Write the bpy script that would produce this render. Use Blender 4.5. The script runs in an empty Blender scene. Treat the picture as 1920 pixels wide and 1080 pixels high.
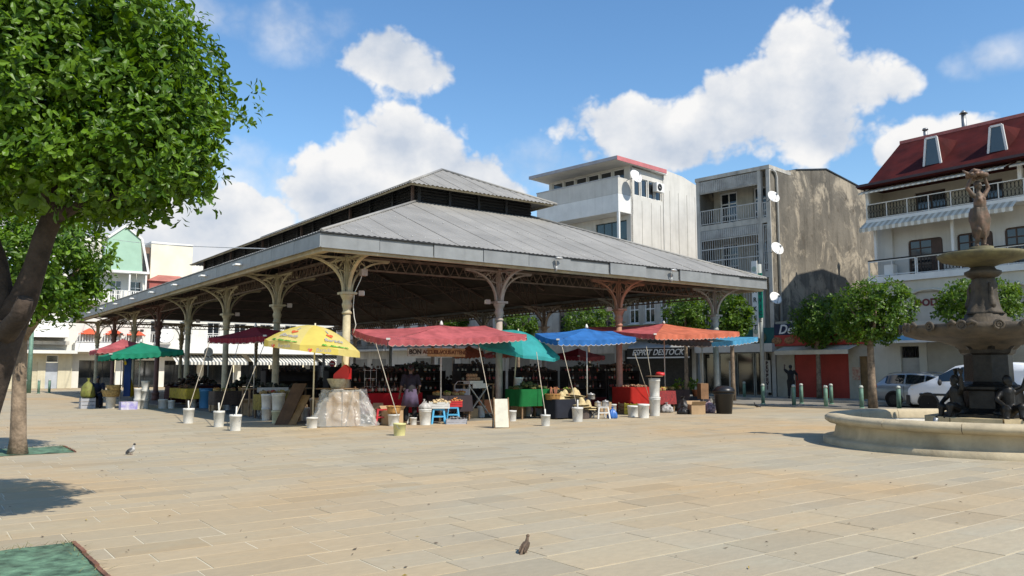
import bpy, bmesh, math, random
from mathutils import Vector, Matrix, noise
R = math.radians
rnd = random.Random(7)

# ------------------------------------------------------------------ camera, sky, sun, exposure
scn = bpy.context.scene
COL = scn.collection
F_PX, PITCH, EYE = 1522.0, R(5.776), 1.6
cam_d = bpy.data.cameras.new("camera"); cam = bpy.data.objects.new("camera", cam_d); COL.objects.link(cam)
cam.location = (0, 0, EYE); cam.rotation_euler = (R(90) + PITCH, 0, 0)
cam_d.sensor_width = 36; cam_d.lens = F_PX / 1920 * 36; cam_d.clip_start = 0.1; cam_d.clip_end = 3000
scn.camera = cam
scn.view_settings.view_transform = 'Standard'; scn.view_settings.look = 'None'
scn.view_settings.exposure = 0.40; scn.view_settings.gamma = 1
scn.cycles.max_bounces = 5; scn.cycles.diffuse_bounces = 2; scn.cycles.glossy_bounces = 2
scn.cycles.transparent_max_bounces = 12
scn.cycles.sample_clamp_indirect = 6

SUN_EL = R(48.0)
SUN_H = Vector((0.745, -0.667, 0)).normalized()          # horizontal direction towards the sun
SUN_V = Vector((SUN_H.x * math.cos(SUN_EL), SUN_H.y * math.cos(SUN_EL), math.sin(SUN_EL)))
sun_d = bpy.data.lights.new("sun", 'SUN'); sun_d.energy = 4.35; sun_d.angle = R(0.53); sun_d.color = (1.0, 0.94, 0.84)
sun = bpy.data.objects.new("sun", sun_d); COL.objects.link(sun)
sun.rotation_euler = SUN_V.to_track_quat('Z', 'Y').to_euler(); sun.location = (30, -30, 60)

def build_world():
    w = bpy.data.worlds.new("World"); scn.world = w; w.use_nodes = True
    nt = w.node_tree; N = nt.nodes; L = nt.links; N.clear()
    def nd(t, **k):
        n = N.new(t)
        for a, b in k.items(): setattr(n, a, b)
        return n
    def m(op, a, b=None, c=None, clamp=False):
        n = nd('ShaderNodeMath', operation=op, use_clamp=clamp)
        for i, v in enumerate((a, b, c)):
            if v is None: continue
            if isinstance(v, (int, float)): n.inputs[i].default_value = v
            else: L.new(v, n.inputs[i])
        return n.outputs[0]
    sky = nd('ShaderNodeTexSky', sky_type='NISHITA', sun_disc=False)
    sky.sun_elevation = SUN_EL; sky.sun_rotation = math.atan2(SUN_H.x, SUN_H.y)
    sky.air_density = 1.15; sky.dust_density = 0.0; sky.ozone_density = 3.0; sky.altitude = 10
    tc = nd('ShaderNodeTexCoord'); d = tc.outputs['Generated']
    sep = nd('ShaderNodeSeparateXYZ'); L.new(d, sep.inputs[0])
    az = m('ARCTAN2', sep.outputs[0], sep.outputs[1])
    el = m('ARCSINE', sep.outputs[2])
    # fractal noise that roughens the outline of the clouds
    def fbm(scale, off, detail=6, rough=0.55):
        mp = nd('ShaderNodeMapping'); mp.inputs['Scale'].default_value = (scale, scale, scale * 1.25)
        mp.inputs['Location'].default_value = off; L.new(d, mp.inputs[0])
        n = nd('ShaderNodeTexNoise'); n.inputs['Scale'].default_value = 1; n.inputs['Detail'].default_value = detail
        n.inputs['Roughness'].default_value = rough; L.new(mp.outputs[0], n.inputs[0])
        return n.outputs[0]
    n1 = fbm(9.0, (3.1, 1.7, 0.4)); n2 = fbm(26.0, (0.3, 5.2, 2.4), 4)
    off = SUN_V * 0.16
    n1s = fbm(9.0, (3.1 + off.x * 3, 1.7 + off.y * 3, 0.4 + 0.42))
    def px(x, y):
        vx, vy = (x - 960) / F_PX, -(y - 540) / F_PX
        v = Vector((vx, math.cos(PITCH) - vy * math.sin(PITCH), math.sin(PITCH) + vy * math.cos(PITCH))).normalized()
        return math.atan2(v.x, v.y), math.asin(v.z)
    big = [(1505, 130, 95, 85), (1440, 195, 130, 70), (1590, 165, 85, 70), (1310, 245, 170, 60), (1180, 245, 125, 60), (1520, 240, 150, 60), (1240, 290, 190, 36), (1660, 160, 55, 40),
           (725, 262, 90, 62), (790, 290, 110, 70), (660, 345, 110, 70), (850, 325, 120, 60), (930, 365, 80, 45), (610, 380, 60, 60), (720, 370, 190, 55), 
           (720, 108, 110, 62), (775, 130, 75, 50), (1750, 262, 100, 42), (1690, 280, 60, 30), (230, 455, 170, 90), (420, 420, 120, 70)]
    thin = [(560, 60, 150, 60), (330, 20, 130, 50), (470, 360, 120, 90), (1010, 320, 150, 60), (1860, 110, 70, 40), (500, 450, 380, 80), (40, 430, 240, 120)]
    def field(blobs):
        acc = None
        for (x, y, rx, ry) in blobs:
            a, e = px(x, y); sc = 1 / F_PX
            da = m('MULTIPLY', m('SUBTRACT', az, a), math.cos(e) / (rx * sc)); de = m('MULTIPLY', m('SUBTRACT', el, e), 1 / (ry * sc))
            f = m('SUBTRACT', 1.0, m('ADD', m('MULTIPLY', da, da), m('MULTIPLY', de, de)))
            f = m('MAXIMUM', f, -2.0)
            acc = f if acc is None else m('SMOOTH_MAX', acc, f, 0.35)
        return acc
    fb, ft = field(big), field(thin)
    def puffs(scale):
        v = nd('ShaderNodeTexVoronoi', feature='F1'); v.inputs['Scale'].default_value = scale
        wv = nd('ShaderNodeVectorMath', operation='ADD'); nn = nd('ShaderNodeTexNoise'); nn.inputs['Scale'].default_value = scale * 1.5; nn.inputs['Detail'].default_value = 2; L.new(d, nn.inputs[0])
        sc = nd('ShaderNodeVectorMath', operation='SCALE'); sc.inputs['Scale'].default_value = .05; L.new(nn.outputs['Color'], sc.inputs[0]); L.new(d, wv.inputs[0]); L.new(sc.outputs[0], wv.inputs[1]); L.new(wv.outputs[0], v.inputs['Vector'])
        return v.outputs['Distance']
    pf = m('ADD', m('MULTIPLY', m('SUBTRACT', 0.42, puffs(17.0)), 1.5), m('MULTIPLY', m('SUBTRACT', 0.42, puffs(42.0)), 0.45))
    rough = m('ADD', m('ADD', m('MULTIPLY', m('SUBTRACT', n1, 0.5), 1.9), m('MULTIPLY', m('SUBTRACT', n2, 0.5), 0.8)), pf)
    # beyond the view the same kind of cumulus goes on
    side = m('SUBTRACT', m('MULTIPLY', m('SUBTRACT', fbm(2.6, (1.2, 7.7, 3.3), 3), 0.56), 9.0), m('MULTIPLY', el, 0.6))
    out = m('SUBTRACT', m('MULTIPLY', m('ABSOLUTE', az), 5.0), 4.2)
    out = m('MINIMUM', m('MAXIMUM', out, m('SUBTRACT', m('MULTIPLY', el, 8.0), 4.3)), 1.0)
    side = m('MINIMUM', side, m('SUBTRACT', m('MULTIPLY', out, 3.0), 1.5))
    fb = m('MAXIMUM', fb, side)
    dens = m('ADD', m('ADD', fb, rough), 0.44)
    def smooth(v, a, b):
        n = nd('ShaderNodeMapRange', interpolation_type='SMOOTHSTEP'); n.inputs[1].default_value = a; n.inputs[2].default_value = b
        L.new(v, n.inputs[0]); return n.outputs[0]
    alpha = smooth(dens, 0.0, 0.62)
    talpha = m('MULTIPLY', smooth(m('ADD', ft, m('MULTIPLY', rough, 0.8)), -0.3, 1.5), 0.62)
    hazy = m('MULTIPLY', smooth(el, 0.24, -0.02), 0.30)
    a_all = m('MAXIMUM', m('MAXIMUM', alpha, talpha), hazy)
    up = m('MULTIPLY', m('SUBTRACT', n1, n1s), 2.6)
    thick = smooth(dens, 0.2, 1.9)
    shade = m('ADD', m('ADD', m('ADD', 0.46, up), m('MULTIPLY', pf, 0.55)), m('MULTIPLY', m('SUBTRACT', 1.0, thick), 0.34), clamp=True)
    cmix = nd('ShaderNodeMix', data_type='RGBA'); L.new(shade, cmix.inputs[0])
    cmix.inputs[6].default_value = (0.58, 0.65, 0.76, 1); cmix.inputs[7].default_value = (0.97, 0.965, 0.96, 1)
    hs = nd('ShaderNodeHueSaturation'); hs.inputs['Saturation'].default_value = 1.17; hs.inputs['Value'].default_value = 1.10; L.new(sky.outputs[0], hs.inputs['Color'])
    b1 = nd('ShaderNodeBackground'); b1.inputs[1].default_value = 0.118; L.new(hs.outputs[0], b1.inputs[0])
    b2 = nd('ShaderNodeBackground'); b2.inputs[1].default_value = 0.74; L.new(cmix.outputs[2], b2.inputs[0])
    mx = nd('ShaderNodeMixShader'); L.new(a_all, mx.inputs[0]); L.new(b1.outputs[0], mx.inputs[1]); L.new(b2.outputs[0], mx.inputs[2])
    o = nd('ShaderNodeOutputWorld'); L.new(mx.outputs[0], o.inputs[0])
    w.cycles.sampling_method = 'NONE'
build_world()

# ------------------------------------------------------------------ geometry helpers
def ray(px, py):
    x, y = (px - 960) / F_PX, -(py - 540) / F_PX
    return Vector((x, math.cos(PITCH) - y * math.sin(PITCH), math.sin(PITCH) + y * math.cos(PITCH)))
def G(px, py, z=0.0):                       # point of the photo on a level z
    d = ray(px, py); t = (z - EYE) / d.z
    return Vector((d.x * t, d.y * t, z))
def at(px, py, Y):                          # point of the photo at a known distance
    d = ray(px, py); t = Y / d.y
    return Vector((d.x * t, d.y * t, EYE + d.z * t))
TH = R(36.44); C0 = Vector((-4.96, 24.32, 0)); SU, SV = 5.62, 5.79
UX = Vector((math.cos(TH), math.sin(TH), 0)); VX = Vector((-math.sin(TH), math.cos(TH), 0))
def H(a, b, z=0.0): return C0 + UX * a + VX * b + Vector((0, 0, z))
def hab(p): q = Vector((p.x, p.y, 0)) - C0; return q.dot(UX), q.dot(VX)
def on_b(px, py, b):                        # photo point on the hall's plane b = const -> (a, z)
    d = ray(px, py); t = (C0.dot(VX) + b) / d.dot(VX); p = Vector((0, 0, EYE)) + d * t
    return hab(p)[0], p.z
def on_a(px, py, a):
    d = ray(px, py); t = (C0.dot(UX) + a) / d.dot(UX); p = Vector((0, 0, EYE)) + d * t
    return hab(p)[1], p.z

def setp(o, label=None, cat=None, group=None, kind=None):
    if label: o['label'] = label
    if cat: o['category'] = cat
    if group: o['group'] = group
    if kind: o['kind'] = kind
    return o
def empty(name, loc=(0, 0, 0), rz=0.0, label=None, cat=None, group=None, parent=None):
    o = bpy.data.objects.new(name, None); COL.objects.link(o); o.location = loc; o.rotation_euler = (0, 0, rz)
    o.empty_display_size = 0.2
    if parent: o.parent = parent
    return setp(o, label, cat, group)
def link(name, me, parent=None, loc=None, rz=None):
    o = bpy.data.objects.new(name, me); COL.objects.link(o)
    if parent: o.parent = parent
    if loc is not None: o.location = loc
    if rz is not None: o.rotation_euler = (0, 0, rz)
    return o
def copy_tree(o, parent=None):
    c = o.copy(); COL.objects.link(c)
    if parent: c.parent = parent
    for ch in list(o.children): copy_tree(ch, c)
    return c

class MB:
    def __init__(s): s.v = []; s.f = []; s.mi = []; s.sm = []; s.cur = 0; s.smooth = False
    def add(s, vs, fs, smooth=None):
        o = len(s.v); s.v += [tuple(v) for v in vs]
        sm = s.smooth if smooth is None else smooth
        for f in fs: s.f.append(tuple(i + o for i in f)); s.mi.append(s.cur); s.sm.append(sm)
        return s
    def m(s, i): s.cur = i; return s
    def box(s, x0, x1, y0, y1, z0, z1, M=None):
        vs = [Vector((x, y, z)) for z in (z0, z1) for y in (y0, y1) for x in (x0, x1)]
        if M is not None: vs = [M @ v for v in vs]
        return s.add(vs, [(0, 2, 3, 1), (4, 5, 7, 6), (0, 1, 5, 4), (2, 6, 7, 3), (0, 4, 6, 2), (1, 3, 7, 5)], False)
    def cbox(s, c, sz, M=None):
        c = Vector(c); return s.box(c.x - sz[0] / 2, c.x + sz[0] / 2, c.y - sz[1] / 2, c.y + sz[1] / 2, c.z - sz[2] / 2, c.z + sz[2] / 2, M)
    def bar(s, p, q, w, h=None, up=(0, 0, 1)):          # rectangular bar from p to q
        p, q = Vector(p), Vector(q); h = h or w; d = (q - p)
        if d.length < 1e-6: return s
        d.normalize(); u = Vector(up)
        if abs(d.dot(u)) > 0.98: u = Vector((0, 1, 0)) if abs(d.y) < .9 else Vector((1, 0, 0))
        r = d.cross(u).normalized(); u = r.cross(d).normalized()
        vs = [e + r * (a * w / 2) + u * (b * h / 2) for e in (p, q) for a, b in ((-1, -1), (1, -1), (1, 1), (-1, 1))]
        return s.add(vs, [(0, 1, 2, 3), (7, 6, 5, 4), (0, 4, 5, 1), (1, 5, 6, 2), (2, 6, 7, 3), (3, 7, 4, 0)], False)
    def tube(s, pts, rad, n=8, cap=True, smooth=True):
        pts = [Vector(p) for p in pts]; k = len(pts)
        rs = rad if isinstance(rad, (list, tuple)) else [rad] * k
        vs = []; pr = None
        for i, p in enumerate(pts):
            d = (pts[min(i + 1, k - 1)] - pts[max(i - 1, 0)])
            d = d.normalized() if d.length > 1e-9 else Vector((0, 0, 1))
            if pr is None: pr = d.orthogonal().normalized()
            pr = (pr - d * pr.dot(d)); pr = pr.normalized() if pr.length > 1e-6 else d.orthogonal().normalized()
            b = d.cross(pr)
            for j in range(n):
                a = 2 * math.pi * j / n; vs.append(p + (pr * math.cos(a) + b * math.sin(a)) * rs[i])
        fs = [(i * n + j, i * n + (j + 1) % n, (i + 1) * n + (j + 1) % n, (i + 1) * n + j) for i in range(k - 1) for j in range(n)]
        s.add(vs, fs, smooth)
        if cap:
            o = len(s.v) - len(vs)
            s.f.append(tuple(o + j for j in range(n - 1, -1, -1))); s.mi.append(s.cur); s.sm.append(False)
            s.f.append(tuple(o + (k - 1) * n + j for j in range(n))); s.mi.append(s.cur); s.sm.append(False)
        return s
    def lathe(s, prof, c=(0, 0, 0), n=16, smooth=True, cap=True, sx=1, sy=1, rot=0, wob=None):
        c = Vector(c); vs = []
        for (r, z) in prof:
            for j in range(n):
                a = 2 * math.pi * j / n + rot; rr = r * (wob(a, z) if wob else 1)
                vs.append(c + Vector((rr * math.cos(a) * sx, rr * math.sin(a) * sy, z)))
        k = len(prof)
        s.add(vs, [(i * n + j, i * n + (j + 1) % n, (i + 1) * n + (j + 1) % n, (i + 1) * n + j) for i in range(k - 1) for j in range(n)], smooth)
        if cap:
            o = len(s.v) - len(vs)
            s.f.append(tuple(o + j for j in range(n - 1, -1, -1))); s.mi.append(s.cur); s.sm.append(False)
            s.f.append(tuple(o + (k - 1) * n + j for j in range(n))); s.mi.append(s.cur); s.sm.append(False)
        return s
    def prism(s, poly, h0, h1, axis='z', M=None):       # polygon extruded along an axis
        def p3(a, b, h): return Vector((a, b, h)) if axis == 'z' else (Vector((a, h, b)) if axis == 'y' else Vector((h, a, b)))
        n = len(poly); vs = [p3(a, b, h0) for a, b in poly] + [p3(a, b, h1) for a, b in poly]
        if M is not None: vs = [M @ v for v in vs]
        return s.add(vs, [tuple(range(n - 1, -1, -1)), tuple(range(n, 2 * n))] + [(i, (i + 1) % n, n + (i + 1) % n, n + i) for i in range(n)], False)
    def quad(s, a, b, c, d): return s.add([a, b, c, d], [(0, 1, 2, 3)], False)
    def slab(s, a, b, c, d, t):                          # thick sheet through four corners
        a, b, c, d = map(Vector, (a, b, c, d)); n = (b - a).cross(d - a).normalized() * t
        return s.add([a, b, c, d, a + n, b + n, c + n, d + n], [(3, 2, 1, 0), (4, 5, 6, 7), (0, 1, 5, 4), (1, 2, 6, 5), (2, 3, 7, 6), (3, 0, 4, 7)], False)
    def blob(s, c, r, n=8, k=6, M=None, amp=0.0, seed=0):
        c = Vector(c); r = r if isinstance(r, (tuple, list)) else (r, r, r); vs = []; 
        for i in range(k + 1):
            t = math.pi * i / k
            for j in range(n):
                a = 2 * math.pi * j / n; d = Vector((math.sin(t) * math.cos(a), math.sin(t) * math.sin(a), -math.cos(t)))
                q = 1 + (amp * noise.noise(d * 2.2 + Vector((seed, seed * 1.7, 0))) if amp else 0)
                vs.append(Vector((d.x * r[0], d.y * r[1], d.z * r[2])) * q + c)
        if M is not None: vs = [M @ v for v in vs]
        return s.add(vs, [(i * n + j, i * n + (j + 1) % n, (i + 1) * n + (j + 1) % n, (i + 1) * n + j) for i in range(k) for j in range(n)], True)
    def mesh(s, name, mats, fix=True):
        me = bpy.data.meshes.new(name); me.from_pydata(s.v, [], s.f)
        for mt in (mats if isinstance(mats, (list, tuple)) else [mats]): me.materials.append(mt)
        me.polygons.foreach_set('material_index', s.mi); me.polygons.foreach_set('use_smooth', s.sm)
        if fix and len(s.f) < 60000:
            bm = bmesh.new(); bm.from_mesh(me); bmesh.ops.recalc_face_normals(bm, faces=bm.faces); bm.to_mesh(me); bm.free()
        me.update(); return me
    def build(s, name, mats, parent=None, loc=None, rz=None, fix=True):
        return link(name, s.mesh(name, mats, fix), parent, loc, rz)

def text_mesh(txt, size, mat, depth=0.01, bold=0.0, shear=0.0, ax='CENTER', space=1.0):
    cu = bpy.data.curves.new("t", 'FONT'); cu.body = txt; cu.size = size; cu.extrude = depth; cu.offset = bold; cu.shear = shear
    cu.align_x = ax; cu.align_y = 'CENTER'; cu.space_character = space; cu.resolution_u = 3
    o = bpy.data.objects.new("t", cu); COL.objects.link(o)
    dg = bpy.context.evaluated_depsgraph_get(); me = bpy.data.meshes.new_from_object(o.evaluated_get(dg))
    bpy.data.objects.remove(o); bpy.data.curves.remove(cu)
    me.materials.clear(); me.materials.append(mat); return me
def text_on(name, txt, size, mat, origin, right, up, parent=None, **k):
    """lettering lying in the plane (right, up), given in the parent's own coordinates"""
    me = text_mesh(txt, size, mat, **k); r, u = Vector(right).normalized(), Vector(up).normalized(); n = r.cross(u)
    M = Matrix((r, u, n)).transposed().to_4x4(); M.translation = Vector(origin); me.transform(M)
    return link(name, me, parent)

# ------------------------------------------------------------------ materials
MATS = {}
def pm(name, col, var=0.12, scale=2.0, rough=0.75, metal=0.0, bump=0.15, bscale=None, col2=None, streak=0.0, spec=0.4, dirt=0.0, rand=0.0, trans=0.0, dirtcol=(0.03, 0.028, 0.024)):
    """plain procedural surface: base colour broken up by noise, optional rain streaks / dirt / per-object tint"""
    if name in MATS: return MATS[name]
    mt = bpy.data.materials.new(name); mt.use_nodes = True; nt = mt.node_tree; N = nt.nodes; L = nt.links
    b = N['Principled BSDF']; b.inputs['Roughness'].default_value = rough; b.inputs['Metallic'].default_value = metal
    b.inputs['Specular IOR Level'].default_value = spec
    tc = N.new('ShaderNodeTexCoord'); co = tc.outputs['Object']
    n = N.new('ShaderNodeTexNoise'); n.inputs['Scale'].default_value = scale; n.inputs['Detail'].default_value = 6; n.inputs['Roughness'].default_value = .62; L.new(co, n.inputs[0])
    c2 = col2 or tuple(max(0, c * (1 - 2.2 * var)) for c in col); c1 = tuple(min(1, c * (1 + (0 if col2 else 0.6 * var))) for c in col)
    r = N.new('ShaderNodeValToRGB'); r.color_ramp.elements[0].position = .32; r.color_ramp.elements[1].position = .68
    r.color_ramp.elements[0].color = (*c2, 1); r.color_ramp.elements[1].color = (*c1, 1); L.new(n.outputs[0], r.inputs[0]); cur = r.outputs[0]
    def mixc(fac, a, bcol, mode='MIX'):
        x = N.new('ShaderNodeMix'); x.data_type = 'RGBA'; x.blend_type = mode
        if isinstance(fac, float): x.inputs[0].default_value = fac
        else: L.new(fac, x.inputs[0])
        L.new(a, x.inputs[6])
        if isinstance(bcol, tuple): x.inputs[7].default_value = (*bcol, 1)
        else: L.new(bcol, x.inputs[7])
        return x.outputs[2]
    def noise2(sc, lo, hi, k):
        mp = N.new('ShaderNodeMapping'); mp.inputs['Scale'].default_value = sc; L.new(co, mp.inputs[0])
        q = N.new('ShaderNodeTexNoise'); q.inputs['Scale'].default_value = 1; q.inputs['Detail'].default_value = 7; q.inputs['Roughness'].default_value = .6; L.new(mp.outputs[0], q.inputs[0])
        g = N.new('ShaderNodeMapRange'); g.inputs[1].default_value = lo; g.inputs[2].default_value = hi; g.inputs[4].default_value = k; L.new(q.outputs[0], g.inputs[0]); return g.outputs[0]
    if streak: cur = mixc(noise2((3.2, 3.2, .22), .50, .80, streak), cur, dirtcol)
    if dirt: cur = mixc(noise2((1.1, 1.1, .9), .52, .78, dirt), cur, dirtcol)
    if rand:
        oi = N.new('ShaderNodeObjectInfo'); hs = N.new('ShaderNodeHueSaturation'); L.new(cur, hs.inputs['Color'])
        g = N.new('ShaderNodeMapRange'); g.inputs[3].default_value = 1 - rand; g.inputs[4].default_value = 1 + rand; L.new(oi.outputs['Random'], g.inputs[0]); L.new(g.outputs[0], hs.inputs['Value']); cur = hs.outputs[0]
    L.new(cur, b.inputs['Base Color'])
    if bump:
        n2 = N.new('ShaderNodeTexNoise'); n2.inputs['Scale'].default_value = bscale or scale * 9; n2.inputs['Detail'].default_value = 4; L.new(co, n2.inputs[0])
        bp = N.new('ShaderNodeBump'); bp.inputs['Strength'].default_value = bump; bp.inputs['Distance'].default_value = .02; L.new(n2.outputs[0], bp.inputs['Height']); L.new(bp.outputs[0], b.inputs['Normal'])
    if trans:                                             # thin cloth or leaf: part of the light passes through
        t = N.new('ShaderNodeBsdfTranslucent'); L.new(cur, t.inputs[0]); x = N.new('ShaderNodeMixShader'); x.inputs[0].default_value = trans
        L.new(b.outputs[0], x.inputs[1]); L.new(t.outputs[0], x.inputs[2]); L.new(x.outputs[0], N['Material Output'].inputs[0])
    MATS[name] = mt; return mt
def glass(name, col=(0.02, 0.025, 0.03), rough=0.06):
    mt = pm(name, col, .1, 1.5, rough, 0, 0.0, spec=0.9); return mt
def cloth(name, col, trans=0.3, var=.10): return pm(name, col, var, 2.5, .85, 0, .18, 12, trans=trans, spec=.2, dirt=.30, streak=.18, dirtcol=tuple(.5 * c + .02 for c in col))
def plast(name, col, rough=.4, var=.06, rand=0.0, dirt=0.0): return pm(name, col, var, 3, rough, 0, .05, 30, rand=rand, dirt=dirt, spec=.45)
WHITE_P = pm('white_plastic', (.66, .645, .59), .10, 5, .5, 0, .1, 30, rand=.10, dirt=.55, streak=.35, dirtcol=(.27, .23, .17), spec=.4)
METAL = pm('grey_metal', (.30, .31, .31), .15, 5, .45, .6, .1)
ALU = pm('pole_metal', (.52, .50, .45), .12, 5, .5, .4, .05)
DARKMETAL = pm('dark_metal', (.035, .035, .035), .2, 5, .5, .3, .1)
WOOD = pm('plain_wood', (.30, .19, .10), .3, 4, .75, 0, .3, 30)
CARDB = pm('cardboard', (.40, .27, .15), .1, 3, .9, 0, .1, rand=.12)
# ------------------------------------------------------------------ ground
def paving_material(name, brick):
    mt = bpy.data.materials.new(name); mt.use_nodes = True; nt = mt.node_tree; N = nt.nodes; L = nt.links
    b = N['Principled BSDF']; b.inputs['Roughness'].default_value = .82; b.inputs['Specular IOR Level'].default_value = .3
    geo = N.new('ShaderNodeNewGeometry')
    mp = N.new('ShaderNodeMapping'); mp.vector_type = 'TEXTURE'; mp.inputs['Rotation'].default_value = (0, 0, TH); L.new(geo.outputs['Position'], mp.inputs[0]); co = mp.outputs[0]
    def ns(scale, detail, lo, hi, sc=(1, 1, 1)):
        q = N.new('ShaderNodeMapping'); q.inputs['Scale'].default_value = sc; L.new(co, q.inputs[0])
        n = N.new('ShaderNodeTexNoise'); n.inputs['Scale'].default_value = scale; n.inputs['Detail'].default_value = detail; n.inputs['Roughness'].default_value = .6; L.new(q.outputs[0], n.inputs[0])
        g = N.new('ShaderNodeMapRange'); g.inputs[1].default_value = lo; g.inputs[2].default_value = hi; L.new(n.outputs[0], g.inputs[0]); return g.outputs[0]
    def mix(f, a, c, mode='MIX'):
        x = N.new('ShaderNodeMix'); x.data_type = 'RGBA'; x.blend_type = mode
        if isinstance(f, float): x.inputs[0].default_value = f
        else: L.new(f, x.inputs[0])
        for i, v in ((6, a), (7, c)):
            if isinstance(v, tuple): x.inputs[i].default_value = (*v, 1)
            else: L.new(v, x.inputs[i])
        return x.outputs[2]
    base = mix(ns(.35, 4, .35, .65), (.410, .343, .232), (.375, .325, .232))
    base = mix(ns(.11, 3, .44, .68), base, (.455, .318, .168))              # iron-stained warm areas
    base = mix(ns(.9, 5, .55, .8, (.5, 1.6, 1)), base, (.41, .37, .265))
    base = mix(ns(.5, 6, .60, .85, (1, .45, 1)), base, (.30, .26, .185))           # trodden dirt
    if brick:
        t = N.new('ShaderNodeTexBrick'); t.inputs['Scale'].default_value = 1; t.inputs['Brick Width'].default_value = .95; t.inputs['Row Height'].default_value = .46
        t.inputs['Mortar Size'].default_value = .012; t.inputs['Color1'].default_value = (.9, .89, .87, 1); t.inputs['Color2'].default_value = (1.04, 1.04, 1.04, 1); t.inputs['Mortar'].default_value = (1.1, 1.08, 1.0, 1)
        L.new(co, t.inputs[0]); base = mix(1.0, base, t.outputs[0], 'MULTIPLY')
    else:
        at_ = N.new('ShaderNodeAttribute'); at_.attribute_name = 'tint'; base = mix(1.0, base, at_.outputs[0], 'MULTIPLY')
    fine = ns(14, 6, .3, .7, (.5, 1.3, 1)); base = mix(fine, base, mix(.22, base, (.16, .14, .10)))
    L.new(base, b.inputs['Base Color'])
    n = N.new('ShaderNodeTexNoise'); n.inputs['Scale'].default_value = 30; n.inputs['Detail'].default_value = 5; L.new(co, n.inputs[0])
    bp = N.new('ShaderNodeBump'); bp.inputs['Strength'].default_value = .25; bp.inputs['Distance'].default_value = .01; L.new(n.outputs[0], bp.inputs['Height']); L.new(bp.outputs[0], b.inputs['Normal'])
    return mt
M_SLAB = paving_material('stone_slabs', False); M_FARPAVE = paving_material('stone_paving_far', True)
M_MORTAR = pm('sand_joint', (.60, .54, .40), .12, 1.5, .9, 0, .2)

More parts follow.
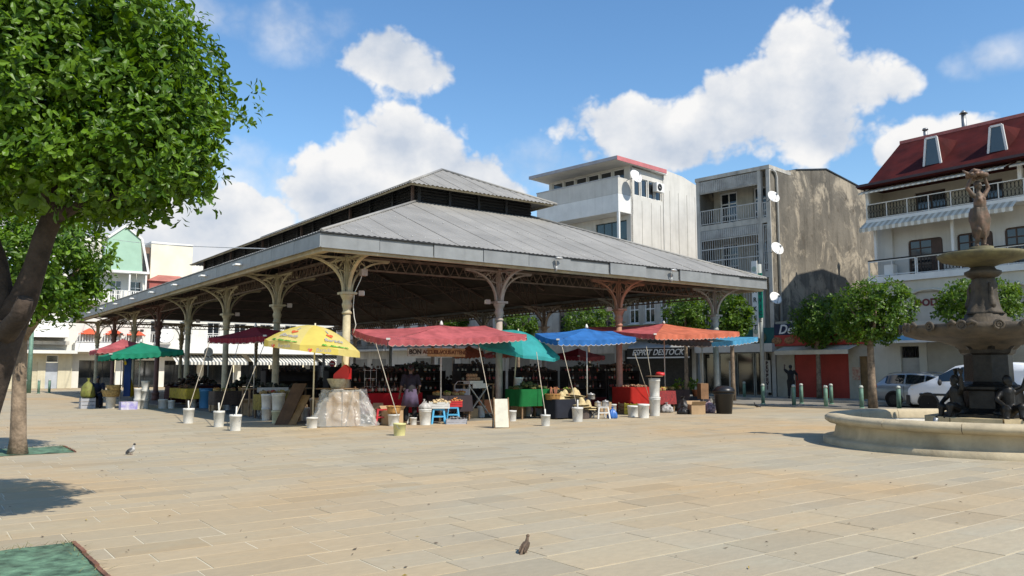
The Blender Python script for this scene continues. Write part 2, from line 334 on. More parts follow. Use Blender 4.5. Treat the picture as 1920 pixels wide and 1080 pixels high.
def ground():
    g = MB().box(-400, 400, -200, 600, -.6, -.05).build('ground', pm('ground_earth', (.30, .27, .21), .15, .3, .9)); setp(g, 'pale ground under the square and the streets', 'ground', kind='structure')
    bed = MB().box(-46, 46, -8, 31, -.04, .0035).build('paved_square', M_MORTAR); setp(bed, 'market square of long pale stone slabs with sandy joints', 'square', kind='structure')
    far = MB().box(-110, 80, 29.4, 130, -.03, .006).build('far_pavement', M_FARPAVE); setp(far, 'far stone paving of the square around the hall', 'pavement', kind='structure')
    slabs = []; r = random.Random(3); b = -30.0
    while b < 14:
        h = r.choice([.36, .42, .46, .5, .55]); a = -36 + r.random(); 
        while a < 34:
            w = r.uniform(.55, 1.35); c = H(a + w / 2, b + h / 2)
            if 3.6 < c.y < 30.2 and abs(c.x) < .66 * c.y + 3.5: slabs.append((c.y, a, b, w, h))
            a += w
        b += h
    slabs.sort(); big = MB(); tints_big = []
    def one(mb, a, b, w, h, r, loc):
        g, t = .006, .004; z = .0075 + r.uniform(-.0015, .0015); za, zb = r.uniform(-.0015, .0015), r.uniform(-.0015, .0015)
        x0, x1, y0, y1 = -w / 2 + g, w / 2 - g, -h / 2 + g, h / 2 - g; o = Vector((a + w / 2, b + h / 2, 0)) if not loc else Vector((0, 0, 0))
        vs = [o + Vector(p) for p in ((x0, y0, -.01), (x1, y0, -.01), (x1, y1, -.01), (x0, y1, -.01), (x0, y0, z - .002), (x1, y0, z - .002), (x1, y1, z - .002), (x0, y1, z - .002),
              (x0 + t, y0 + t, z + za), (x1 - t, y0 + t, z - za), (x1 - t, y1 - t, z - zb), (x0 + t, y1 - t, z + zb))]
        fs = [(8, 9, 10, 11)] + [(i, (i + 1) % 4, 4 + (i + 1) % 4, 4 + i) for i in range(4)] + [(4 + i, 4 + (i + 1) % 4, 8 + (i + 1) % 4, 8 + i) for i in range(4)]
        mb.add(vs, fs, False)
    def tint(r):
        k = r.random()
        v = r.uniform(.96, 1.03) if k < .8 else r.uniform(.87, .94) if k < .94 else r.uniform(1.04, 1.08)
        w = r.uniform(-.03, .03); return (v * (1 + w), v, v * (1 - 1.6 * w), 1)
    root = empty('x', C0, TH); frame = root.matrix_basis.copy(); bpy.data.objects.remove(root)
    for i, (_, a, b, w, h) in enumerate(slabs):
        tc_ = tint(r)
        if i < 300:
            mb = MB(); one(mb, a, b, w, h, r, True); me = mb.mesh('paving_slab', M_SLAB, False)
            ca = me.color_attributes.new('tint', 'FLOAT_COLOR', 'CORNER'); ca.data.foreach_set('color', list(tc_) * len(me.loops))
            p = H(a + w / 2, b + h / 2); link('paving_slab', me, bed, (p.x, p.y, 0), TH)
        else: one(big, a, b, w, h, r, False); tints_big.append(tc_)
    me = big.mesh('paving_slabs', M_SLAB, False); ca = me.color_attributes.new('tint', 'FLOAT_COLOR', 'CORNER'); data = []
    for t in tints_big: data += list(t) * 36
    ca.data.foreach_set('color', data); o = link('paving_slabs', me, bed, tuple(C0), TH); o['kind'] = 'stuff'
    # street-side pavement with its kerb, and the hall floor
    k = MB().box(26.0, 40, -40, 90, -.04, .13).m(1).box(25.85, 26.0, -40, 90, -.04, .135).build('pavement', [pm('pavement_concrete', (.36, .33, .27), .15, .8, .9, 0, .2, dirt=.3), pm('kerb_stone', (.42, .39, .33), .12, 2, .85)], None, C0, TH)
    setp(k, 'raised concrete pavement with stone kerb in front of the shops', 'pavement', kind='structure')
    k = MB().box(20.35, 20.5, -30, 60, -.04, .075).build('kerb', pm('kerb_stone', ()), None, C0, TH); setp(k, 'low stone kerb between square and street', 'kerb', kind='structure')
    rd = MB().box(20.5, 25.85, -30, 70, -.035, .016).build('road', pm('pale_asphalt', (.235, .215, .180), .15, .7, .9, 0, .3, dirt=.3), None, C0, TH); setp(rd, 'pale worn road between the square and the shops', 'road', kind='structure')
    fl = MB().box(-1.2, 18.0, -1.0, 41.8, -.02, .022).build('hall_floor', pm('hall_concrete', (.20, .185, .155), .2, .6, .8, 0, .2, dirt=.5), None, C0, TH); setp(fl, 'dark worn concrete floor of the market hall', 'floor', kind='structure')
    # fallen leaves and twigs, too many and small to count
    lit = MB(); r = random.Random(11)
    for i in range(330):
        Y = 5 + 22 * r.random() ** 1.3; X = r.uniform(-.66, .66) * Y; s = r.uniform(.010, .032); an = r.uniform(0, 6.28); e = r.uniform(.3, 1.0) * (1 if r.random() < .7 else .25)
        u = Vector((math.cos(an), math.sin(an), 0)) * s; v = Vector((-math.sin(an), math.cos(an), 0)) * s * e * .6; c = Vector((X, Y, .015))
        lit.m(0 if r.random() < .8 else 1).add([c - u, c + v * .8 + Vector((0, 0, r.uniform(.002, .012))), c + u + Vector((0, 0, r.uniform(0, .012))), c - v], [(0, 1, 2, 3)])
    o = lit.build('leaf_litter', [pm('dry_leaf', (.15, .11, .07), .3, 9, .9), pm('yellow_leaf', (.38, .27, .06), .3, 9, .9)]); setp(o, 'small dry leaves and twigs strewn over the paving', 'litter', kind='stuff')
ground()

# ------------------------------------------------------------------ market hall
NU, NV = 3, 7; LA, LB = NU * SU, NV * SV; OV = 1.52
PAINT = {'cream': pm('iron_cream', (.50, .43, .27), .18, 3, .6, 0, .1, streak=.35, dirt=.3, dirtcol=(.13, .085, .05)), 'mauve': pm('iron_mauve', (.42, .34, .29), .15, 3, .6, 0, .1, streak=.3, dirt=.25, dirtcol=(.12, .07, .05)),
         'terra': pm('iron_terracotta', (.40, .20, .13), .16, 3, .6, 0, .1, streak=.25, dirt=.25), 'grey': pm('iron_grey', (.36, .35, .31), .15, 3, .6, 0, .1, streak=.3, dirt=.25), 'brown': pm('iron_brown', (.17, .085, .065), .18, 3, .65, 0, .1, dirt=.3)}
M_LATT = pm('lattice_iron', (.15, .105, .075), .25, 3, .7, 0, .1, dirt=.4)
M_TRUSS = pm('truss_iron', (.17, .115, .095), .2, 2, .75)
M_FASC = pm('zinc_fascia', (.24, .25, .25), .1, 1.2, .55, .15, .05, streak=.35, dirt=.15, rand=.07, dirtcol=(.10, .10, .10))
M_ROOF = pm('roof_sheet_grey', (.285, .272, .245), .10, .7, .6, .0, .06, 20, dirt=.22, rand=.06, dirtcol=(.09, .09, .085))
M_CREAMBAND = pm('cream_band', (.43, .37, .25), .15, 1.5, .7, 0, .05, streak=.4, dirtcol=(.18, .13, .08))
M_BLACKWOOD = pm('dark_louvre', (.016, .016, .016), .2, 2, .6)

def hall():
    h = empty('market_hall', C0, TH, 'open iron market hall with grey hipped lantern roof on slender columns', 'market hall')
    # --- columns
    protos = {}
    def make_column(kind):
        mt = PAINT[kind]
        shaft = MB(); shaft.lathe([(.19, 0), (.19, .20), (.175, .22), (.175, .34), (.20, .36), (.20, .42), (.15, .46), (.135, .55), (.125, .62), (.112, 3.28)], n=16).mesh
        me_s = shaft.mesh('column', mt)
        cap = MB(); cap.lathe([(.112, 3.26), (.145, 3.28), (.145, 3.33), (.12, 3.36), (.118, 3.44), (.15, 3.52), (.155, 3.58), (.125, 3.64), (.135, 3.70), (.175, 3.78), (.205, 3.84), (.20, 3.86)], n=16, wob=lambda a, z: 1 + (.06 * math.cos(8 * a) if 3.4 < z < 3.8 else 0))
        cap.box(-.22, .22, -.22, .22, 3.86, 3.93)
        post = MB(); post.box(-.07, .07, -.07, .07, 3.93, 5.05)
        for s in (-1, 1): post.box(s * .1 - .012, s * .1 + .012, -.02, .02, 3.93, 5.0).box(-.02, .02, s * .1 - .012, s * .1 + .012, 3.93, 5.0)
        arm = MB(); P = []
        for i in range(11):
            t = i / 10 * math.pi / 2; P.append((.13 + 1.22 * (1 - math.cos(t)) ** 1.05, 3.94 + .98 * math.sin(t)))
        for (x0, z0), (x1, z1) in zip(P, P[1:]): arm.bar((x0, 0, z0), (x1 + (x1 - x0) * .04, 0, z1 + (z1 - z0) * .04), .10, .055, (0, 1, 0) if False else (-(z1 - z0), 0, x1 - x0))
        arm.box(.07, 1.40, -.035, .035, 4.93, 4.985)
        for i in (4, 6, 8): x, z = P[i]; arm.bar((x, 0, z), (x - .30, 0, 4.94), .03, .03)
        arm.bar((.08, 0, 4.55), (P[5][0], 0, P[5][1] + .02), .03, .03); arm.bar((.08, 0, 4.9), (P[4][0], 0, P[4][1]), .03, .03)
        ring = [(.46 + .09 * math.cos(k * .785), 0, 4.74 + .09 * math.sin(k * .785)) for k in range(9)]; arm.tube(ring, .014, 5)
        return me_s, cap.mesh('capital', mt), post.mesh('post', mt), arm.mesh('bracket', mt)
    def column(a, b, kind):
        if kind not in protos: protos[kind] = make_column(kind)
        s, c, p, arm = protos[kind]
        o = link('column', s, h, (a, b, 0)); link('capital', c, o); link('post', p, o)
        for k in range(4): link('bracket', arm, o, rz=k * math.pi / 2)
    kf = ['cream', 'mauve', 'terra', 'grey']; kl = ['cream', 'cream', 'cream', 'cream', 'brown', 'cream', 'brown', 'cream']
    for i in range(NU + 1): column(i * SU, 0, kf[i])
    for j in range(1, NV + 1): column(0, j * SV, kl[j])
    for j in range(1, NV + 1): column(LA, j * SV, 'grey' if j % 2 else 'mauve')
    for i in range(1, NU): column(i * SU, LB, 'cream')
    # --- lattice girders between the column heads
    def girder(L):
        g = MB(); g.box(.05, L - .05, -.05, .05, 4.98, 5.05).box(.3, L - .3, -.04, .04, 4.62, 4.67); n = int(L / .36); d = (L - .6) / n
        for k in range(n): x = .3 + k * d; g.bar((x, 0, 4.66), (x + d / 2, 0, 4.98), .035, .02); g.bar((x + d / 2, 0, 4.98), (x + d, 0, 4.66), .035, .02)
        return g.mesh('lattice_girder', M_LATT)
    gu, gv = girder(SU), girder(SV)
    for i in range(NU):
        for b in (0, LB): link('lattice_girder', gu, h, (i * SU, b, 0))
    for j in range(NV):
        for a in (0, LA): link('lattice_girder', gv, h, (a, j * SV, 0), R(90))
    # --- eaves: cream box beam, zinc fascia panels, gutter lip
    x0, x1, y0, y1 = -OV, LA + OV, -OV, LB + OV
    cb = MB(); e = .10
    cb.box(x0 + e, x1 - e, y0 + e, y0 + e + .12, 4.90, 5.02).box(x0 + e, x1 - e, y1 - e - .12, y1 - e, 4.90, 5.02).box(x0 + e, x0 + e + .12, y0 + e + .122, y1 - e - .122, 4.90, 5.02).box(x1 - e - .12, x1 - e, y0 + e + .122, y1 - e - .122, 4.90, 5.02)
    cb.box(x0 + .02, x1 - .02, y0 + .02, y0 + .7, 5.025, 5.05).box(x0 + .02, x0 + .7, y0 + .702, y1 - .1, 5.025, 5.05)
    cb.build('eaves_beam', M_CREAMBAND, h)
    def panels(n, length, place):
        w = length / n; mb = MB(); mb.box(.009, w - .009, -.03, .03, 5.0, 5.385).box(.004, w - .004, -.045, -.03, 4.985, 5.015); me = mb.mesh('fascia_panel', M_FASC)
        for k in range(n): place(link('fascia_panel', me, h), k * w)
    def pf(o, t): o.location = (x0 + t, y0, rnd.uniform(-.004, .004)); o.rotation_euler = (rnd.uniform(-.01, .01), 0, 0)
    def pl(o, t): o.location = (x0, y1 - t, rnd.uniform(-.004, .004)); o.rotation_euler = (0, 0, R(-90))
    def pr(o, t): o.location = (x1, y0 + t, 0); o.rotation_euler = (0, 0, R(90))
    panels(11, x1 - x0, pf); panels(23, y1 - y0, pl); panels(23, y1 - y0, pr)
    gt = MB(); gt.box(x0 - .02, x1 + .02, y0 - .05, y0 + .04, 5.392, 5.425).box(x0 - .05, x0 + .04, y0 + .042, y1, 5.392, 5.425).box(x1 - .04, x1 + .05, y0 + .042, y1, 5.392, 5.425); gt.build('gutter', DARKMETAL, h)
    # --- corrugated roofs: one mesh per sheet on the slopes the square sees
    def sheet(P, n, wav, amp):
        """P(s, t): surface point, s in 0..1 across, t in 0..1 up; corrugated across"""
        mb = MB(); vs = []; k = n * wav
        for i in range(k + 1):
            s = i / k; off = amp * math.cos(2 * math.pi * i / wav)
            for t in (0, 1): q = Vector(P(s, t)); vs.append(q + Vector((0, 0, off)))
        mb.add(vs, [(2 * i, 2 * i + 2, 2 * i + 3, 2 * i + 1) for i in range(k)], True); return mb
    def slope(name, e0, e1, out, r0, z0, r1, z1, n_sheet, split, amp=.020):
        """trapezoid slope of a hipped roof: eave from e0 to e1 (scalars on one axis), hips at 45 degrees"""
        part = None; L = e1 - e0; w = L / n_sheet; run = r1 - r0; waves = max(2, round(w / .19))
        part = empty(name, (0, 0, 0), 0, parent=h) if split else None
        def surf(c, t):
            m = min(run, max(0.02, min(c - e0, e1 - c))); return c, r0 + m * t, z0 + (z1 - z0) * m / run * t
        allm = MB()
        for k in range(n_sheet):
            c0 = e0 + k * w
            dz = rnd.uniform(0, .006)
            mb = sheet(lambda s, t: out(*surf(c0 + s * (w + .03) if k < n_sheet - 1 else c0 + s * w, t)), waves, 6, amp)
            mb.v = [(x, y, z + dz + (.004 if k % 2 else 0)) for x, y, z in mb.v]
            if split: mb.build('roof_sheet', M_ROOF, part, fix=False)
            else: allm.add(mb.v, mb.f, True)
        if not split: allm.build(name, M_ROOF, h, fix=False)
    S1, Z0, Z1 = 5.55, 5.43, 8.34
    front = lambda c, r, z: (c, r, z); back = lambda c, r, z: (c, LB - r, z); left = lambda c, r, z: (r, c, z); right = lambda c, r, z: (LA - r, c, z)
    slope('front_roof', x0 - .03, x1 + .03, front, -OV - .03, Z0, S1, Z1, 22, True, .011)
    slope('side_roof', y0 - .03, y1 + .03, left, -OV - .03, Z0, S1, Z1, 40, True)
    slope('far_side_roof', y0 - .03, y1 + .03, right, -OV - .03, Z0, S1, Z1, 40, False)
    slope('back_roof', x0 - .03, x1 + .03, back, -OV - .03, Z0, S1, Z1, 22, False)
    E2, ZE, ZR = 4.72, 8.86, 10.62; mid = LA / 2; run2 = mid - E2
    slope('lantern_front_roof', E2, LA - E2, front, E2, ZE, mid, ZR, 9, True)
    slope('lantern_side_roof', E2, LB - E2, left, E2, ZE, mid, ZR, 32, True)
    slope('lantern_far_roof', E2, LB - E2, right, E2, ZE, mid, ZR, 32, False)
    slope('lantern_back_roof', E2, LA - E2, back, E2, ZE, mid, ZR, 9, False)
    lin = MB(); q = .10                                       # dark brown layer added under the sheets to deepen the shade inside
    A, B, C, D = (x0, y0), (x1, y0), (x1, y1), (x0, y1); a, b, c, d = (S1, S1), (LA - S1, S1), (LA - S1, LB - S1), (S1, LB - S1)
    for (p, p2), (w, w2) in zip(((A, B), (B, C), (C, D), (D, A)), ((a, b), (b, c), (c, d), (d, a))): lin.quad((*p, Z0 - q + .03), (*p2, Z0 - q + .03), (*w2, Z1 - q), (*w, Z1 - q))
    lin.quad((W_ := S1 + .1, W_, 8.9), (LA - W_, W_, 8.9), (LA - W_, LB - W_, 8.9), (W_, LB - W_, 8.9)); lin.build('darkening_sheet', pm('roof_underside_shade', (.055, .040, .032), .25, 1.5, .9), h)
    hip = MB()
    for sx in (0, 1):
        ax = (lambda a: a) if sx == 0 else (lambda a: LA - a)
        hip.tube([(ax(-OV), -OV, Z0 + .03), (ax(S1), S1, Z1 + .04)], .05, 6).tube([(ax(E2), E2, ZE + .03), (mid, mid, ZR + .04)], .055, 6)
    hip.tube([(mid, mid, ZR + .04), (mid, LB - mid, ZR + .04)], .06, 6); hip.build('hip_cap', M_ROOF, h)
    bolts = MB(); rr_ = random.Random(8)                       # rows of pale roofing bolts near the front eaves
    for row in (.55, 3.2):
        a_ = x0 + row + .3
        while a_ < x1 - row - .3: bolts.blob((a_, -OV + row, Z0 + row * (Z1 - Z0) / (S1 + OV) + .025), (.028, .028, .014), 6, 4); a_ += .47 + rr_.uniform(-.03, .03)
    bolts.build('roof_bolts', pm('bolt_pale', (.6, .6, .58), .1, 5, .4, .3), h)['kind'] = 'stuff'
    # --- lantern: posts, louvres, eave beam
    W = 5.55; zt = ZE + (W - E2) * (ZR - ZE) / run2 - .05
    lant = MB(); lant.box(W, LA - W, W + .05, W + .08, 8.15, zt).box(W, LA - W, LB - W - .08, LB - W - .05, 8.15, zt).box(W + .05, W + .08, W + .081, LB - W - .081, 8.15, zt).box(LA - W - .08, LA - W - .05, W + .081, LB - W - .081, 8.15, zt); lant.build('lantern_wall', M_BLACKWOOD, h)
    def louvre(L):
        mb = MB(); mb.box(0, .12, -.06, .04, 8.2, zt).box(.122, L, -.05, .04, 8.22, 8.34).box(.122, L, -.05, .04, zt - .1, zt)
        for k in range(6): z = 8.37 + k * (zt - .12 - 8.37) / 6; mb.slab((.122, .03, z + .07), (L, .03, z + .07), (L, -.05, z), (.122, -.05, z), .014)
        return mb.mesh('louvre_panel', M_BLACKWOOD)
    nfr = 4; lf = louvre((LA - 2 * W) / nfr)
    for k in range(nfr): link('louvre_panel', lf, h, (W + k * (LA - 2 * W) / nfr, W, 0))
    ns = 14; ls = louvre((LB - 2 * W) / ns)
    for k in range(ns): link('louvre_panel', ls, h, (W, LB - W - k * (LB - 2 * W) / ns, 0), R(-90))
    eb = MB(); e = E2 + .12
    eb.box(e, LA - e, e, e + .06, ZE - .05, ZE + .03).box(e, e + .06, e + .062, LB - e, ZE - .05, ZE + .03).box(LA - e - .06, LA - e, e + .062, LB - e, ZE - .05, ZE + .03); eb.build('lantern_eave_beam', M_CREAMBAND, h)
    # --- trusses, purlins and tie rods under the roof
    tr = MB(); k = (Z1 - Z0) / (S1 + OV)
    for s in (0, 1):
        f = (lambda a: a) if s == 0 else (lambda a: LA - a)
        top = lambda a: Z0 + (a + OV) * k - .16; n = 9
        tr.bar((f(0), 0, top(0)), (f(S1 - .1), 0, top(S1 - .1)), .09, .09); tr.bar((f(.5), 0, 4.75), (f(S1 - .1), 0, top(S1) - .55), .07, .07)
        for i in range(n):
            a0 = .5 + i * (S1 - .6) / n; a1 = a0 + (S1 - .6) / n; b0 = 4.75 + (top(S1) - .55 - 4.75) * (a0 - .5) / (S1 - .6); b1 = 4.75 + (top(S1) - .55 - 4.75) * (a1 - .5) / (S1 - .6)
            tr.bar((f(a0), 0, b0), (f(a0), 0, top(a0)), .045, .03); tr.bar((f(a0), 0, b0), (f(a1), 0, top(a1)), .045, .03)
        tr.tube([(f(.2), 0, 4.2), (f(1.2), 0, 5.3), (f(2.8), 0, 6.1), (f(5), 0, 6.6)], .03, 5); tr.bar((f(S1 - .1), 0, top(S1) - .6), (f(S1 - .1), 0, zt), .1, .1)
    tr.bar((S1 - .1, 0, 7.5), (LA - S1 + .1, 0, 7.5), .08, .1); tr.tube([(.2, 0, 5.0), (LA - .2, 0, 5.0)], .018, 5)
    tm = tr.mesh('truss', M_TRUSS)
    for j in range(1, NV): link('truss', tm, h, (0, j * SV, 0))
    for a in (1.0, 2.6, 4.2):
        z = Z0 + (a + OV) * k - .07
        MB().box(a - .04, a + .04, a, LB - a, z - .05, z + .03).build('purlin', M_TRUSS, h); MB().box(LA - a - .04, LA - a + .04, a, LB - a, z - .05, z + .03).build('purlin', M_TRUSS, h); MB().box(a, LA - a, a - .04, a + .04, z - .05, z + .03).build('purlin', M_TRUSS, h)
    for s in (0, 1):                                          # hip rafters and inclined stays from the front corners
        f = (lambda a: a) if s == 0 else (lambda a: LA - a)
        MB().bar((f(0), 0, Z0 + OV * k - .2), (f(S1), S1, Z1 - .2), .12, .2).build('hip_rafter', M_TRUSS, h)
    for i in range(1, NU):
        MB().bar((i * SU, 0, Z0 + OV * k - .2), (i * SU, S1, Z1 - .2), .1, .16).bar((i * SU, .4, 4.8), (i * SU, S1, Z1 - .8), .06, .08).build('front_rafter', M_TRUSS, h)
    # --- floodlights at the column heads, small lamps along the eaves, cable on the corner column
    fl = MB(); fl.tube([(.2, 0, 3.9), (.36, 0, 3.9)], .018, 6).box(.34, .50, -.08, .08, 3.83, 3.98).m(1).box(.50, .512, -.065, .065, 3.845, 3.965); fme = fl.mesh('floodlight', [PAINT['mauve'], pm('lamp_glass', (.75, .74, .68), .05, 3, .2)])
    for j in range(0, NV): link('floodlight', fme, h, (0, j * SV, 0), R(-25))
    for i in range(1, NU): link('floodlight', fme, h, (i * SU, 0, 0), R(165))
    el = MB(); el.tube([(0, 0, 4.93), (0, -.09, 4.93), (0, -.09, 5.08)], .03, 6).tube([(0, -.09, 5.08), (-.05, -.11, 5.30), (-.03, -.11, 5.34)], .025, 6).blob((.08, -.14, 5.35), (.17, .07, .05)); em = el.mesh('eave_lamp', pm('lamp_grey', (.45, .45, .43), .1, 5, .4, .3))
    for i in (1, 2): link('eave_lamp', em, h, (i * SU + 1.2, y0 - .02, 0))
    sl = MB(); sl.box(-.16, .16, -.22, 0, 5.12, 5.17); sm_ = sl.mesh('strip_lamp', pm('lamp_white', (.82, .82, .80), .04, 3, .4))
    for k_ in range(9): link('strip_lamp', sm_, h, (x0 - .035, 5.2 + 4.1 * k_, .04), R(-90))
    cbl = MB(); cbl.tube([(.42, -.3, 4.7), (.32, -.22, 4.3), (.16, -.16, 3.9), (.14, -.14, 3.5), (.17, -.15, 3.2), (.22, -.18, 2.95), (.16, -.15, 2.7)], .014, 5); cbl.build('cable', WHITE_P, h)
    jb = MB().box(.26, .46, -.42, -.26, 4.42, 4.62); jb.build('junction_box', PAINT['mauve'], h)
    return h
HALL = hall()
# ------------------------------------------------------------------ buildings
class Fr:
    """a building's own frame: x goes into the block (away from its street front), y along the street"""
    def __init__(s, o, rot): s.o = Vector((o[0], o[1], 0)); s.rot = rot; s.u = Vector((math.cos(rot), math.sin(rot), 0)); s.v = Vector((-math.sin(rot), math.cos(rot), 0))
    def fx(s, px, py, x=0.0):
        d = ray(px, py); t = (s.o.dot(s.u) + x) / d.dot(s.u); p = Vector((0, 0, EYE)) + d * t; return (p - s.o).dot(s.v), p.z
    def fy(s, px, py, y=0.0):
        d = ray(px, py); t = (s.o.dot(s.v) + y) / d.dot(s.v); p = Vector((0, 0, EYE)) + d * t; return (p - s.o).dot(s.u), p.z
def wall(parent, name, mat, axis, c0, c1, z0, z1, holes=(), at_=0.0, t=.22):
    """wall with real openings; axis 'x': front facing -x at x = at_, running along y; axis 'y': facing -y at y = at_"""
    cs = sorted({c0, c1, *[v for h in holes for v in h[:2]]}); zs = sorted({z0, z1, *[v for h in holes for v in h[2:4]]}); mb = MB()
    for z_a, z_b in zip(zs, zs[1:]):
        run = None
        for ca, cb_ in list(zip(cs, cs[1:])) + [(None, None)]:
            solid = ca is not None and not any(h[0] <= (ca + cb_) / 2 <= h[1] and h[2] <= (z_a + z_b) / 2 <= h[3] for h in holes)
            if solid: run = (run[0] if run else ca, cb_)
            elif run:
                if axis == 'x': mb.box(at_, at_ + t, run[0], run[1], z_a, z_b)
                else: mb.box(run[0], run[1], at_, at_ + t, z_a, z_b)
                run = None
    return mb.build(name, mat, parent)
def fbox(mb, axis, c0, c1, d0, d1, z0, z1):
    return mb.box(d0, d1, c0, c1, z0, z1) if axis == 'x' else mb.box(c0, c1, d0, d1, z0, z1)
def window(parent, axis, h, at_=0.0, back=.13, fmat=None, gmat=None, nv=1, nh=0, fr=.06, sill=True, name='window'):
    c0, c1, z0, z1 = h; d = at_ + back; mb = MB(); g = .003
    fbox(mb, axis, c0 + g, c0 + fr, d - .02, d + .04, z0 + g, z1 - g); fbox(mb, axis, c1 - fr, c1 - g, d - .02, d + .04, z0 + g, z1 - g); fbox(mb, axis, c0 + fr + .001, c1 - fr - .001, d - .02, d + .04, z1 - fr, z1 - g); fbox(mb, axis, c0 + fr + .001, c1 - fr - .001, d - .02, d + .04, z0 + g, z0 + fr)
    for i in range(nv): c = c0 + (c1 - c0) * (i + 1) / (nv + 1); fbox(mb, axis, c - fr / 2.4, c + fr / 2.4, d - .012, d + .03, z0 + fr + .001, z1 - fr - .001)
    for i in range(nh): z = z0 + (z1 - z0) * (i + 1) / (nh + 1); fbox(mb, axis, c0 + fr + .001, c1 - fr - .001, d - .010, d + .028, z - fr / 2.6, z + fr / 2.6)
    if sill: fbox(mb, axis, c0 - .06, c1 + .06, at_ - .07, at_ - .003, z0 - .08, z0 - .02)
    o = mb.build(name, fmat or W_FRAME, parent)
    p = MB(); fbox(p, axis, c0 + fr * .6, c1 - fr * .6, d + .005, d + .022, z0 + fr * .6, z1 - fr * .6); p.build('pane', gmat or W_GLASS, o); return o
def slat_shutter(parent, axis, h, mat, at_=0.0, name='roller_shutter', step=.11, back=.05):
    c0, c1, z0, z1 = h; mb = MB(); n = int((z1 - z0) / step); st = (z1 - z0) / n
    fbox(mb, axis, c0, c1, at_ + back + .03, at_ + back + .05, z0, z1)
    for i in range(n): fbox(mb, axis, c0 + .01, c1 - .01, at_ + back, at_ + back + .029, z0 + i * st + .012, z0 + (i + 1) * st - .004)
    return mb.build(name, mat, parent)
def railing(parent, axis, c0, c1, z0, z1, at_, mat, step=.12, bar=.022, posts=1.2, name='railing', tilt=0.0):
    mb = MB(); n = max(2, int((c1 - c0) / step))
    fbox(mb, axis, c0, c1, at_ - .03, at_ + .03, z1 - .05, z1); fbox(mb, axis, c0, c1, at_ - .02, at_ + .02, z0 + .06, z0 + .10)
    for i in range(n + 1): c = c0 + .03 + (c1 - c0 - .06) * i / n; fbox(mb, axis, c - bar / 2, c + bar / 2, at_ - .012, at_ + .012, z0 + .101, z1 - .051)
    k = max(1, int((c1 - c0) / posts))
    for i in range(k + 1): c = c0 + .03 + (c1 - c0 - .06) * i / k; fbox(mb, axis, c - .025, c + .025, at_ - .026, at_ + .026, z0, z1 - .052)
    return mb.build(name, mat, parent)
def scroll_railing(parent, c0, c1, z0, z1, at_, white, iron):
    """white posts and rails with wrought-iron hoop panels, facing -x"""
    n = max(1, round((c1 - c0) / 1.02)); w = (c1 - c0) / n; mb = MB()
    mb.box(at_ - .025, at_ + .025, c0, c1, z1 - .04, z1).box(at_ - .02, at_ + .02, c0, c1, z0 + .03, z0 + .06)
    for i in range(n + 1): mb.box(at_ - .02, at_ + .02, c0 + i * w - .02, c0 + i * w + .02, z0, z1 - .041)
    o = mb.build('railing', white, parent); p = MB(); m = 6; hw = (w - .08) / m; hz = (z1 - z0 - .12) / 2
    for i in range(m):
        for k in range(2):
            cy, cz = .04 + hw * (i + .5), z0 + .07 + hz * (k + .5)
            pts = [(0, cy + hw * .46 * math.cos(q * .7854), cz + hz * .49 * math.sin(q * .7854)) for q in range(9)]; p.tube(pts, .011, 4, False)
        p.box(-.008, .008, .04 + hw * i - .006, .04 + hw * i + .006, z0 + .06, z1 - .045)
    me = p.mesh('hoop_panel', iron)
    for i in range(n): link('hoop_panel', me, o, (at_, c0 + i * w, 0))
    return o
def awning(parent, axis, c0, c1, zt, zb, d0, d1, m1, m2, n, val=.18, name='awning', scal=True):
    """sloping striped awning from the wall (d0, zt) out to (d1, zb), with a hanging valance"""
    mb = MB(); w = (c1 - c0) / n
    def P(c, d, z): return (d, c, z) if axis == 'x' else (c, d, z)
    for i in range(n):
        a, b = c0 + i * w, c0 + (i + 1) * w; mb.m(i % 2)
        mb.slab(P(a, d0, zt), P(b, d0, zt), P(b, d1, zb), P(a, d1, zb), .012)
        lo = zb - val; mid = (a + b) / 2
        mb.add([P(a, d1, zb), P(b, d1, zb), P(b, d1, lo + (.04 if scal else 0)), P(mid, d1, lo), P(a, d1, lo + (.04 if scal else 0))], [(0, 1, 2, 3, 4)])
    return mb.build(name, [m1, m2], parent)
def dish(parent, c, r, nrm, mat, arm_to, name='satellite_dish'):
    n = Vector(nrm).normalized(); M = n.to_track_quat('Z', 'Y').to_matrix().to_4x4(); M.translation = Vector(c); mb = MB(); prof = []
    a = MB().lathe([(0.02, 0), (r * .5, r * .06), (r * .85, r * .17), (r, r * .24), (r * .97, r * .22), (r * .5, r * .03), (.02, -.02)], n=20, cap=False); a.v = [tuple(M @ Vector(v)) for v in a.v]; mb.add(a.v, a.f, True)
    o = mb.build(name, mat, parent)
    b = MB().tube([Vector(c), Vector(arm_to)], .025, 6); tip = M @ Vector((0, -r * .1, r * .95)); b.tube([M @ Vector((0, -r * .9, r * .15)), tip], .014, 5).cbox(tip, (.08, .08, .1)); b.build('mount', METAL, o); return o
W_FRAME = pm('white_frame', (.62, .60, .55), .12, 2, .6, 0, .1, dirt=.2)
W_GLASS = glass('window_glass', (.018, .022, .026))
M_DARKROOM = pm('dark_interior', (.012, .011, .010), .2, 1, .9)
M_WPAINT = pm('white_wall_paint', (.60, .58, .53), .08, .5, .8, 0, .1, 14, streak=.30, dirt=.16, dirtcol=(.22, .20, .16))
M_GREYPAINT = pm('grey_stained_paint', (.50, .475, .42), .15, .7, .85, 0, .15, 12, streak=.5, dirt=.4, dirtcol=(.08, .075, .065))
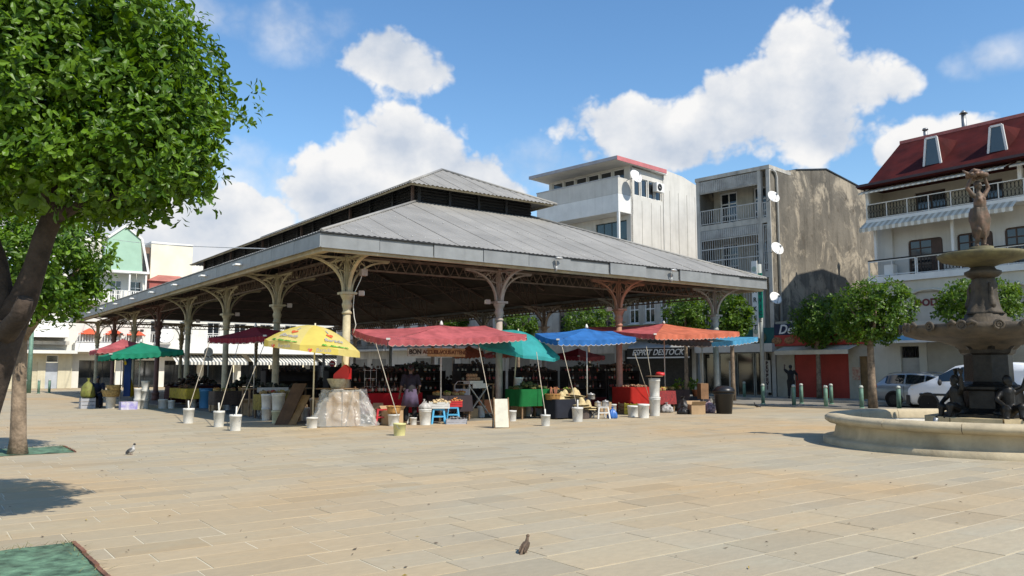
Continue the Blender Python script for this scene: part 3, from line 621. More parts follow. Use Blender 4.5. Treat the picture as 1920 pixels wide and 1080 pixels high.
def peeling():
    mt = bpy.data.materials.new('peeling_render'); mt.use_nodes = True; N = mt.node_tree.nodes; L = mt.node_tree.links; b = N['Principled BSDF']; b.inputs['Roughness'].default_value = .95; b.inputs['Specular IOR Level'].default_value = .1
    tc = N.new('ShaderNodeTexCoord')
    def ns(sc, det, lo, hi, rough=.62, dist=0.0):
        mp = N.new('ShaderNodeMapping'); mp.inputs['Scale'].default_value = sc; L.new(tc.outputs['Object'], mp.inputs[0]); n = N.new('ShaderNodeTexNoise'); n.inputs['Scale'].default_value = 1; n.inputs['Detail'].default_value = det; n.inputs['Roughness'].default_value = rough; n.inputs['Distortion'].default_value = dist; L.new(mp.outputs[0], n.inputs[0])
        g = N.new('ShaderNodeMapRange'); g.inputs[1].default_value = lo; g.inputs[2].default_value = hi; L.new(n.outputs[0], g.inputs[0]); return g.outputs[0]
    def mix(f, a, c):
        x = N.new('ShaderNodeMix'); x.data_type = 'RGBA'; L.new(f, x.inputs[0])
        for i, v in ((6, a), (7, c)):
            if isinstance(v, tuple): x.inputs[i].default_value = (*v, 1)
            else: L.new(v, x.inputs[i])
        return x.outputs[2]
    c = mix(ns((.5, .5, .35), 6, .38, .62), (.115, .105, .088), (.195, .175, .142))
    c = mix(ns((.42, .42, .42), 10, .505, .60, .72, .6), c, (.36, .312, .238))          # bare sandy patches where the render has come off
    c = mix(ns((2.2, 2.2, 1.3), 8, .56, .64, .7), c, (.105, .09, .07)); c = mix(ns((1.6, 1.6, .12), 5, .55, .75), c, (.07, .062, .05))
    L.new(c, b.inputs['Base Color']); n = N.new('ShaderNodeTexNoise'); n.inputs['Scale'].default_value = 5; n.inputs['Detail'].default_value = 8; L.new(tc.outputs['Object'], n.inputs[0]); bp = N.new('ShaderNodeBump'); bp.inputs['Strength'].default_value = .6; bp.inputs['Distance'].default_value = .04; L.new(n.outputs[0], bp.inputs['Height']); L.new(bp.outputs[0], b.inputs['Normal']); return mt
M_CONC = peeling()
M_WHITE = pm('clean_white', (.74, .73, .69), .06, 1, .6, 0, .05, streak=.15, dirtcol=(.3, .28, .24))
M_IRON = pm('black_iron', (.03, .027, .024), .2, 4, .5, .4)

def red_building():
    b0 = -15.0; L = 14.7; f = Fr((H(28.5, b0).x, H(28.5, b0).y), TH)
    o = empty('apartment_house', f.o, TH, 'cream apartment house with dark red mansard roof, awnings and iron balconies', 'building')
    cream = pm('cream_wall', (.58, .54, .44), .08, .6, .8, 0, .1, 14, streak=.25, dirt=.15, dirtcol=(.26, .23, .17))
    # ground floor and mezzanine, flush with the balcony fronts
    yd0, yd1 = f.fx(1725, 700)[0], f.fx(1690, 700)[0]
    ys0, ys1 = 0.6, yd0 - .35
    gh = [(ys0, ys1, .14, 3.0), (yd0, yd1, .14, 2.75)]
    mz = [(f.fx(x1, 600)[0], f.fx(x0, 600)[0], 3.95, 5.35) for x0, x1 in ((1712, 1775), (1790, 1850), (1862, 1930))]
    wall(o, 'ground_floor_wall', cream, 'x', 0, L, 0, 5.95, gh + mz, .0)
    slat_shutter(o, 'x', gh[0], pm('beige_shutter', (.43, .39, .31), .1, 1, .6, .1), 0)
    d = MB(); fbox(d, 'x', yd0 + .02, yd1 - .02, .10, .15, .14, 2.2); d.build('door', pm('grey_door', (.40, .38, .33), .1, 2, .6), o)
    fl = MB()
    for i in range(7): c = yd0 + .1 + (yd1 - yd0 - .2) * i / 6; fbox(fl, 'x', c - .015, c + .015, .10, .13, 2.24, 2.72)
    fl.build('fanlight_grille', M_IRON, o)
    for i, h in enumerate(mz):
        c = pm('cream_panel', (.52, .48, .40), .08, 1, .8); p = MB(); fbox(p, 'x', h[0] + .01, h[1] - .01, .12, .18, h[2] + .01, h[3] - .01); p.build('mezzanine_panel', c, o)
        a = MB(); n = 10; pts = [(h[0] - .08, h[2])] + [((h[0] + h[1]) / 2 - ((h[1] - h[0]) / 2 + .08) * math.cos(math.pi * k / n), h[3] - .45 + .55 * math.sin(math.pi * k / n) ** .5) for k in range(n + 1)] + [(h[1] + .08, h[2])]
        a.tube([(-.02, y, z) for y, z in pts], .06, 6); a.build('arch_moulding', cream, o)
    mb_y, mb_z = f.fx(1740, 567)
    text_on('sign_lettering', 'DODY', .46, pm('dark_red_letters', (.16, .03, .03), .1, 4, .6), (.095, mb_y, mb_z), (0, -1, 0), (0, 0, 1), o, bold=.018, depth=.012, space=1.05)
    bl = MB(); bl.slab((0, yd0 - 2.4, 3.25), (0, yd1 + .7, 3.25), (-.75, yd1 + .7, 3.0), (-.75, yd0 - 2.4, 3.0), .03); bl.m(1).box(-.78, -.75, yd0 - 2.4, yd1 + .7, 2.9, 3.02); bl.build('blue_awning', [pm('pale_blue_cloth', (.22, .45, .60), .1, 2, .8), M_WHITE], o)
    # second floor with balcony
    s2, s3 = 6.02, 9.0
    MB().box(-.12, 1.4, 0, L, 5.952, 6.25).build('balcony_slab', M_WHITE, o)
    w2 = [(f.fx(b, 470, .9)[0], f.fx(a, 470, .9)[0], 6.3, 8.05) for a, b in ((1703, 1768), (1795, 1863), (1885, 1950))]
    wall(o, 'second_floor_wall', M_WPAINT, 'x', 0, L, 6.252, s3, w2, .9)
    brown = pm('brown_shutter', (.085, .05, .035), .2, 2, .6)
    for h in w2:
        w = window(o, 'x', h, .9, .1, brown, W_GLASS, 2, 3, .08, False)
        k = MB(); fbox(k, 'x', h[0] + .02, h[0] + .5, .86, .898, h[2] + .02, h[3] - .08); k.build('shutter_leaf', brown, w)
        a = MB(); n = 8; r_ = .16
        for c, sg in ((h[0], 1), (h[1], -1)): a.prism([(c, h[3]), (c, h[3] - r_), (c + sg * r_ * .3, h[3] - r_ * .3), (c + sg * r_, h[3])], .893, 1.0, 'x')
        a.build('rounded_corner', M_WPAINT, w)
    scroll_railing(o, .02, f.fx(1720, 500)[0], 6.25, 7.08, .0, M_WHITE, M_IRON)
    MB().box(-.05, .05, .0, L, 7.08, 7.14).build('handrail', M_IRON, o)
    railing(o, 'x', f.fx(1718, 500)[0], L, 6.25, 7.07, .0, M_WHITE, step=1.4, posts=1.4)
    ac = MB().box(.15, .55, f.fx(1672, 510)[0], f.fx(1655, 510)[0], 6.27, 6.85); ac.build('air_conditioner', M_WHITE, o)
    for y in (f.fx(1768, 470)[0] - .45, L - .4): MB().box(.02, .14, y - .06, y + .06, 7.145, s3).build('post', M_WHITE, o)
    MB().box(.75, .898, L - .9, L - .3, 6.26, s3).build('pilaster', M_WPAINT, o)
    beige = pm('awning_beige', (.50, .45, .36), .1, 2, .8); white = pm('awning_white', (.72, .69, .60), .08, 2, .8)
    awning(o, 'x', f.fx(1910, 400)[0], L + .1, 9.15, 8.72, .1, -.55, white, beige, 46, .2)
    # third floor loggia
    MB().box(-.05, 1.6, 0, L, 9.002, 9.22).build('balcony_slab', M_WHITE, o)
    w3 = [(1.0 + 2.6 * i, 2.5 + 2.6 * i, 9.25, 10.5) for i in range(5)]
    wall(o, 'third_floor_wall', cream, 'x', 0, L, 9.222, 11.0, w3, 1.5)
    for h in w3: window(o, 'x', h, 1.5, .1, brown, W_GLASS, 1, 0, .08, False)
    scroll_railing(o, .02, L - .05, 9.22, 10.02, .0, M_WHITE, M_IRON)
    for y in (.3, f.fx(1915, 380)[0], L - .1): MB().box(-.02, .16, y - .08, y + .08, 10.021, 10.95).build('post', M_WHITE, o)
    MB().box(.0, 1.48, L - .12, L, 9.223, 10.9).build('loggia_end', cream, o)
    awning(o, 'x', f.fx(1895, 340)[0], L + .05, 10.86, 10.52, .3, -.62, white, beige, 52, .06, scal=False)
    awning(o, 'x', .1, f.fx(1905, 340)[0], 10.86, 10.52, .3, -.62, white, beige, 12, .06, scal=False)
    # mansard roof, closed gable ends
    redm = pm('red_roof', (.068, .010, .008), .25, .8, .75, .0, .08, 30, spec=.12, dirt=.35, streak=.2, dirtcol=(.06, .02, .02))
    prof = [(-.55, 10.95), (.35, 11.12), (4.0, 13.95), (7.5, 15.1), (10.8, 15.3), (12.4, 14.4), (16.6, 11.0), (16.6, 10.8), (-.55, 10.8)]
    MB().prism(prof, -.2, L + .12, 'y').build('mansard_roof', redm, o)
    MB().prism([(.2, 0.02), (16.3, 0.02), (16.3, 10.79), (1.9, 10.79), (1.9, 5.94), (.23, 5.94)], L - .2, L - .005, 'y').build('end_wall', M_WPAINT, o)
    MB().prism([(.24, 0.02), (16.3, 0.02), (16.3, 10.79), (1.9, 10.79), (1.9, 5.94), (.24, 5.94)], .0, .2, 'y').build('end_wall', M_WPAINT, o)
    MB().box(16.0, 16.29, .21, L - .21, .02, 10.79).build('rear_wall', M_WPAINT, o)
    MB().box(3.95, 4.12, -.22, L + .14, 13.9, 14.08).build('roof_ridge_trim', pm('pink_trim', (.42, .13, .11), .1, 2, .6), o)
    MB().box(-.62, -.5, -.22, L + .14, 10.86, 10.98).build('eaves_gutter', pm('dark_gutter', (.05, .03, .035), .1, 2, .5), o)
    def dorm(pxa, pya, pxb, pyb):
        x = 1.15; y1, z1 = f.fx(pxa, pya, x); y0, z0 = f.fx(pxb, pyb, x); tp = .16
        d = empty('dormer', (x, 0, 0), 0, parent=o); q = MB(); 
        q.add([(0, y0, z0), (0, y1, z0), (0, y1 - tp, z1), (0, y0 + tp, z1), (1.0, y0 - .12, z0 + .75), (1.0, y1 + .12, z0 + .75), (2.9, y1 + .1, z1 + .12), (2.9, y0 - .1, z1 + .12)], [(0, 1, 2, 3), (1, 0, 4, 5), (3, 2, 6, 7), (0, 3, 7, 4), (2, 1, 5, 6), (4, 7, 6, 5)]); q.build('dormer_cheeks', redm, d)
        w = MB(); p = [Vector((-.02, y0, z0)), Vector((-.02, y1, z0)), Vector((-.02, y1 - tp, z1)), Vector((-.02, y0 + tp, z1))]
        for i in range(4): w.bar(p[i], p[(i + 1) % 4], .07, .1)
        w.build('frame', M_WHITE, d); MB().add([v * 1 + Vector((.01, 0, 0)) for v in p], [(0, 1, 2, 3)]).build('pane', glass('dormer_glass', (.05, .065, .07)), d)
    dorm(1730, 262, 1765, 308); dorm(1850, 240, 1889, 286)
    ch = MB().tube([(10.0, L - .6, 14.8), (10.0, L - .6, 16.6)], .13, 10).lathe([(.24, 16.6), (.05, 16.8)], (10.0, L - .6, 0), 10); ch.build('chimney_pipe', METAL, o)
    ch = MB().tube([(4.3, f.fx(1735, 250, 4.3)[0], 13.8), (4.3, f.fx(1735, 250, 4.3)[0], f.fx(1735, 244, 4.3)[1])], .1, 10); ch.lathe([(.16, f.fx(1735, 244, 4.3)[1]), (.12, f.fx(1735, 244, 4.3)[1] + .1)], (4.3, f.fx(1735, 250, 4.3)[0], 0), 10); ch.build('vent_pipe', METAL, o)
red_building()
ROT2 = TH + R(7.5); WC = (14.756, 45.598); FW = Fr(WC, ROT2)

def weathered_building():
    f = FW; o = empty('tenement', f.o, ROT2, 'narrow weathered grey tenement with barred balconies and a peeling blank side wall', 'building'); W = f.fx(1306, 400)[0]
    # side wall with its peeling render
    prof = [(0.02, .02), (16, .02), (16, 13.2), (13.4, 13.85), (7.2, 14.28), (3.2, 13.55), (.02, 13.0)]
    MB().prism(prof, 0.0, .3, 'y').build('side_wall', M_CONC, o)
    MB().prism([(x, z + dz) for x, z, dz in ((13.6, 13.84, .003), (7.2, 14.285, .003), (3.2, 13.555, .003), (3.2, 13.62, 0), (7.2, 14.36, 0), (13.6, 13.92, 0))], -.06, W, 'y').build('roof_edge', DARKMETAL, o)
    MB().prism([(x, z) for x, z in prof], W - .3, W, 'y').build('far_side_wall', M_CONC, o)
    MB().box(15.7, 15.99, .31, W - .31, .02, 13.1).build('rear_wall', M_CONC, o)
    # street front: three open storeys of slabs, corner posts and bars
    g = M_GREYPAINT; x1 = 1.5
    for z0, z1 in ((3.6, 3.95), (6.85, 7.2), (10.0, 10.32)): MB().box(-.02, x1, .02, W - .02, z0, z1).build('floor_slab', g, o)
    MB().box(-.08, x1 + 1, -.02, W + .02, 13.1, 13.32).build('roof_slab', g, o)
    for y in (0.0, .55, W - .25):
        MB().box(-.05, .2, y + .003, y + .22, .02, 13.098).build('corner_post', g, o)
    back = [(.8, 1.9, 10.34, 12.5), (3.0, 4.2, 10.34, 12.5), (.8, 1.9, 7.22, 9.3), (3.0, 4.2, 7.22, 9.3)]
    wall(o, 'loggia_wall', pm('loggia_cream', (.50, .46, .37), .15, .8, .85, 0, .1, 10, streak=.4, dirt=.3), 'x', .31, W - .3, 3.96, 13.09, back, x1)
    for h in back: window(o, 'x', h, x1, .08, M_WHITE, W_GLASS, 1, 2, .1, False, name='balcony_door')
    def boards(z0, z1):
        n = 30; mb = MB(); w = (W - 1.0) / n
        for i in range(n): y = .78 + i * w; mb.box(-.03, .0, y + .01, y + w - .012, z0, z1)
        mb.box(.001, .03, .77, W - .25, z0 - .06, z0 + .03).box(.001, .03, .77, W - .25, z1 - .05, z1); mb.build('board_screen', pm('grey_boards', (.42, .41, .38), .15, 1.5, .8, dirt=.4), o)
    boards(12.35, 13.05); boards(9.45, 9.98)
    pale = pm('pale_bars', (.50, .49, .46), .1, 2, .6, .1, dirt=.2)
    railing(o, 'x', .78, W - .26, 10.32, 11.25, .0, pale, .15, .03, 9)
    railing(o, 'x', .78, W - .26, 7.2, 9.42, .02, pale, .15, .03, 9, 'window_grille'); MB().box(.0, .05, .78, W - .26, 8.1, 8.16).box(.0, .05, .78, W - .26, 8.8, 8.86).build('grille_rail', pale, o)
    railing(o, 'x', .78, W - .26, 3.95, 6.6, .02, pale, .17, .03, 9, 'window_grille')
    railing(o, 'x', .24, .53, 7.2, 9.9, .02, pale, .14, .03, 9, 'window_grille'); railing(o, 'x', .24, .53, 10.32, 11.2, .02, pale, .14, .03, 9, 'window_grille')
    # shop at street level
    teal = pm('teal_board', (.01, .10, .095), .1, 1, .5); 
    MB().box(-.12, -.025, -.1, W, 3.1, 3.98).build('shop_fascia', teal, o)
    MB().box(-.55, .0, -.1, W, 2.62, 3.09).build('shop_canopy', pm('pale_canopy', (.60, .59, .55), .08, 1, .6), o)
    for pxy in ((1429, 642),):
        y, z = f.fx(*pxy); r_ = MB().lathe([(.02, 0), (.34, 0), (.34, .03), (.02, .03)], n=20); M = Matrix.Rotation(R(-90), 4, 'Y'); r_.v = [tuple(M @ Vector(v) + Vector((-.12, y, 3.45))) for v in r_.v]; r_.build('roundel', pm('olive_disc', (.12, .13, .06), .1, 3, .5), o)
    dg = glass('shop_glass', (.012, .016, .016)); fr = pm('shop_frame', (.34, .35, .32), .1, 2, .5, .3)
    n = 4; w = (W - .3) / n
    for i in range(n): window(o, 'x', (.25 + i * w, .2 + (i + 1) * w, .14, 2.6), .05, .1, fr, dg, 0, 0, .06, False, 'shop_window')
    for pxa in (1374, 1440):
        y, z = f.fx(pxa, 715); MB().box(-.06, -.02, y - .2, y + .2, .35, 2.15).build('vertical_sign', pm('sign_cream', (.50, .47, .40), .1, 2, .6), o)
        for k, ch in enumerate('PEVPEVI'): text_on('sign_lettering', ch, .27, pm('dark_letters', (.05, .02, .02), .1, 4, .6), (-.07, y, 1.98 - k * .23), (0, -1, 0), (0, 0, 1), o, bold=.012)
    # drain pipe, dishes
    px_ = MB().tube([(.62, -.09, 3.2), (.62, -.09, 12.7), (.45, -.09, 12.95), (.2, -.06, 13.05)], .08, 8); px_.build('drain_pipe', pm('pipe_grey', (.40, .39, .36), .1, 2, .5), o)
    for k, (a, b, nx) in enumerate((((1449, 370), .36, -.45), ((1456, 467), .38, -.45), ((1453, 560), .36, -.4))):
        x, z = f.fy(*a, -.5); dish(o, (x, -.5, z), b * 1.05, (-.35, -.75, .35), pm('dish_white', (.70, .69, .66), .05, 2, .5), (x + .25, .0, z - .15))
weathered_building()

def white_building():
    f = FW; y0 = f.fx(1160, 400)[0]; y1 = f.fx(1007, 400)[0]; org = f.o + f.v * y0; W = y1 - y0
    g = Fr((org.x, org.y), ROT2); o = empty('white_apartment_block', org, ROT2, 'white apartment block with long balconies, pink roof edge and streaked side wall', 'building')
    z = lambda px, py: g.fx(px, py)[1]
    zt, zp1, zp0, zs, zc, zr1, zr0 = z(1158, 298), z(1160, 331), z(1160, 362), z(1155, 397), z(1155, 400), z(1150, 425), z(1150, 448)
    X1, XE = g.fy(1242, 330)[0], g.fy(1322, 330)[0]
    # upper set-back storey with its sloping roof
    rs = (z(1158, 298) - g.fy(1240, 312)[1]) / X1
    MB().prism([(-.5, zt + .06), (X1 + .1, zt - .06), (X1 + .1, zt - .30), (-.5, zt - .14)], -.35, W + .3, 'y').build('roof', M_WHITE, o)
    MB().box(-.55, X1, -.38, -.352, zt - .22, zt + .07).build('roof_edge', pm('pink_metal', (.50, .16, .16), .1, 2, .5), o)
    MB().box(-.56, -.502, -.35, W + .3, zt - .16, zt + .07).build('eaves_gutter', pm('grey_gutter', (.35, .34, .36), .1, 2, .5), o)
    up = [(.5 + i * 1.15, 1.5 + i * 1.15, zp0 + .5, zt - .30) for i in range(int((W - .7) / 1.15))]
    wall(o, 'upper_wall', M_WPAINT, 'x', .0, W, zp0, zt - .16, up, 1.3)
    for h in up: window(o, 'x', h, 1.3, .08, M_WHITE, W_GLASS, 0, 0, .07, False)
    MB().box(-.02, .12, .0, W, zp0, zp1).build('balcony_parapet', M_WPAINT, o); MB().box(-.05, .15, -.03, W + .03, zp1 + .002, zp1 + .08).build('parapet_rail', pm('grey_rail', (.42, .42, .42), .1, 3, .5), o)
    MB().box(-.02, 1.6, .0, W, zs, zp0 - .01).build('balcony_slab', M_WHITE, o)
    MB().box(.125, 1.28, .02, .14, zp0 + .01, zp1).build('parapet_return', M_WPAINT, o)
    # glazed floor below, behind an open balcony
    zf = zs - 3.0; low = [(.35, 3.1, zf + .05, zs - .35), (3.5, min(6.4, W - .6), zf + .9, zs - .75)]
    wall(o, 'middle_wall', M_WPAINT, 'x', .0, W, zf, zs - .01, low, 1.3)
    gg = glass('green_glass', (.03, .055, .055), .08)
    window(o, 'x', low[0], 1.3, .1, pm('green_frame', (.03, .05, .05), .1, 2, .5), gg, 3, 1, .07, False, 'sliding_door'); window(o, 'x', low[1], 1.3, .1, DARKMETAL, gg, 1, 0, .06, False)
    MB().box(.0, .16, .0, .16, zf, zs - .01).build('corner_post', M_WHITE, o); MB().box(.0, .16, W - .2, W, zf, zs - .01).build('corner_post', M_WHITE, o)
    railing(o, 'x', .17, W - .2, zf + .02, zf + 1.0, .06, pm('dark_rail', (.16, .16, .16), .1, 3, .5), .13, .02, 3)
    MB().box(-.02, 1.6, .0, W, zf - .4, zf).build('balcony_slab', M_WHITE, o)
    # lower storeys down to the street, seen under the hall roof
    lw = [(.6 + i * 1.9, 1.7 + i * 1.9, zz, zz + 1.7) for zz in (4.2, zf - 2.6) for i in range(int((W - .8) / 1.9))]
    wall(o, 'lower_wall', M_GREYPAINT, 'x', .0, W, 3.3, zf - .41, lw, 0); wall(o, 'shop_wall', M_GREYPAINT, 'x', 0, W, .02, 3.29, [(.5, W - .5, .14, 2.7)], 0)
    for h in lw: window(o, 'x', h, 0, .1, pm('brown_frame', (.2, .16, .12), .1, 2, .6), W_GLASS, 1, 1, .07)
    slat_shutter(o, 'x', (.5, W - .5, .14, 2.7), pm('grey_shutter', (.20, .20, .19), .1, 1, .5, .2))
    # streaked side wall facing the square
    sh = [(1.75 + i * .82, 2.45 + i * .82, zt - 2.2, zt - .95) for i in range(4) if 2.45 + i * .82 < X1 - .05]
    wall(o, 'side_wall', M_WPAINT, 'y', 1.32, X1, 0.02, zt - .3, [h for h in sh], .0, .25)
    for h in sh: window(o, 'y', h, .0, .1, M_WHITE, W_GLASS, 0, 0, .06, False)
    MB().prism([(X1 + .002, .02), (XE, .02), (XE, zt - .62), (X1 + 2.4, zt + .02), (X1 + .002, zt + .16)], -.06, W, 'y').build('stair_tower', M_WPAINT, o)
    j = MB()
    for k in range(8): x = 1.5 + k * (XE - 2) / 8; j.box(x, x + .018, -.012 if x < X1 - .02 else -.072, -.003 if x < X1 - .02 else -.062, 2, zt - 1.3 - (1.2 if x < X1 else 0))
    j.build('joint_lines', pm('joint_dark', (.20, .185, .15), .1, 2, .9), o)
    wb = MB().box(1.58, XE, W - .25, W - .003, .02, zt - .7); wb.build('far_side_wall', M_WPAINT, o)
    x, zz = g.fy(1191, 332, -.7); dish(o, (x, -.7, zz), .50, (-.15, -.85, .35), pm('dish_white', ()), (x, .0, zz - .1))
    x, zz = g.fy(1236, 352, -.3); ac = MB().box(x - .45, x + .45, -.42, -.08, zz - .32, zz + .32); a = ac.build('air_conditioner', M_WHITE, o)
    k = MB().lathe([(.25, 0), (.25, .02), (.06, .02), (.06, 0)], n=16, cap=False); M = Matrix.Rotation(R(90), 4, 'X'); k.v = [tuple(M @ Vector(v) + Vector((x - .1, -.425, zz))) for v in k.v]; k.build('fan_guard', DARKMETAL, a)
white_building()

def street_row():
    # one-storey snack shop in the gap, and the low house further along
    f = FW; p0 = H(28.5, -.25); g = Fr((p0.x, p0.y), TH); L = (Vector(WC).to_3d() - p0).dot(VX) - .05
    o = empty('snack_shop', p0, TH, 'one-storey snack shop with red roller shutter and red food signboard', 'shop')
    sy0, sy1 = g.fx(1592, 700)[0], g.fx(1490, 700)[0]; dy0, dy1 = g.fx(1637, 700)[0], g.fx(1612, 700)[0]; dy0 = max(dy0, .05)
    cw = pm('shop_beige', (.44, .40, .31), .12, 1, .8, dirt=.3)
    wall(o, 'shop_wall', cw, 'x', .02, L, .02, 4.3, [(sy0, sy1, .14, 2.45), (dy0, dy1, .14, 2.3)], 0)
    slat_shutter(o, 'x', (sy0, sy1, .14, 2.45), pm('red_shutter', (.40, .045, .03), .12, 1, .55), 0, step=.10)
    MB().box(.08, .13, dy0, dy1, .14, 2.3).build('door', pm('brown_door', (.22, .13, .05), .2, 2, .6), o)
    MB().box(.3, 9, .02, L, 4.0, 4.25).build('flat_roof', M_GREYPAINT, o)
    rb = MB().box(-.22, -.13, .0, L - .05, 2.92, 3.52); sb = rb.build('signboard', pm('red_sign', (.45, .05, .035), .1, 1.5, .5), o)
    for px in (1462, 1486, 1578, 1612):
        y = g.fx(px, 663)[0]; c = MB().blob((-.235, y, 3.22), (.02, .34, .2), 12, 8); c.build('food_picture', pm('food_print', (.45, .24, .10), .5, 9, .5, col2=(.12, .04, .02)), sb)
    bb = MB().box(-.2, -.13, L - 3.3, L - .05, 3.53, 4.15).build('name_board', pm('navy_sign', (.015, .022, .06), .1, 2, .5), o); y, z = g.fx(1474, 628)
    text_on('name_lettering', 'Deli', .72, M_WHITE, (-.215, y - .25, 3.82), (0, -1, 0), (0, 0, 1), bb, shear=.3, bold=.012)
    MB().slab((0, sy0 - .6, 2.9), (0, L - .6, 2.9), (-1.0, L - .6, 2.62), (-1.0, sy0 - .6, 2.62), .03).box(-1.03, -1.0, sy0 - .6, L - .6, 2.42, 2.64).build('awning', pm('cream_awning', (.56, .51, .40), .1, 2, .8), o)
    MB().box(-.03, -.005, sy0 - .62, sy0 - .2, 1.1, 1.75).build('poster', pm('poster_red', (.35, .10, .06), .5, 8, .6, col2=(.5, .42, .3)), o)
    # low house with the black shop awning
    y0, y1 = f.fx(1306, 650)[0] + .05, f.fx(1160, 650)[0] - .05; org = f.o + f.v * y0; W = y1 - y0; g = Fr((org.x, org.y), ROT2)
    o = empty('low_house', org, ROT2, 'low grey house with black lettered shop awning behind the stalls', 'building')
    hs = [(.5 + i * 1.25, 1.3 + i * 1.25, 4.6, 6.4) for i in range(int((W - .6) / 1.25))]
    wall(o, 'front_wall', M_GREYPAINT, 'x', .02, W - .02, .02, 7.6, hs + [(.3, W - .3, .14, 2.9)], 0)
    for h in hs: window(o, 'x', h, 0, .1, M_WHITE, W_GLASS, 1, 1, .08)
    slat_shutter(o, 'x', (.3, W - .3, .14, 2.9), DARKMETAL, 0, back=.3); MB().box(.02, 8, .0, W, 7.62, 7.85).build('roof', M_ROOF, o)
    gy = pm('grey_awning', (.36, .36, .34), .1, 1, .8); ya, za = g.fx(1188, 672, -.9); yb, zb = g.fx(1285, 665, -.9)
    MB().slab((0, yb - .3, 3.5), (0, ya + .5, 3.5), (-.9, ya + .5, 2.95), (-.9, yb - .3, 2.95), .03).m(1).box(-.94, -.9, yb - .3, ya + .5, 2.42, 2.96).m(2).box(-.95, -.89, yb - .3, ya + .5, 2.33, 2.41).build('shop_awning', [gy, pm('black_valance', (.015, .015, .015), .1, 2, .6), M_WHITE], o)
    text_on('awning_lettering', 'ESPRIT DESTOCK', .50, M_WHITE, (-.952, (ya + yb) / 2 + .1, 2.68), (0, -1, 0), (0, 0, 1), o, shear=.35, bold=.006)
    MB().slab((0, .3, 4.45), (0, W - .3, 4.45), (-.8, W - .3, 4.1), (-.8, .3, 4.1), .03).box(-.83, -.8, .3, W - .3, 3.88, 4.12).build('yellow_awning', pm('ochre_cloth', (.50, .33, .03), .1, 2, .8), o)
    # grey row on beyond the white block, seen only between the columns
    y = f.fx(1007, 400)[0] + .1
    for k, (w, hgt, mt, lab) in enumerate(((8.5, 7.8, M_GREYPAINT, 'grey shuttered house just beyond the white block'), (9.5, 8.6, M_WPAINT, 'pale house second beyond the white block'), (9, 7.4, M_GREYPAINT, 'grey house at the far end of the street row'))):
        org = f.o + f.v * y; o = empty('terraced_house', org, ROT2, lab + ', seen under the hall roof', 'building', 'street houses behind the hall')
        hs = [(.7 + i * 2.0, 1.7 + i * 2.0, zz, zz + 1.7) for zz in (3.9,) for i in range(int((w - .8) / 2))]; gs = [(.7 + i * 3.0, 2.9 + i * 3.0, .14, 2.6) for i in range(int((w - .8) / 3))]
        wall(o, 'front_wall', mt, 'x', 0, w - .1, .02, hgt, hs + gs, 0)
        for h in hs: window(o, 'x', h, 0, .1, pm('brown_frame', ()), W_GLASS, 1, 1, .08)
        for h in gs: slat_shutter(o, 'x', h, pm('grey_shutter', ()), 0)
        MB().box(-.3, 8, 0, w - .1, hgt + .003, hgt + .2).build('roof', M_ROOF, o); MB().box(.23, 8, 0, .2, .02, hgt).build('side_wall', mt, o)
        railing(o, 'x', .2, w - .4, 3.45, 4.35, -.7, M_IRON, .14, .022, 3); MB().box(-.75, -.003, .1, w - .3, 3.28, 3.44).build('balcony_slab', mt, o)
        if k == 0: text_on('shop_lettering', 'OCEAN', .42, M_WHITE, (-.02, 3.6, 2.95), (0, -1, 0), (0, 0, 1), o)
        y += w
street_row()

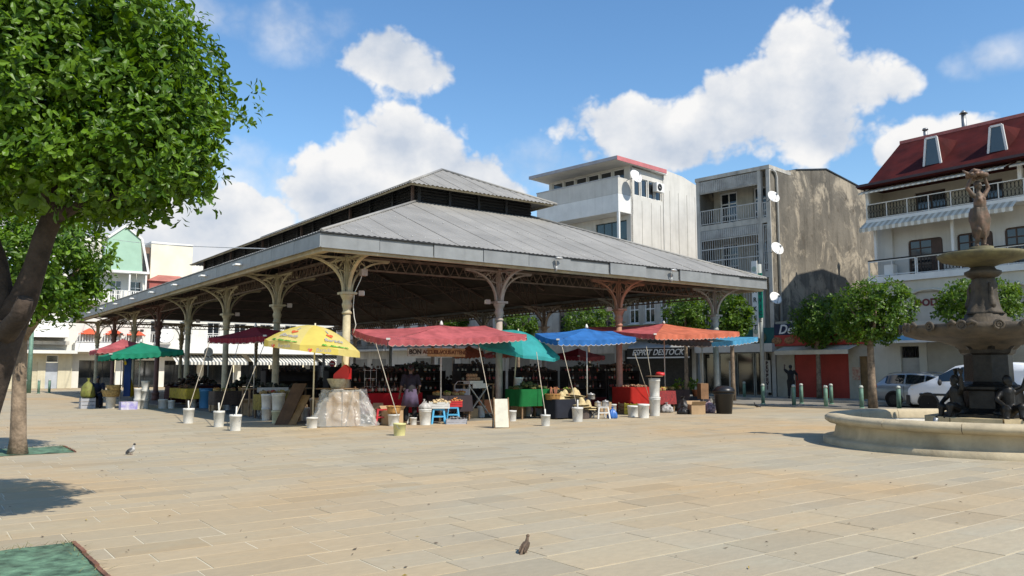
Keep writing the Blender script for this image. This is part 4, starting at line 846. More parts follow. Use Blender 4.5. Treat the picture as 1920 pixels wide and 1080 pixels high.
def far_row():
    """houses closing the far side of the square, facing the camera"""
    B = 58.0; bright = pm('sunlit_white_wall', (.70, .68, .61), .07, .6, .8, 0, .1, 12, streak=.2, dirt=.12, dirtcol=(.3, .27, .22))
    A = lambda px, py, b=B: on_b(px, py, b)
    # green gabled house
    o = empty('green_gabled_house', H(0, B), TH, 'pale green gabled house with white verge trim and white balcony', 'building')
    gm = pm('mint_boards', (.33, .50, .38), .06, 1, .7); a0, ar = A(150, 520)[0], A(280, 511)[0]; pk, zpk = A(236, 425); zs_ = A(262, 448)[1]; xs0, xs1 = A(205, 448)[0], A(264, 448)[0]; ze = A(275, 511)[1]
    MB().prism([(xs0 - .7, ze), (ar - .6, ze), (xs1, zs_), (pk, zpk), (xs0, zs_)], 0, .25, 'y').build('gable_wall', gm, o)
    tr = MB(); 
    for p, q in (((xs0 - .1, zs_ - .1), (pk, zpk + .1)), ((pk, zpk + .1), (xs1 + .1, zs_)), ((xs1 + .1, zs_), (ar - .1, ze)), ((xs0 - .7, ze - .05), (ar, ze - .05))): tr.bar((p[0], -.06, p[1]), (q[0], -.06, q[1]), .14, .2)
    tr.build('verge_trim', M_WHITE, o)
    MB().slab((xs1, .26, zs_), (ar, .26, ze), (ar, 7, ze), (xs1, 7, zs_), .1).slab((pk, .26, zpk), (xs1, .26, zs_), (xs1, 7, zs_), (pk, 7, zpk), .1).slab((xs0, .26, zs_), (pk, .26, zpk), (pk, 7, zpk), (xs0, 7, zs_), .1).build('roof', pm('pale_sheet_roof', (.62, .60, .50), .1, 2, .5, .2), o)
    MB().box(ar - .58, ar - .06, .0, .2, ze + .1, zs_ - 1.3).build('dark_panel', DARKMETAL, o)
    MB().slab((-6, .3, 11.2), (xs0, .3, 11.2), (xs0, 3.5, 14.0), (-6, 3.5, 14.0), .1).build('lower_roof', pm('pale_sheet_roof', ()), o)
    zf1, zf0 = A(240, 545)[1], A(240, 565)[1]
    ws = [(2.2 + i * 1.7, 3.2 + i * 1.7, zf0 + .05, zf0 + 2.0) for i in range(3)]
    wall(o, 'upper_wall', bright, 'y', -6, ar - .1, zf0, ze - .06, ws, 1.2)
    for h in ws: window(o, 'y', h, 1.2, .1, M_WHITE, W_GLASS, 1, 2, .08, False)
    for a in (a0, A(243, 530)[0], ar - .25): MB().box(a - .07, a + .07, .0, .14, zf0, ze - .06).build('post', M_WHITE, o)
    MB().box(-6, ar, -.1, 1.6, zf0 - .35, zf0 - .01).build('balcony_slab', M_WHITE, o); railing(o, 'y', -5.8, ar - .05, zf0, zf1, -.03, M_WHITE, .2, .07, 4)
    ws = [(-4.5 + i * 2.0, -3.3 + i * 2.0, 4.5, 6.4) for i in range(2)]
    wall(o, 'middle_wall', bright, 'y', -14, ar - .1, 3.0, zf0 - .36, ws, .4)
    for h in ws: window(o, 'y', h, .4, .1, M_WHITE, W_GLASS, 1, 1, .08)
    # left shop-house with the grey door
    o = empty('corner_shop_house', H(0, B), TH, 'cream shop house with grey door and low concrete canopy beside the green house', 'building')
    d0, d1 = A(85, 700)[0], A(108, 700)[0]; ye = pm('pale_yellow_wall', (.58, .53, .38), .1, 1, .8, streak=.2, dirt=.2)
    wall(o, 'ground_wall', ye, 'y', -20, 1.0, .02, 3.0, [(d0, d1, .02, 2.9), (-5.2, d0 - .6, .02, 2.3)], .0)
    MB().box(d0, d1, .08, .14, .02, 2.25).build('door', pm('pale_grey_door', (.42, .45, .48), .1, 1, .6), o); window(o, 'y', (d0, d1, 2.27, 2.9), 0, .08, M_WHITE, W_GLASS, 0, 0, .06, False)
    slat_shutter(o, 'y', (-5.2, d0 - .6, .02, 2.3), pm('cream_shutter', (.60, .54, .38), .1, 1, .6))
    MB().box(-20, 1.2, -1.3, .5, 3.02, 3.3).build('canopy', bright, o); MB().box(-20, .6, -.6, .3, 3.8, 4.1).build('ledge', M_GREYPAINT, o)
    MB().prism([(-1.6, 4.4), (-1.0, 5.4), (1.5, 6.4), (1.5, 4.4)], -20, .4, 'x').build('upper_storey', bright, o)
    # white block and red-roofed house behind
    o = empty('white_block', H(0, B + 5), TH, 'plain sunlit white block behind the red-roofed house', 'building'); aL, aR = A(283, 480, B + 5)[0], A(361, 480, B + 5)[0]; zt = A(330, 460, B + 5)[1]
    MB().box(aL, aR, 0, 8, .02, zt).build('wall', pm('bright_cream_wall', (.74, .70, .56), .08, .5, .8), o); MB().box(aL - .02, aR + .02, -.05, 8, zt + .003, zt + .2).build('coping', M_WHITE, o); MB().box(aR + .01, aR + 4, 1, 7, .02, zt - 1.6).build('side_wing', bright, o)
    MB().box(aL - .9, aL - .01, .3, 5, .02, zt - .4).build('brown_gable', pm('brown_brick', (.20, .13, .09), .2, 3, .9), o)
    o = empty('red_roofed_house', H(0, B + 2), TH, 'small house with red hipped sheet roof beside the green gable', 'building'); aL, aR = A(277, 530, B + 2)[0], A(378, 530, B + 2)[0]; zt, ze2 = A(310, 511, B + 2)[1], A(300, 527, B + 2)[1]
    rr = pm('red_sheet_roof', (.42, .14, .11), .15, 1, .6, .1); am = (aL + aR) / 2
    MB().add([(aL, 0, ze2), (aR, 0, ze2), (aR, 5, ze2), (aL, 5, ze2), (am - 1, 2.5, zt), (am + 1, 2.5, zt)], [(0, 1, 5, 4), (1, 2, 5), (2, 3, 4, 5), (3, 0, 4), (3, 2, 1, 0)]).build('roof', rr, o); MB().box(aL + .2, aR - .2, .2, 4.8, .02, ze2 - .02).build('wall', pm('red_wall', (.36, .10, .08), .1, 1, .7), o)
    window(o, 'y', (aL + 1, aL + 1.9, ze2 - 1.0, ze2 - .3), .195, -.05, rr, W_GLASS, 0, 0, .07, False)
    # long white house with the balcony and striped awnings
    o = empty('long_white_house', H(0, B), TH, 'long white house with balcony and striped awnings beyond the hall', 'building'); a0, a1 = 1.05, 30.0
    ws = [(a0 + 1.2 + i * 2.6, a0 + 2.4 + i * 2.6, 4.1, 6.2) for i in range(10)]; gs = [(a0 + .6 + i * 3.6, a0 + 3.6 + i * 3.6, .02, 2.5) for i in range(8)]
    wall(o, 'front_wall', bright, 'y', a0, a1, .02, 7.4, ws + gs, .8)
    for i, h in enumerate(ws): window(o, 'y', h, .8, .1, M_WHITE, W_GLASS, 1, 1, .08, False)
    for h in gs: window(o, 'y', h, .8, .5, DARKMETAL, W_GLASS, 2, 0, .08, False, 'shop_window')
    MB().box(a0, a1, -.7, .79, 3.2, 4.0).build('balcony_slab', M_WHITE, o); railing(o, 'y', a0 + .1, a1, 4.0, 4.95, -.6, M_WHITE, .22, .06, 3.2); MB().box(a0, a1, -.2, 6, 7.42, 7.7).build('roof', M_ROOF, o)
    gr = pm('awning_grey', (.16, .17, .17), .1, 2, .8); wh = pm('awning_white', ())
    for k in range(3): awning(o, 'y', 9.3 + k * 7.2, 16.0 + k * 7.2, 3.1, 2.35, .7, -1.5, wh, gr, 40, .25, scal=False)
    for k, a in enumerate((2.2, 4.2, 6.0)): 
        MB().lathe([(.9, 4.75), (.6, 5.0), (.05, 5.3)], (a, -.2, 0), 10, False).build('balcony_parasol', pm('parasol_orange', (.62, .10, .04), .1, 2, .8), o)
    dish(o, (on_b(308, 628, B - 1)[0], -.9, on_b(308, 628, B - 1)[1]), .85, (.1, -.95, .25), pm('dish_white', ()), (on_b(308, 628, B - 1)[0], .5, on_b(308, 628, B - 1)[1] - .3))
far_row()
# ------------------------------------------------------------------ trees
def bark(name, col): return pm(name, col, .3, 5, .95, 0, .8, 22, dirt=.3)
def leaf_mat(name, c1, c2, trans=.38):
    mt = bpy.data.materials.new(name); mt.use_nodes = True; N = mt.node_tree.nodes; L = mt.node_tree.links; b = N['Principled BSDF']
    b.inputs['Roughness'].default_value = .42; b.inputs['Specular IOR Level'].default_value = .35
    at_ = N.new('ShaderNodeAttribute'); at_.attribute_name = 'leafvar'
    r = N.new('ShaderNodeValToRGB'); r.color_ramp.elements[0].color = (*c1, 1); r.color_ramp.elements[1].color = (*c2, 1); L.new(at_.outputs['Fac'], r.inputs[0])
    L.new(r.outputs[0], b.inputs['Base Color']); t = N.new('ShaderNodeBsdfTranslucent'); g = N.new('ShaderNodeMix'); g.data_type = 'RGBA'; g.blend_type = 'MULTIPLY'; g.inputs[0].default_value = 1; g.inputs[7].default_value = (1.5, 1.35, .45, 1); L.new(r.outputs[0], g.inputs[6]); L.new(g.outputs[2], t.inputs[0])
    x = N.new('ShaderNodeMixShader'); x.inputs[0].default_value = trans; L.new(b.outputs[0], x.inputs[1]); L.new(t.outputs[0], x.inputs[2]); L.new(x.outputs[0], N['Material Output'].inputs[0]); return mt
LEAF_A = leaf_mat('leaf_green', (.012, .052, .004), (.150, .270, .014), .36); LEAF_B = leaf_mat('leaf_green_far', (.018, .062, .006), (.125, .215, .018))

def crown(ell, n_ros, leaf, seed, per=(5, 8), shell=.45, fine=True, clump=None):
    """rosettes of obovate leaves spread through a union of ellipsoids -> list of (verts, faces, shade)"""
    r = random.Random(seed); vol = [a[1][0] * a[1][1] * a[1][2] for a in ell]; out = []
    cl = clump or 1.0
    while len(out) < n_ros:
        c, R3 = r.choices(ell, vol)[0]; d = Vector((r.gauss(0, 1), r.gauss(0, 1), r.gauss(0, 1))).normalized()
        q = 1 + .20 * noise.noise(d * 2.3 * cl + Vector((seed, 0, 0))) + .12 * noise.noise(d * 5.5 * cl + Vector((0, seed, 0)))
        rho = q * (1 - shell * r.random() ** 1.7); p = Vector((c[0] + d.x * R3[0] * rho, c[1] + d.y * R3[1] * rho, c[2] + d.z * R3[2] * rho))
        if noise.noise(p * (1.9 * cl) + Vector((seed * 3.1, 0, 0))) < -.12: continue
        inside = any(sum(((p[i] - e[0][i]) / e[1][i]) ** 2 for i in range(3)) < .38 for e in ell if e[0] != c)
        if inside and r.random() < .75: continue
        ax = (d + Vector((0, 0, .55)) + Vector((r.gauss(0, .5), r.gauss(0, .5), r.gauss(0, .45)))).normalized()
        e1 = ax.orthogonal().normalized(); e2 = ax.cross(e1); n = r.randint(*per); ph = r.random() * 6.28; base = r.random() * .6
        for k in range(n):
            a = ph + 6.283 * k / n + r.uniform(-.8, .8); side = e1 * math.cos(a) + e2 * math.sin(a); lift = r.uniform(-.35, 1.1)
            dr = (side + ax * lift).normalized(); up = (ax - dr * ax.dot(dr)).normalized(); w = dr.cross(up); Ln = leaf * r.uniform(.55, 1.3); W = Ln * r.uniform(.17, .25); s0 = p + dr * Ln * .12 + Vector((r.gauss(0, .03), r.gauss(0, .03), r.gauss(0, .03)))
            if fine:
                m = s0 + dr * Ln * .62; bend = up * (-.06 * Ln)
                vs = [s0, m - w * W + up * W * .35, s0 + dr * Ln * .92 - w * W * .75 + bend, s0 + dr * Ln + bend * 1.5, s0 + dr * Ln * .92 + w * W * .75 + bend, m + w * W + up * W * .35, m]
                fs = [(0, 6, 1), (0, 5, 6), (1, 6, 3, 2), (6, 5, 4, 3)]
            else:
                W *= 1.25; vs = [s0, s0 + dr * Ln * .6 - w * W + up * W * .3, s0 + dr * Ln, s0 + dr * Ln * .6 + w * W + up * W * .3]; fs = [(0, 1, 2), (0, 2, 3)]
            out_l = (vs, fs, min(1, max(0, base + r.random() * .45)))
            out.append(out_l)
            if len(out) >= n_ros: break
    return out
def leaf_mesh(name, leaves, mat):
    mb = MB(); sh = []
    for vs, fs, s in leaves: mb.add(vs, fs, False); sh += [s] * sum(len(f) for f in fs)
    me = mb.mesh(name, mat, False); ca = me.color_attributes.new('leafvar', 'FLOAT_COLOR', 'CORNER'); ca.data.foreach_set('color', [x for s in sh for x in (s, s, s, 1)]); return me
def tree(name, label, base, limbs, ell, n, leaf, seed, bmat, lmat, group=None, singles=0, fine=False, shell=.45, clump=None):
    o = empty(name, base, 0, label, 'tree', group); B = Vector(base); tk = MB()
    for pts, rs in limbs: tk.tube([Vector(p) - B for p in pts], rs, 10, True)
    me = tk.mesh('trunk', bmat); t = link('trunk', me, o)
    lv = crown(ell, n, leaf, seed, shell=shell, fine=fine, clump=clump)
    if singles: lv += crown([(c_, tuple(.80 * q for q in r_)) for c_, r_ in ell], 9000, leaf * 1.7, seed + 1, shell=.9, fine=False)
    lv = [([v - B for v in vs], fs, s) for vs, fs, s in lv]
    if singles:
        C = Vector((0, 0, EYE)) - B; fr = []
        for i, (vs, fs, s) in enumerate(lv):
            w = vs[0] + B; d = w - Vector((0, 0, EYE)); dep = d.y * math.cos(PITCH) + d.z * math.sin(PITCH); x = 960 + F_PX * d.x / dep; y = 540 - F_PX * (-d.y * math.sin(PITCH) + d.z * math.cos(PITCH)) / dep
            if 0 < x < 1900 and 0 < y < 1000: fr.append((dep, i))
        pick = {i for _, i in sorted(fr)[:singles]}
        for i in sorted(pick): 
            vs, fs, s = lv[i]; c = vs[0]; m2 = leaf_mesh('leaf', [([v - c for v in vs], fs, s)], lmat); link('leaf', m2, o, tuple(c))
        lv = [l for i, l in enumerate(lv) if i not in pick]
    f = link('crown', leaf_mesh('crown', lv, lmat), o); f['kind'] = 'stuff'; return o

def trees():
    bk = bark('bark_brown', (.060, .042, .030)); bk2 = bark('bark_tan', (.27, .20, .135)); Y = 8.0
    X = lambda px, y=Y: (px - 960) / F_PX * y
    P = lambda px, py, y=Y: tuple(at(px, py, y))
    limbs = [([(-5.62, 7.9, 0), (-5.5, 7.9, .6), P(-42, 770), P(-14, 670), P(14, 600)], [.34, .24, .20, .21, .19]),
             ([P(14, 610), P(45, 560), P(66, 500), P(84, 440), P(104, 395), P(103, 330, 7.9), P(90, 250)], [.17, .13, .105, .10, .10, .07, .04]),
             ([P(104, 405), P(150, 385, 7.9), P(205, 372, 7.8), P(270, 340, 7.7), P(340, 290, 7.6)], [.075, .05, .04, .028, .016]),
             ([P(15, 620), P(0, 560), P(-10, 490), P(-40, 400), P(-80, 320)], [.16, .13, .115, .10, .07]), ([P(0, 640), P(38, 590, 7.7), P(48, 560, 7.65)], [.12, .085, .07]),
             ([P(105, 390), P(160, 300, 8.3), P(240, 220, 8.6)], [.08, .06, .03]), ([P(95, 380), P(60, 300, 7.6), P(20, 220, 7.4)], [.07, .05, .03])]
    e = [((-5.05, 8.0, 4.5), (2.1, 1.55, 1.15)), ((-3.75, 8.0, 4.45), (.85, 1.1, .85)), ((-3.7, 7.8, 3.72), (.85, .9, .52)), ((-4.3, 7.9, 3.6), (1.25, 1.2, .48)), ((-5.5, 7.9, 5.0), (1.6, 1.5, 1.0)), ((-5.9, 8.0, 3.9), (1.3, 1.3, .75)), ((-4.2, 7.7, 5.0), (1.0, 1.1, .6)), ((-3.3, 7.9, 4.1), (.42, .6, .62)), ((-5.0, 7.4, 4.2), (1.2, .9, .8)), ((-3.85, 7.9, 3.52), (.95, 1.0, .48)), ((-3.5, 7.9, 3.85), (.62, .8, .58)), ((-4.5, 7.8, 3.45), (.9, 1.0, .4))]
    tree('plane_tree', 'large leafy tree filling the upper corner, its crown clipped and close to the viewer', (-5.62, 7.9, 0), limbs, e, 40000, .098, 5, bk, LEAF_A, None, 300, True, .62)
    b = G(33, 853); y2 = b.y
    tree('young_tree', 'smaller tree with pale trunk standing behind the large tree', tuple(b), [([tuple(b), P(34, 820, y2), P(36, 720, y2), P(40, 620, y2), P(60, 540, y2)], [.19, .145, .125, .11, .06]), ([P(40, 640, y2), P(100, 560, y2), P(150, 500, y2)], [.08, .05, .02])],
         [((X(55, y2), y2, 3.75), (1.4, 1.3, 1.05)), ((X(20, y2), y2 + .2, 3.5), (1.4, 1.3, .95)), ((X(105, y2), y2 - .1, 3.4), (.7, .9, .75)), ((X(85, y2), y2, 3.0), (1.0, .9, .5))], 11000, .14, 9, bk2, LEAF_A, None, 0, True)
    def street(label, base, cpx, cpy, rx, rz, n, seed, tr=.10, leaf=.17, lean=0.0, group='street trees along the shop side'):
        c = at(cpx, cpy, base.y); b = base
        limbs = [([tuple(b), (b.x + lean * .5, b.y, 1.2), (b.x + lean, b.y, c.z - rz * .75), (c.x, c.y, c.z)], [tr * 1.35, tr, tr * .85, tr * .4])]
        for k in range(5): a = k * 1.256 + seed; limbs.append(([(b.x + lean, b.y, c.z - rz * .85), (c.x + math.cos(a) * rx * .35, c.y + math.sin(a) * rx * .35, c.z - rz * .3), (c.x + math.cos(a) * rx * .6, c.y + math.sin(a) * rx * .6, c.z + rz * .2)], [tr * .55, tr * .35, tr * .12]))
        e = [((c.x, c.y, c.z), (rx * .92, rx * .9, rz * .9)), ((c.x - rx * .35, c.y, c.z - rz * .2), (rx * .62, rx * .6, rz * .6)), ((c.x + rx * .4, c.y, c.z + rz * .1), (rx * .58, rx * .6, rz * .6)), ((c.x, c.y, c.z - rz * .45), (rx * .7, rx * .6, rz * .45))]
        tree('street_tree', label, tuple(b), limbs, e, n, leaf, seed, bk2, LEAF_B, group, 0, False, .8)
    street('round street tree before the red shutter, the slimmer of the two touching crowns', G(1537, 752), 1537, 600, 1.55, 1.5, 7500, 21, .12)
    street('round street tree with pale trunk beside the silver car', G(1637, 766), 1637, 583, 1.78, 1.55, 9500, 22, .15)
    street('street tree whose crown shows on both sides of the fountain stem', Vector((at(1838, 565, 34).x, 34, 0)), 1838, 566, 1.85, 1.15, 7000, 23, .13)
    for px, py, rx, rz, lab, sd in ((1374, 592, 1.08, 1.3, 'street tree directly beside the tall vertical shop sign', 31), (1287, 592, 1.45, 1.3, 'street tree seen under the eaves left of the end column', 32), (1104, 604, 1.75, 1.3, 'street tree seen under the roof above the blue canopy', 33), (972, 612, 1.5, 1.0, 'small street tree seen behind the second front column', 34), (722, 662, 1.5, 1.3, 'low street tree seen between yellow and red canopies', 35), (850, 604, 1.2, .9, 'farther street tree glimpsed over the red canopy', 36)):
        b_, _ = on_a(px, 700, 24.2 if px > 800 else 26.0); w = H(24.2 if px > 800 else 26.0, b_); street(lab, w, px, py, rx, rz, 3600, sd, .11, .2)
trees()
def pits():
    gm = pm('green_mat', (.13, .235, .145), .35, 6, .9, 0, .8, 14, dirt=.6, dirtcol=(.12, .12, .07)); br = pm('pit_brick', (.22, .10, .06), .3, 8, .9); gs = pm('dry_grass', (.20, .19, .07), .4, 8, .9)
    for nm, c, s, lab in (('a', G(133, 1021), 2.0, 'green tree-pit mat with brick edging in the near corner'), ('b', G(117, 838), 1.55, 'green tree-pit mat around the smaller tree')):
        a, b = hab(c); o = empty('tree_pit', H(a, b), TH, lab, 'tree pit', 'tree pits in the paving')
        m_ = MB(); n = 14
        vs = [(-s * i / n, -s * j / n, .02 + .012 * noise.noise(Vector((i * .6, j * .6, s)))) for i in range(n + 1) for j in range(n + 1)]
        m_.add(vs, [(i * (n + 1) + j, (i + 1) * (n + 1) + j, (i + 1) * (n + 1) + j + 1, i * (n + 1) + j + 1) for i in range(n) for j in range(n)], True); m_.build('mat', gm, o)
        for k in range(10): MB().box(.0, .035, -s * (k + 1) / 10 + .01, -s * k / 10, -.02, .03 + .006 * (k % 3)).build('edging_brick', br, o)
        g = MB(); r = random.Random(4)
        for i in range(220): 
            t = r.random(); p = Vector((-s * t, r.gauss(-.06, .05), .03)) if r.random() < .75 else Vector((r.gauss(-.05, .05), -s * t, .03)); d = Vector((r.gauss(0, .06), r.gauss(0, .06), r.uniform(.005, .04))); w = Vector((-d.y, d.x, 0)).normalized() * .004
            g.add([p - w, p + w, p + d], [(0, 1, 2)])
        k = g.build('grass_blades', gs, o); k['kind'] = 'stuff'
pits()

# ------------------------------------------------------------------ figures
def remeshed(mb, name, mat, vox=.014, parent=None, smooth=4):
    me = mb.mesh(name, mat, False); o = link(name, me, parent); m = o.modifiers.new('r', 'REMESH'); m.mode = 'VOXEL'; m.voxel_size = vox; m.use_smooth_shade = True
    s = o.modifiers.new('s', 'SMOOTH'); s.iterations = smooth; s.factor = .5
    dg = bpy.context.evaluated_depsgraph_get(); dg.update(); new = bpy.data.meshes.new_from_object(o.evaluated_get(dg)); o.modifiers.clear(); o.data = new; new.name = name
    if not new.materials: new.materials.append(mat)
    for p in new.polygons: p.use_smooth = True
    return o
def limb(mb, pts, rs, n=10):
    mb.tube(pts, rs, n)
    for p, r in zip(pts, rs): mb.blob(p, r, 10, 6)
def hand(mb, wrist, dirn, side, s=1.0, curl=.3, thumb=1):
    w = Vector(wrist); d = Vector(dirn).normalized(); sd = Vector(side); sd = (sd - d * sd.dot(d)).normalized(); nrm = d.cross(sd); M = Matrix((sd, d, nrm)).transposed().to_4x4(); M.translation = w + d * .05 * s
    mb.blob((0, 0, 0), (.042 * s, .055 * s, .018 * s), 10, 8, M)
    for k, (x, l) in enumerate(((-.030, .062), (-.010, .076), (.011, .072), (.031, .056))):
        a = M @ Vector((x * s, .045 * s, 0)); b = M @ Vector((x * s * 1.1, (.045 + l * .55) * s, curl * .018 * s)); c = M @ Vector((x * s * 1.1, (.045 + l) * s, curl * .055 * s)); mb.tube([a, b, c], [.0098 * s, .009 * s, .0075 * s], 6)
    a = M @ Vector((thumb * .036 * s, -.02 * s, 0)); b = M @ Vector((thumb * .066 * s, .02 * s, .01 * s)); c = M @ Vector((thumb * .07 * s, .055 * s, .018 * s)); mb.tube([a, b, c], [.013 * s, .011 * s, .009 * s], 6)
def head(mb, c, yaw=0.0, tilt=0.0, s=1.0):
    M = Matrix.Translation(Vector(c)) @ Matrix.Rotation(yaw, 4, 'Z') @ Matrix.Rotation(tilt, 4, 'X')      # face looks along -y of M
    mb.blob((0, .01 * s, .02 * s), (.074 * s, .092 * s, .098 * s), 14, 10, M).blob((0, -.03 * s, -.055 * s), (.055 * s, .062 * s, .062 * s), 12, 8, M)
    mb.tube([M @ Vector((0, -.086 * s, .018 * s)), M @ Vector((0, -.112 * s, -.028 * s))], [.010 * s, .018 * s], 7)
    for e in (-1, 1): mb.blob((e * .076 * s, .012 * s, 0), (.012 * s, .024 * s, .032 * s), 8, 6, M); mb.blob((e * .032 * s, -.078 * s, .03 * s), (.02 * s, .012 * s, .008 * s), 6, 4, M)
    mb.blob((0, -.088 * s, -.058 * s), (.026 * s, .012 * s, .010 * s), 8, 4, M); return M
def figure(name, label, base, yaw, J, cat='person', skin=None, tops=None, trousers=None, skirt=None, hair=None, shoes=None, s=1.0, headyaw=0, headtilt=0):
    """J: joints in the figure's frame (facing -y): neck, chest, pelvis, and l/r shoulder, elbow, wrist, hip, knee, ankle, toe"""
    o = empty(name, base, yaw, label, cat); V = {k: Vector(v) for k, v in J.items()}; b = MB()
    limb(b, [V['pelvis'], (V['pelvis'] + V['chest']) / 2, V['chest']], [.135, .125, .15]); limb(b, [V['chest'], V['neck']], [.10, .055]); hd = V['neck'] + Vector(J.get('headoff', (0, -.02, .15)))
    limb(b, [V['neck'], hd - Vector((0, 0, .05))], [.055, .052]); M = head(b, hd, headyaw, headtilt)
    for q in 'lr':
        sg = -1 if q == 'l' else 1
        limb(b, [V['chest'] + Vector((sg * .09, 0, .06)), V[q + 'shoulder'], V[q + 'elbow'], V[q + 'wrist']], [.085, .062, .045, .030]); hand(b, V[q + 'wrist'], V[q + 'wrist'] - V[q + 'elbow'], Vector((sg, 0, 0)) if abs((V[q + 'wrist'] - V[q + 'elbow']).normalized().x) < .8 else Vector((0, -1, 0)), 1, .5, -sg)
        limb(b, [V['pelvis'] + Vector((sg * .05, 0, 0)), V[q + 'hip'], V[q + 'knee'], V[q + 'ankle']], [.12, .095, .06, .040]); limb(b, [V[q + 'ankle'] - Vector((0, 0, .035)), V[q + 'toe']], [.042, .032])
    remeshed(b, 'body', skin or SKIN, .013, o)
    if tops:
        c = MB(); limb(c, [V['pelvis'] + Vector((0, 0, .02)), (V['pelvis'] + V['chest']) / 2, V['chest']], [.165, .155, .172]); limb(c, [V['chest'], V['neck'] - Vector((0, 0, .03))], [.12, .075])
        for q in 'lr': sg = -1 if q == 'l' else 1; limb(c, [V['chest'] + Vector((sg * .09, 0, .06)), V[q + 'shoulder'], V[q + 'shoulder'].lerp(V[q + 'elbow'], .85)], [.10, .085, .066])
        remeshed(c, 'top', tops, .016, o)
    if trousers:
        c = MB(); limb(c, [V['pelvis'], V['pelvis'] + Vector((0, 0, .08))], [.155, .15])
        for q in 'lr': sg = -1 if q == 'l' else 1; limb(c, [V['pelvis'] + Vector((sg * .05, 0, 0)), V[q + 'hip'], V[q + 'knee'], V[q + 'knee'].lerp(V[q + 'ankle'], .85)], [.13, .115, .082, .068])
        remeshed(c, 'trousers', trousers, .016, o)
    if skirt:
        mt, top, bot, r0, r1 = skirt; c = MB(); ce = V['pelvis']; c.lathe([(r0, top), (r0 * 1.25, top - (top - bot) * .35), (r1, bot), (r1 * .93, bot + .01), (r0 * 1.1, top - (top - bot) * .35), (r0 * .9, top - .01)], (ce.x, ce.y, 0), 36, True, False, 1, .82, wob=lambda a, z: 1 + .05 * math.sin(7 * a + z * 3) * min(1, (top - z) / .2)); c.build('skirt', mt, o)
    if hair:
        c = MB(); c.blob((0, .022, .035), (.088, .098, .092), 14, 10, M, .12, 3); c.blob((0, .09, -.01), (.06, .055, .06), 10, 8, M, .1, 5); c.build('hair', hair, o)
    if shoes:
        for q in 'lr': c = MB(); limb(c, [V[q + 'ankle'] - Vector((0, -.03, .045)), V[q + 'toe']], [.05, .042]); c.build('shoe', shoes, o)
    return o
SKIN = pm('skin_brown', (.14, .075, .048), .1, 6, .55)
def stand(arms, lean=0.0, st=.1):
    J = dict(pelvis=(0, 0, .95), chest=(0, -lean, 1.28), neck=(0, -lean * 1.25, 1.47), lhip=(-.095, 0, .90), rhip=(.095, 0, .90), lknee=(-st, -.02, .50), rknee=(st, -.03, .50), lankle=(-st - .01, .02, .09), rankle=(st + .01, 0, .09), ltoe=(-st - .03, -.13, .035), rtoe=(st + .03, -.15, .035),
             lshoulder=(-.19, -lean * 1.1, 1.40), rshoulder=(.19, -lean * 1.1, 1.40)); J.update(arms); return J
def people():
    p = G(769, 796)
    figure('person', 'person in dark top and purple skirt standing at the red stall, back turned', tuple(p), R(188), stand(dict(lelbow=(-.27, -.08, 1.13), lwrist=(-.24, -.24, .98), relbow=(.27, -.04, 1.12), rwrist=(.31, -.10, .88)), .16, .12), skin=SKIN, tops=pm('dark_knit', (.018, .015, .022), .15, 8, .9), trousers=pm('black_leggings', (.012, .012, .014), .1, 6, .8), skirt=(pm('purple_cloth', (.105, .075, .125), .15, 5, .9), 1.04, .52, .17, .27), hair=pm('black_hair', (.008, .007, .007), .2, 20, .5), headtilt=R(18))
    p = G(1484, 752)
    figure('person', 'person in black clothes raising an arm at the snack shop door', (p.x, p.y, .13), R(150), stand(dict(lelbow=(-.30, -.12, 1.22), lwrist=(-.28, -.30, 1.05), relbow=(.34, -.22, 1.50), rwrist=(.38, -.42, 1.66))), tops=pm('black_shirt', (.010, .010, .011), .1, 6, .9), trousers=pm('black_leggings', ()), hair=pm('black_hair', ()), shoes=pm('dark_shoe', (.02, .02, .02), .1, 6, .6))
    p = G(182, 764)
    figure('person', 'person in dark clothes sitting behind baskets at the farthest stall', tuple(p), R(20), dict(pelvis=(0, 0, .52), chest=(0, -.08, .86), neck=(0, -.12, 1.05), lhip=(-.1, -.05, .50), rhip=(.1, -.05, .50), lknee=(-.16, -.48, .52), rknee=(.16, -.48, .50), lankle=(-.17, -.50, .09), rankle=(.17, -.46, .09), ltoe=(-.18, -.64, .035), rtoe=(.18, -.6, .035), lshoulder=(-.19, -.1, .98), rshoulder=(.19, -.1, .98), lelbow=(-.26, -.22, .76), lwrist=(-.12, -.40, .66), relbow=(.26, -.22, .76), rwrist=(.12, -.42, .66)), tops=pm('navy_cloth', (.012, .016, .035), .1, 6, .9), trousers=pm('navy_cloth', ()), hair=pm('black_hair', ()), shoes=pm('dark_shoe', ()))
    sx = MB().box(-.2, .2, -.18, .22, .0, .37).build('low_stool', pm('dark_crate', (.08, .06, .05), .2, 4, .8), None, (p.x, p.y, .022), R(20)); setp(sx, 'dark low box used as a seat at the farthest stall', 'stool')
people()
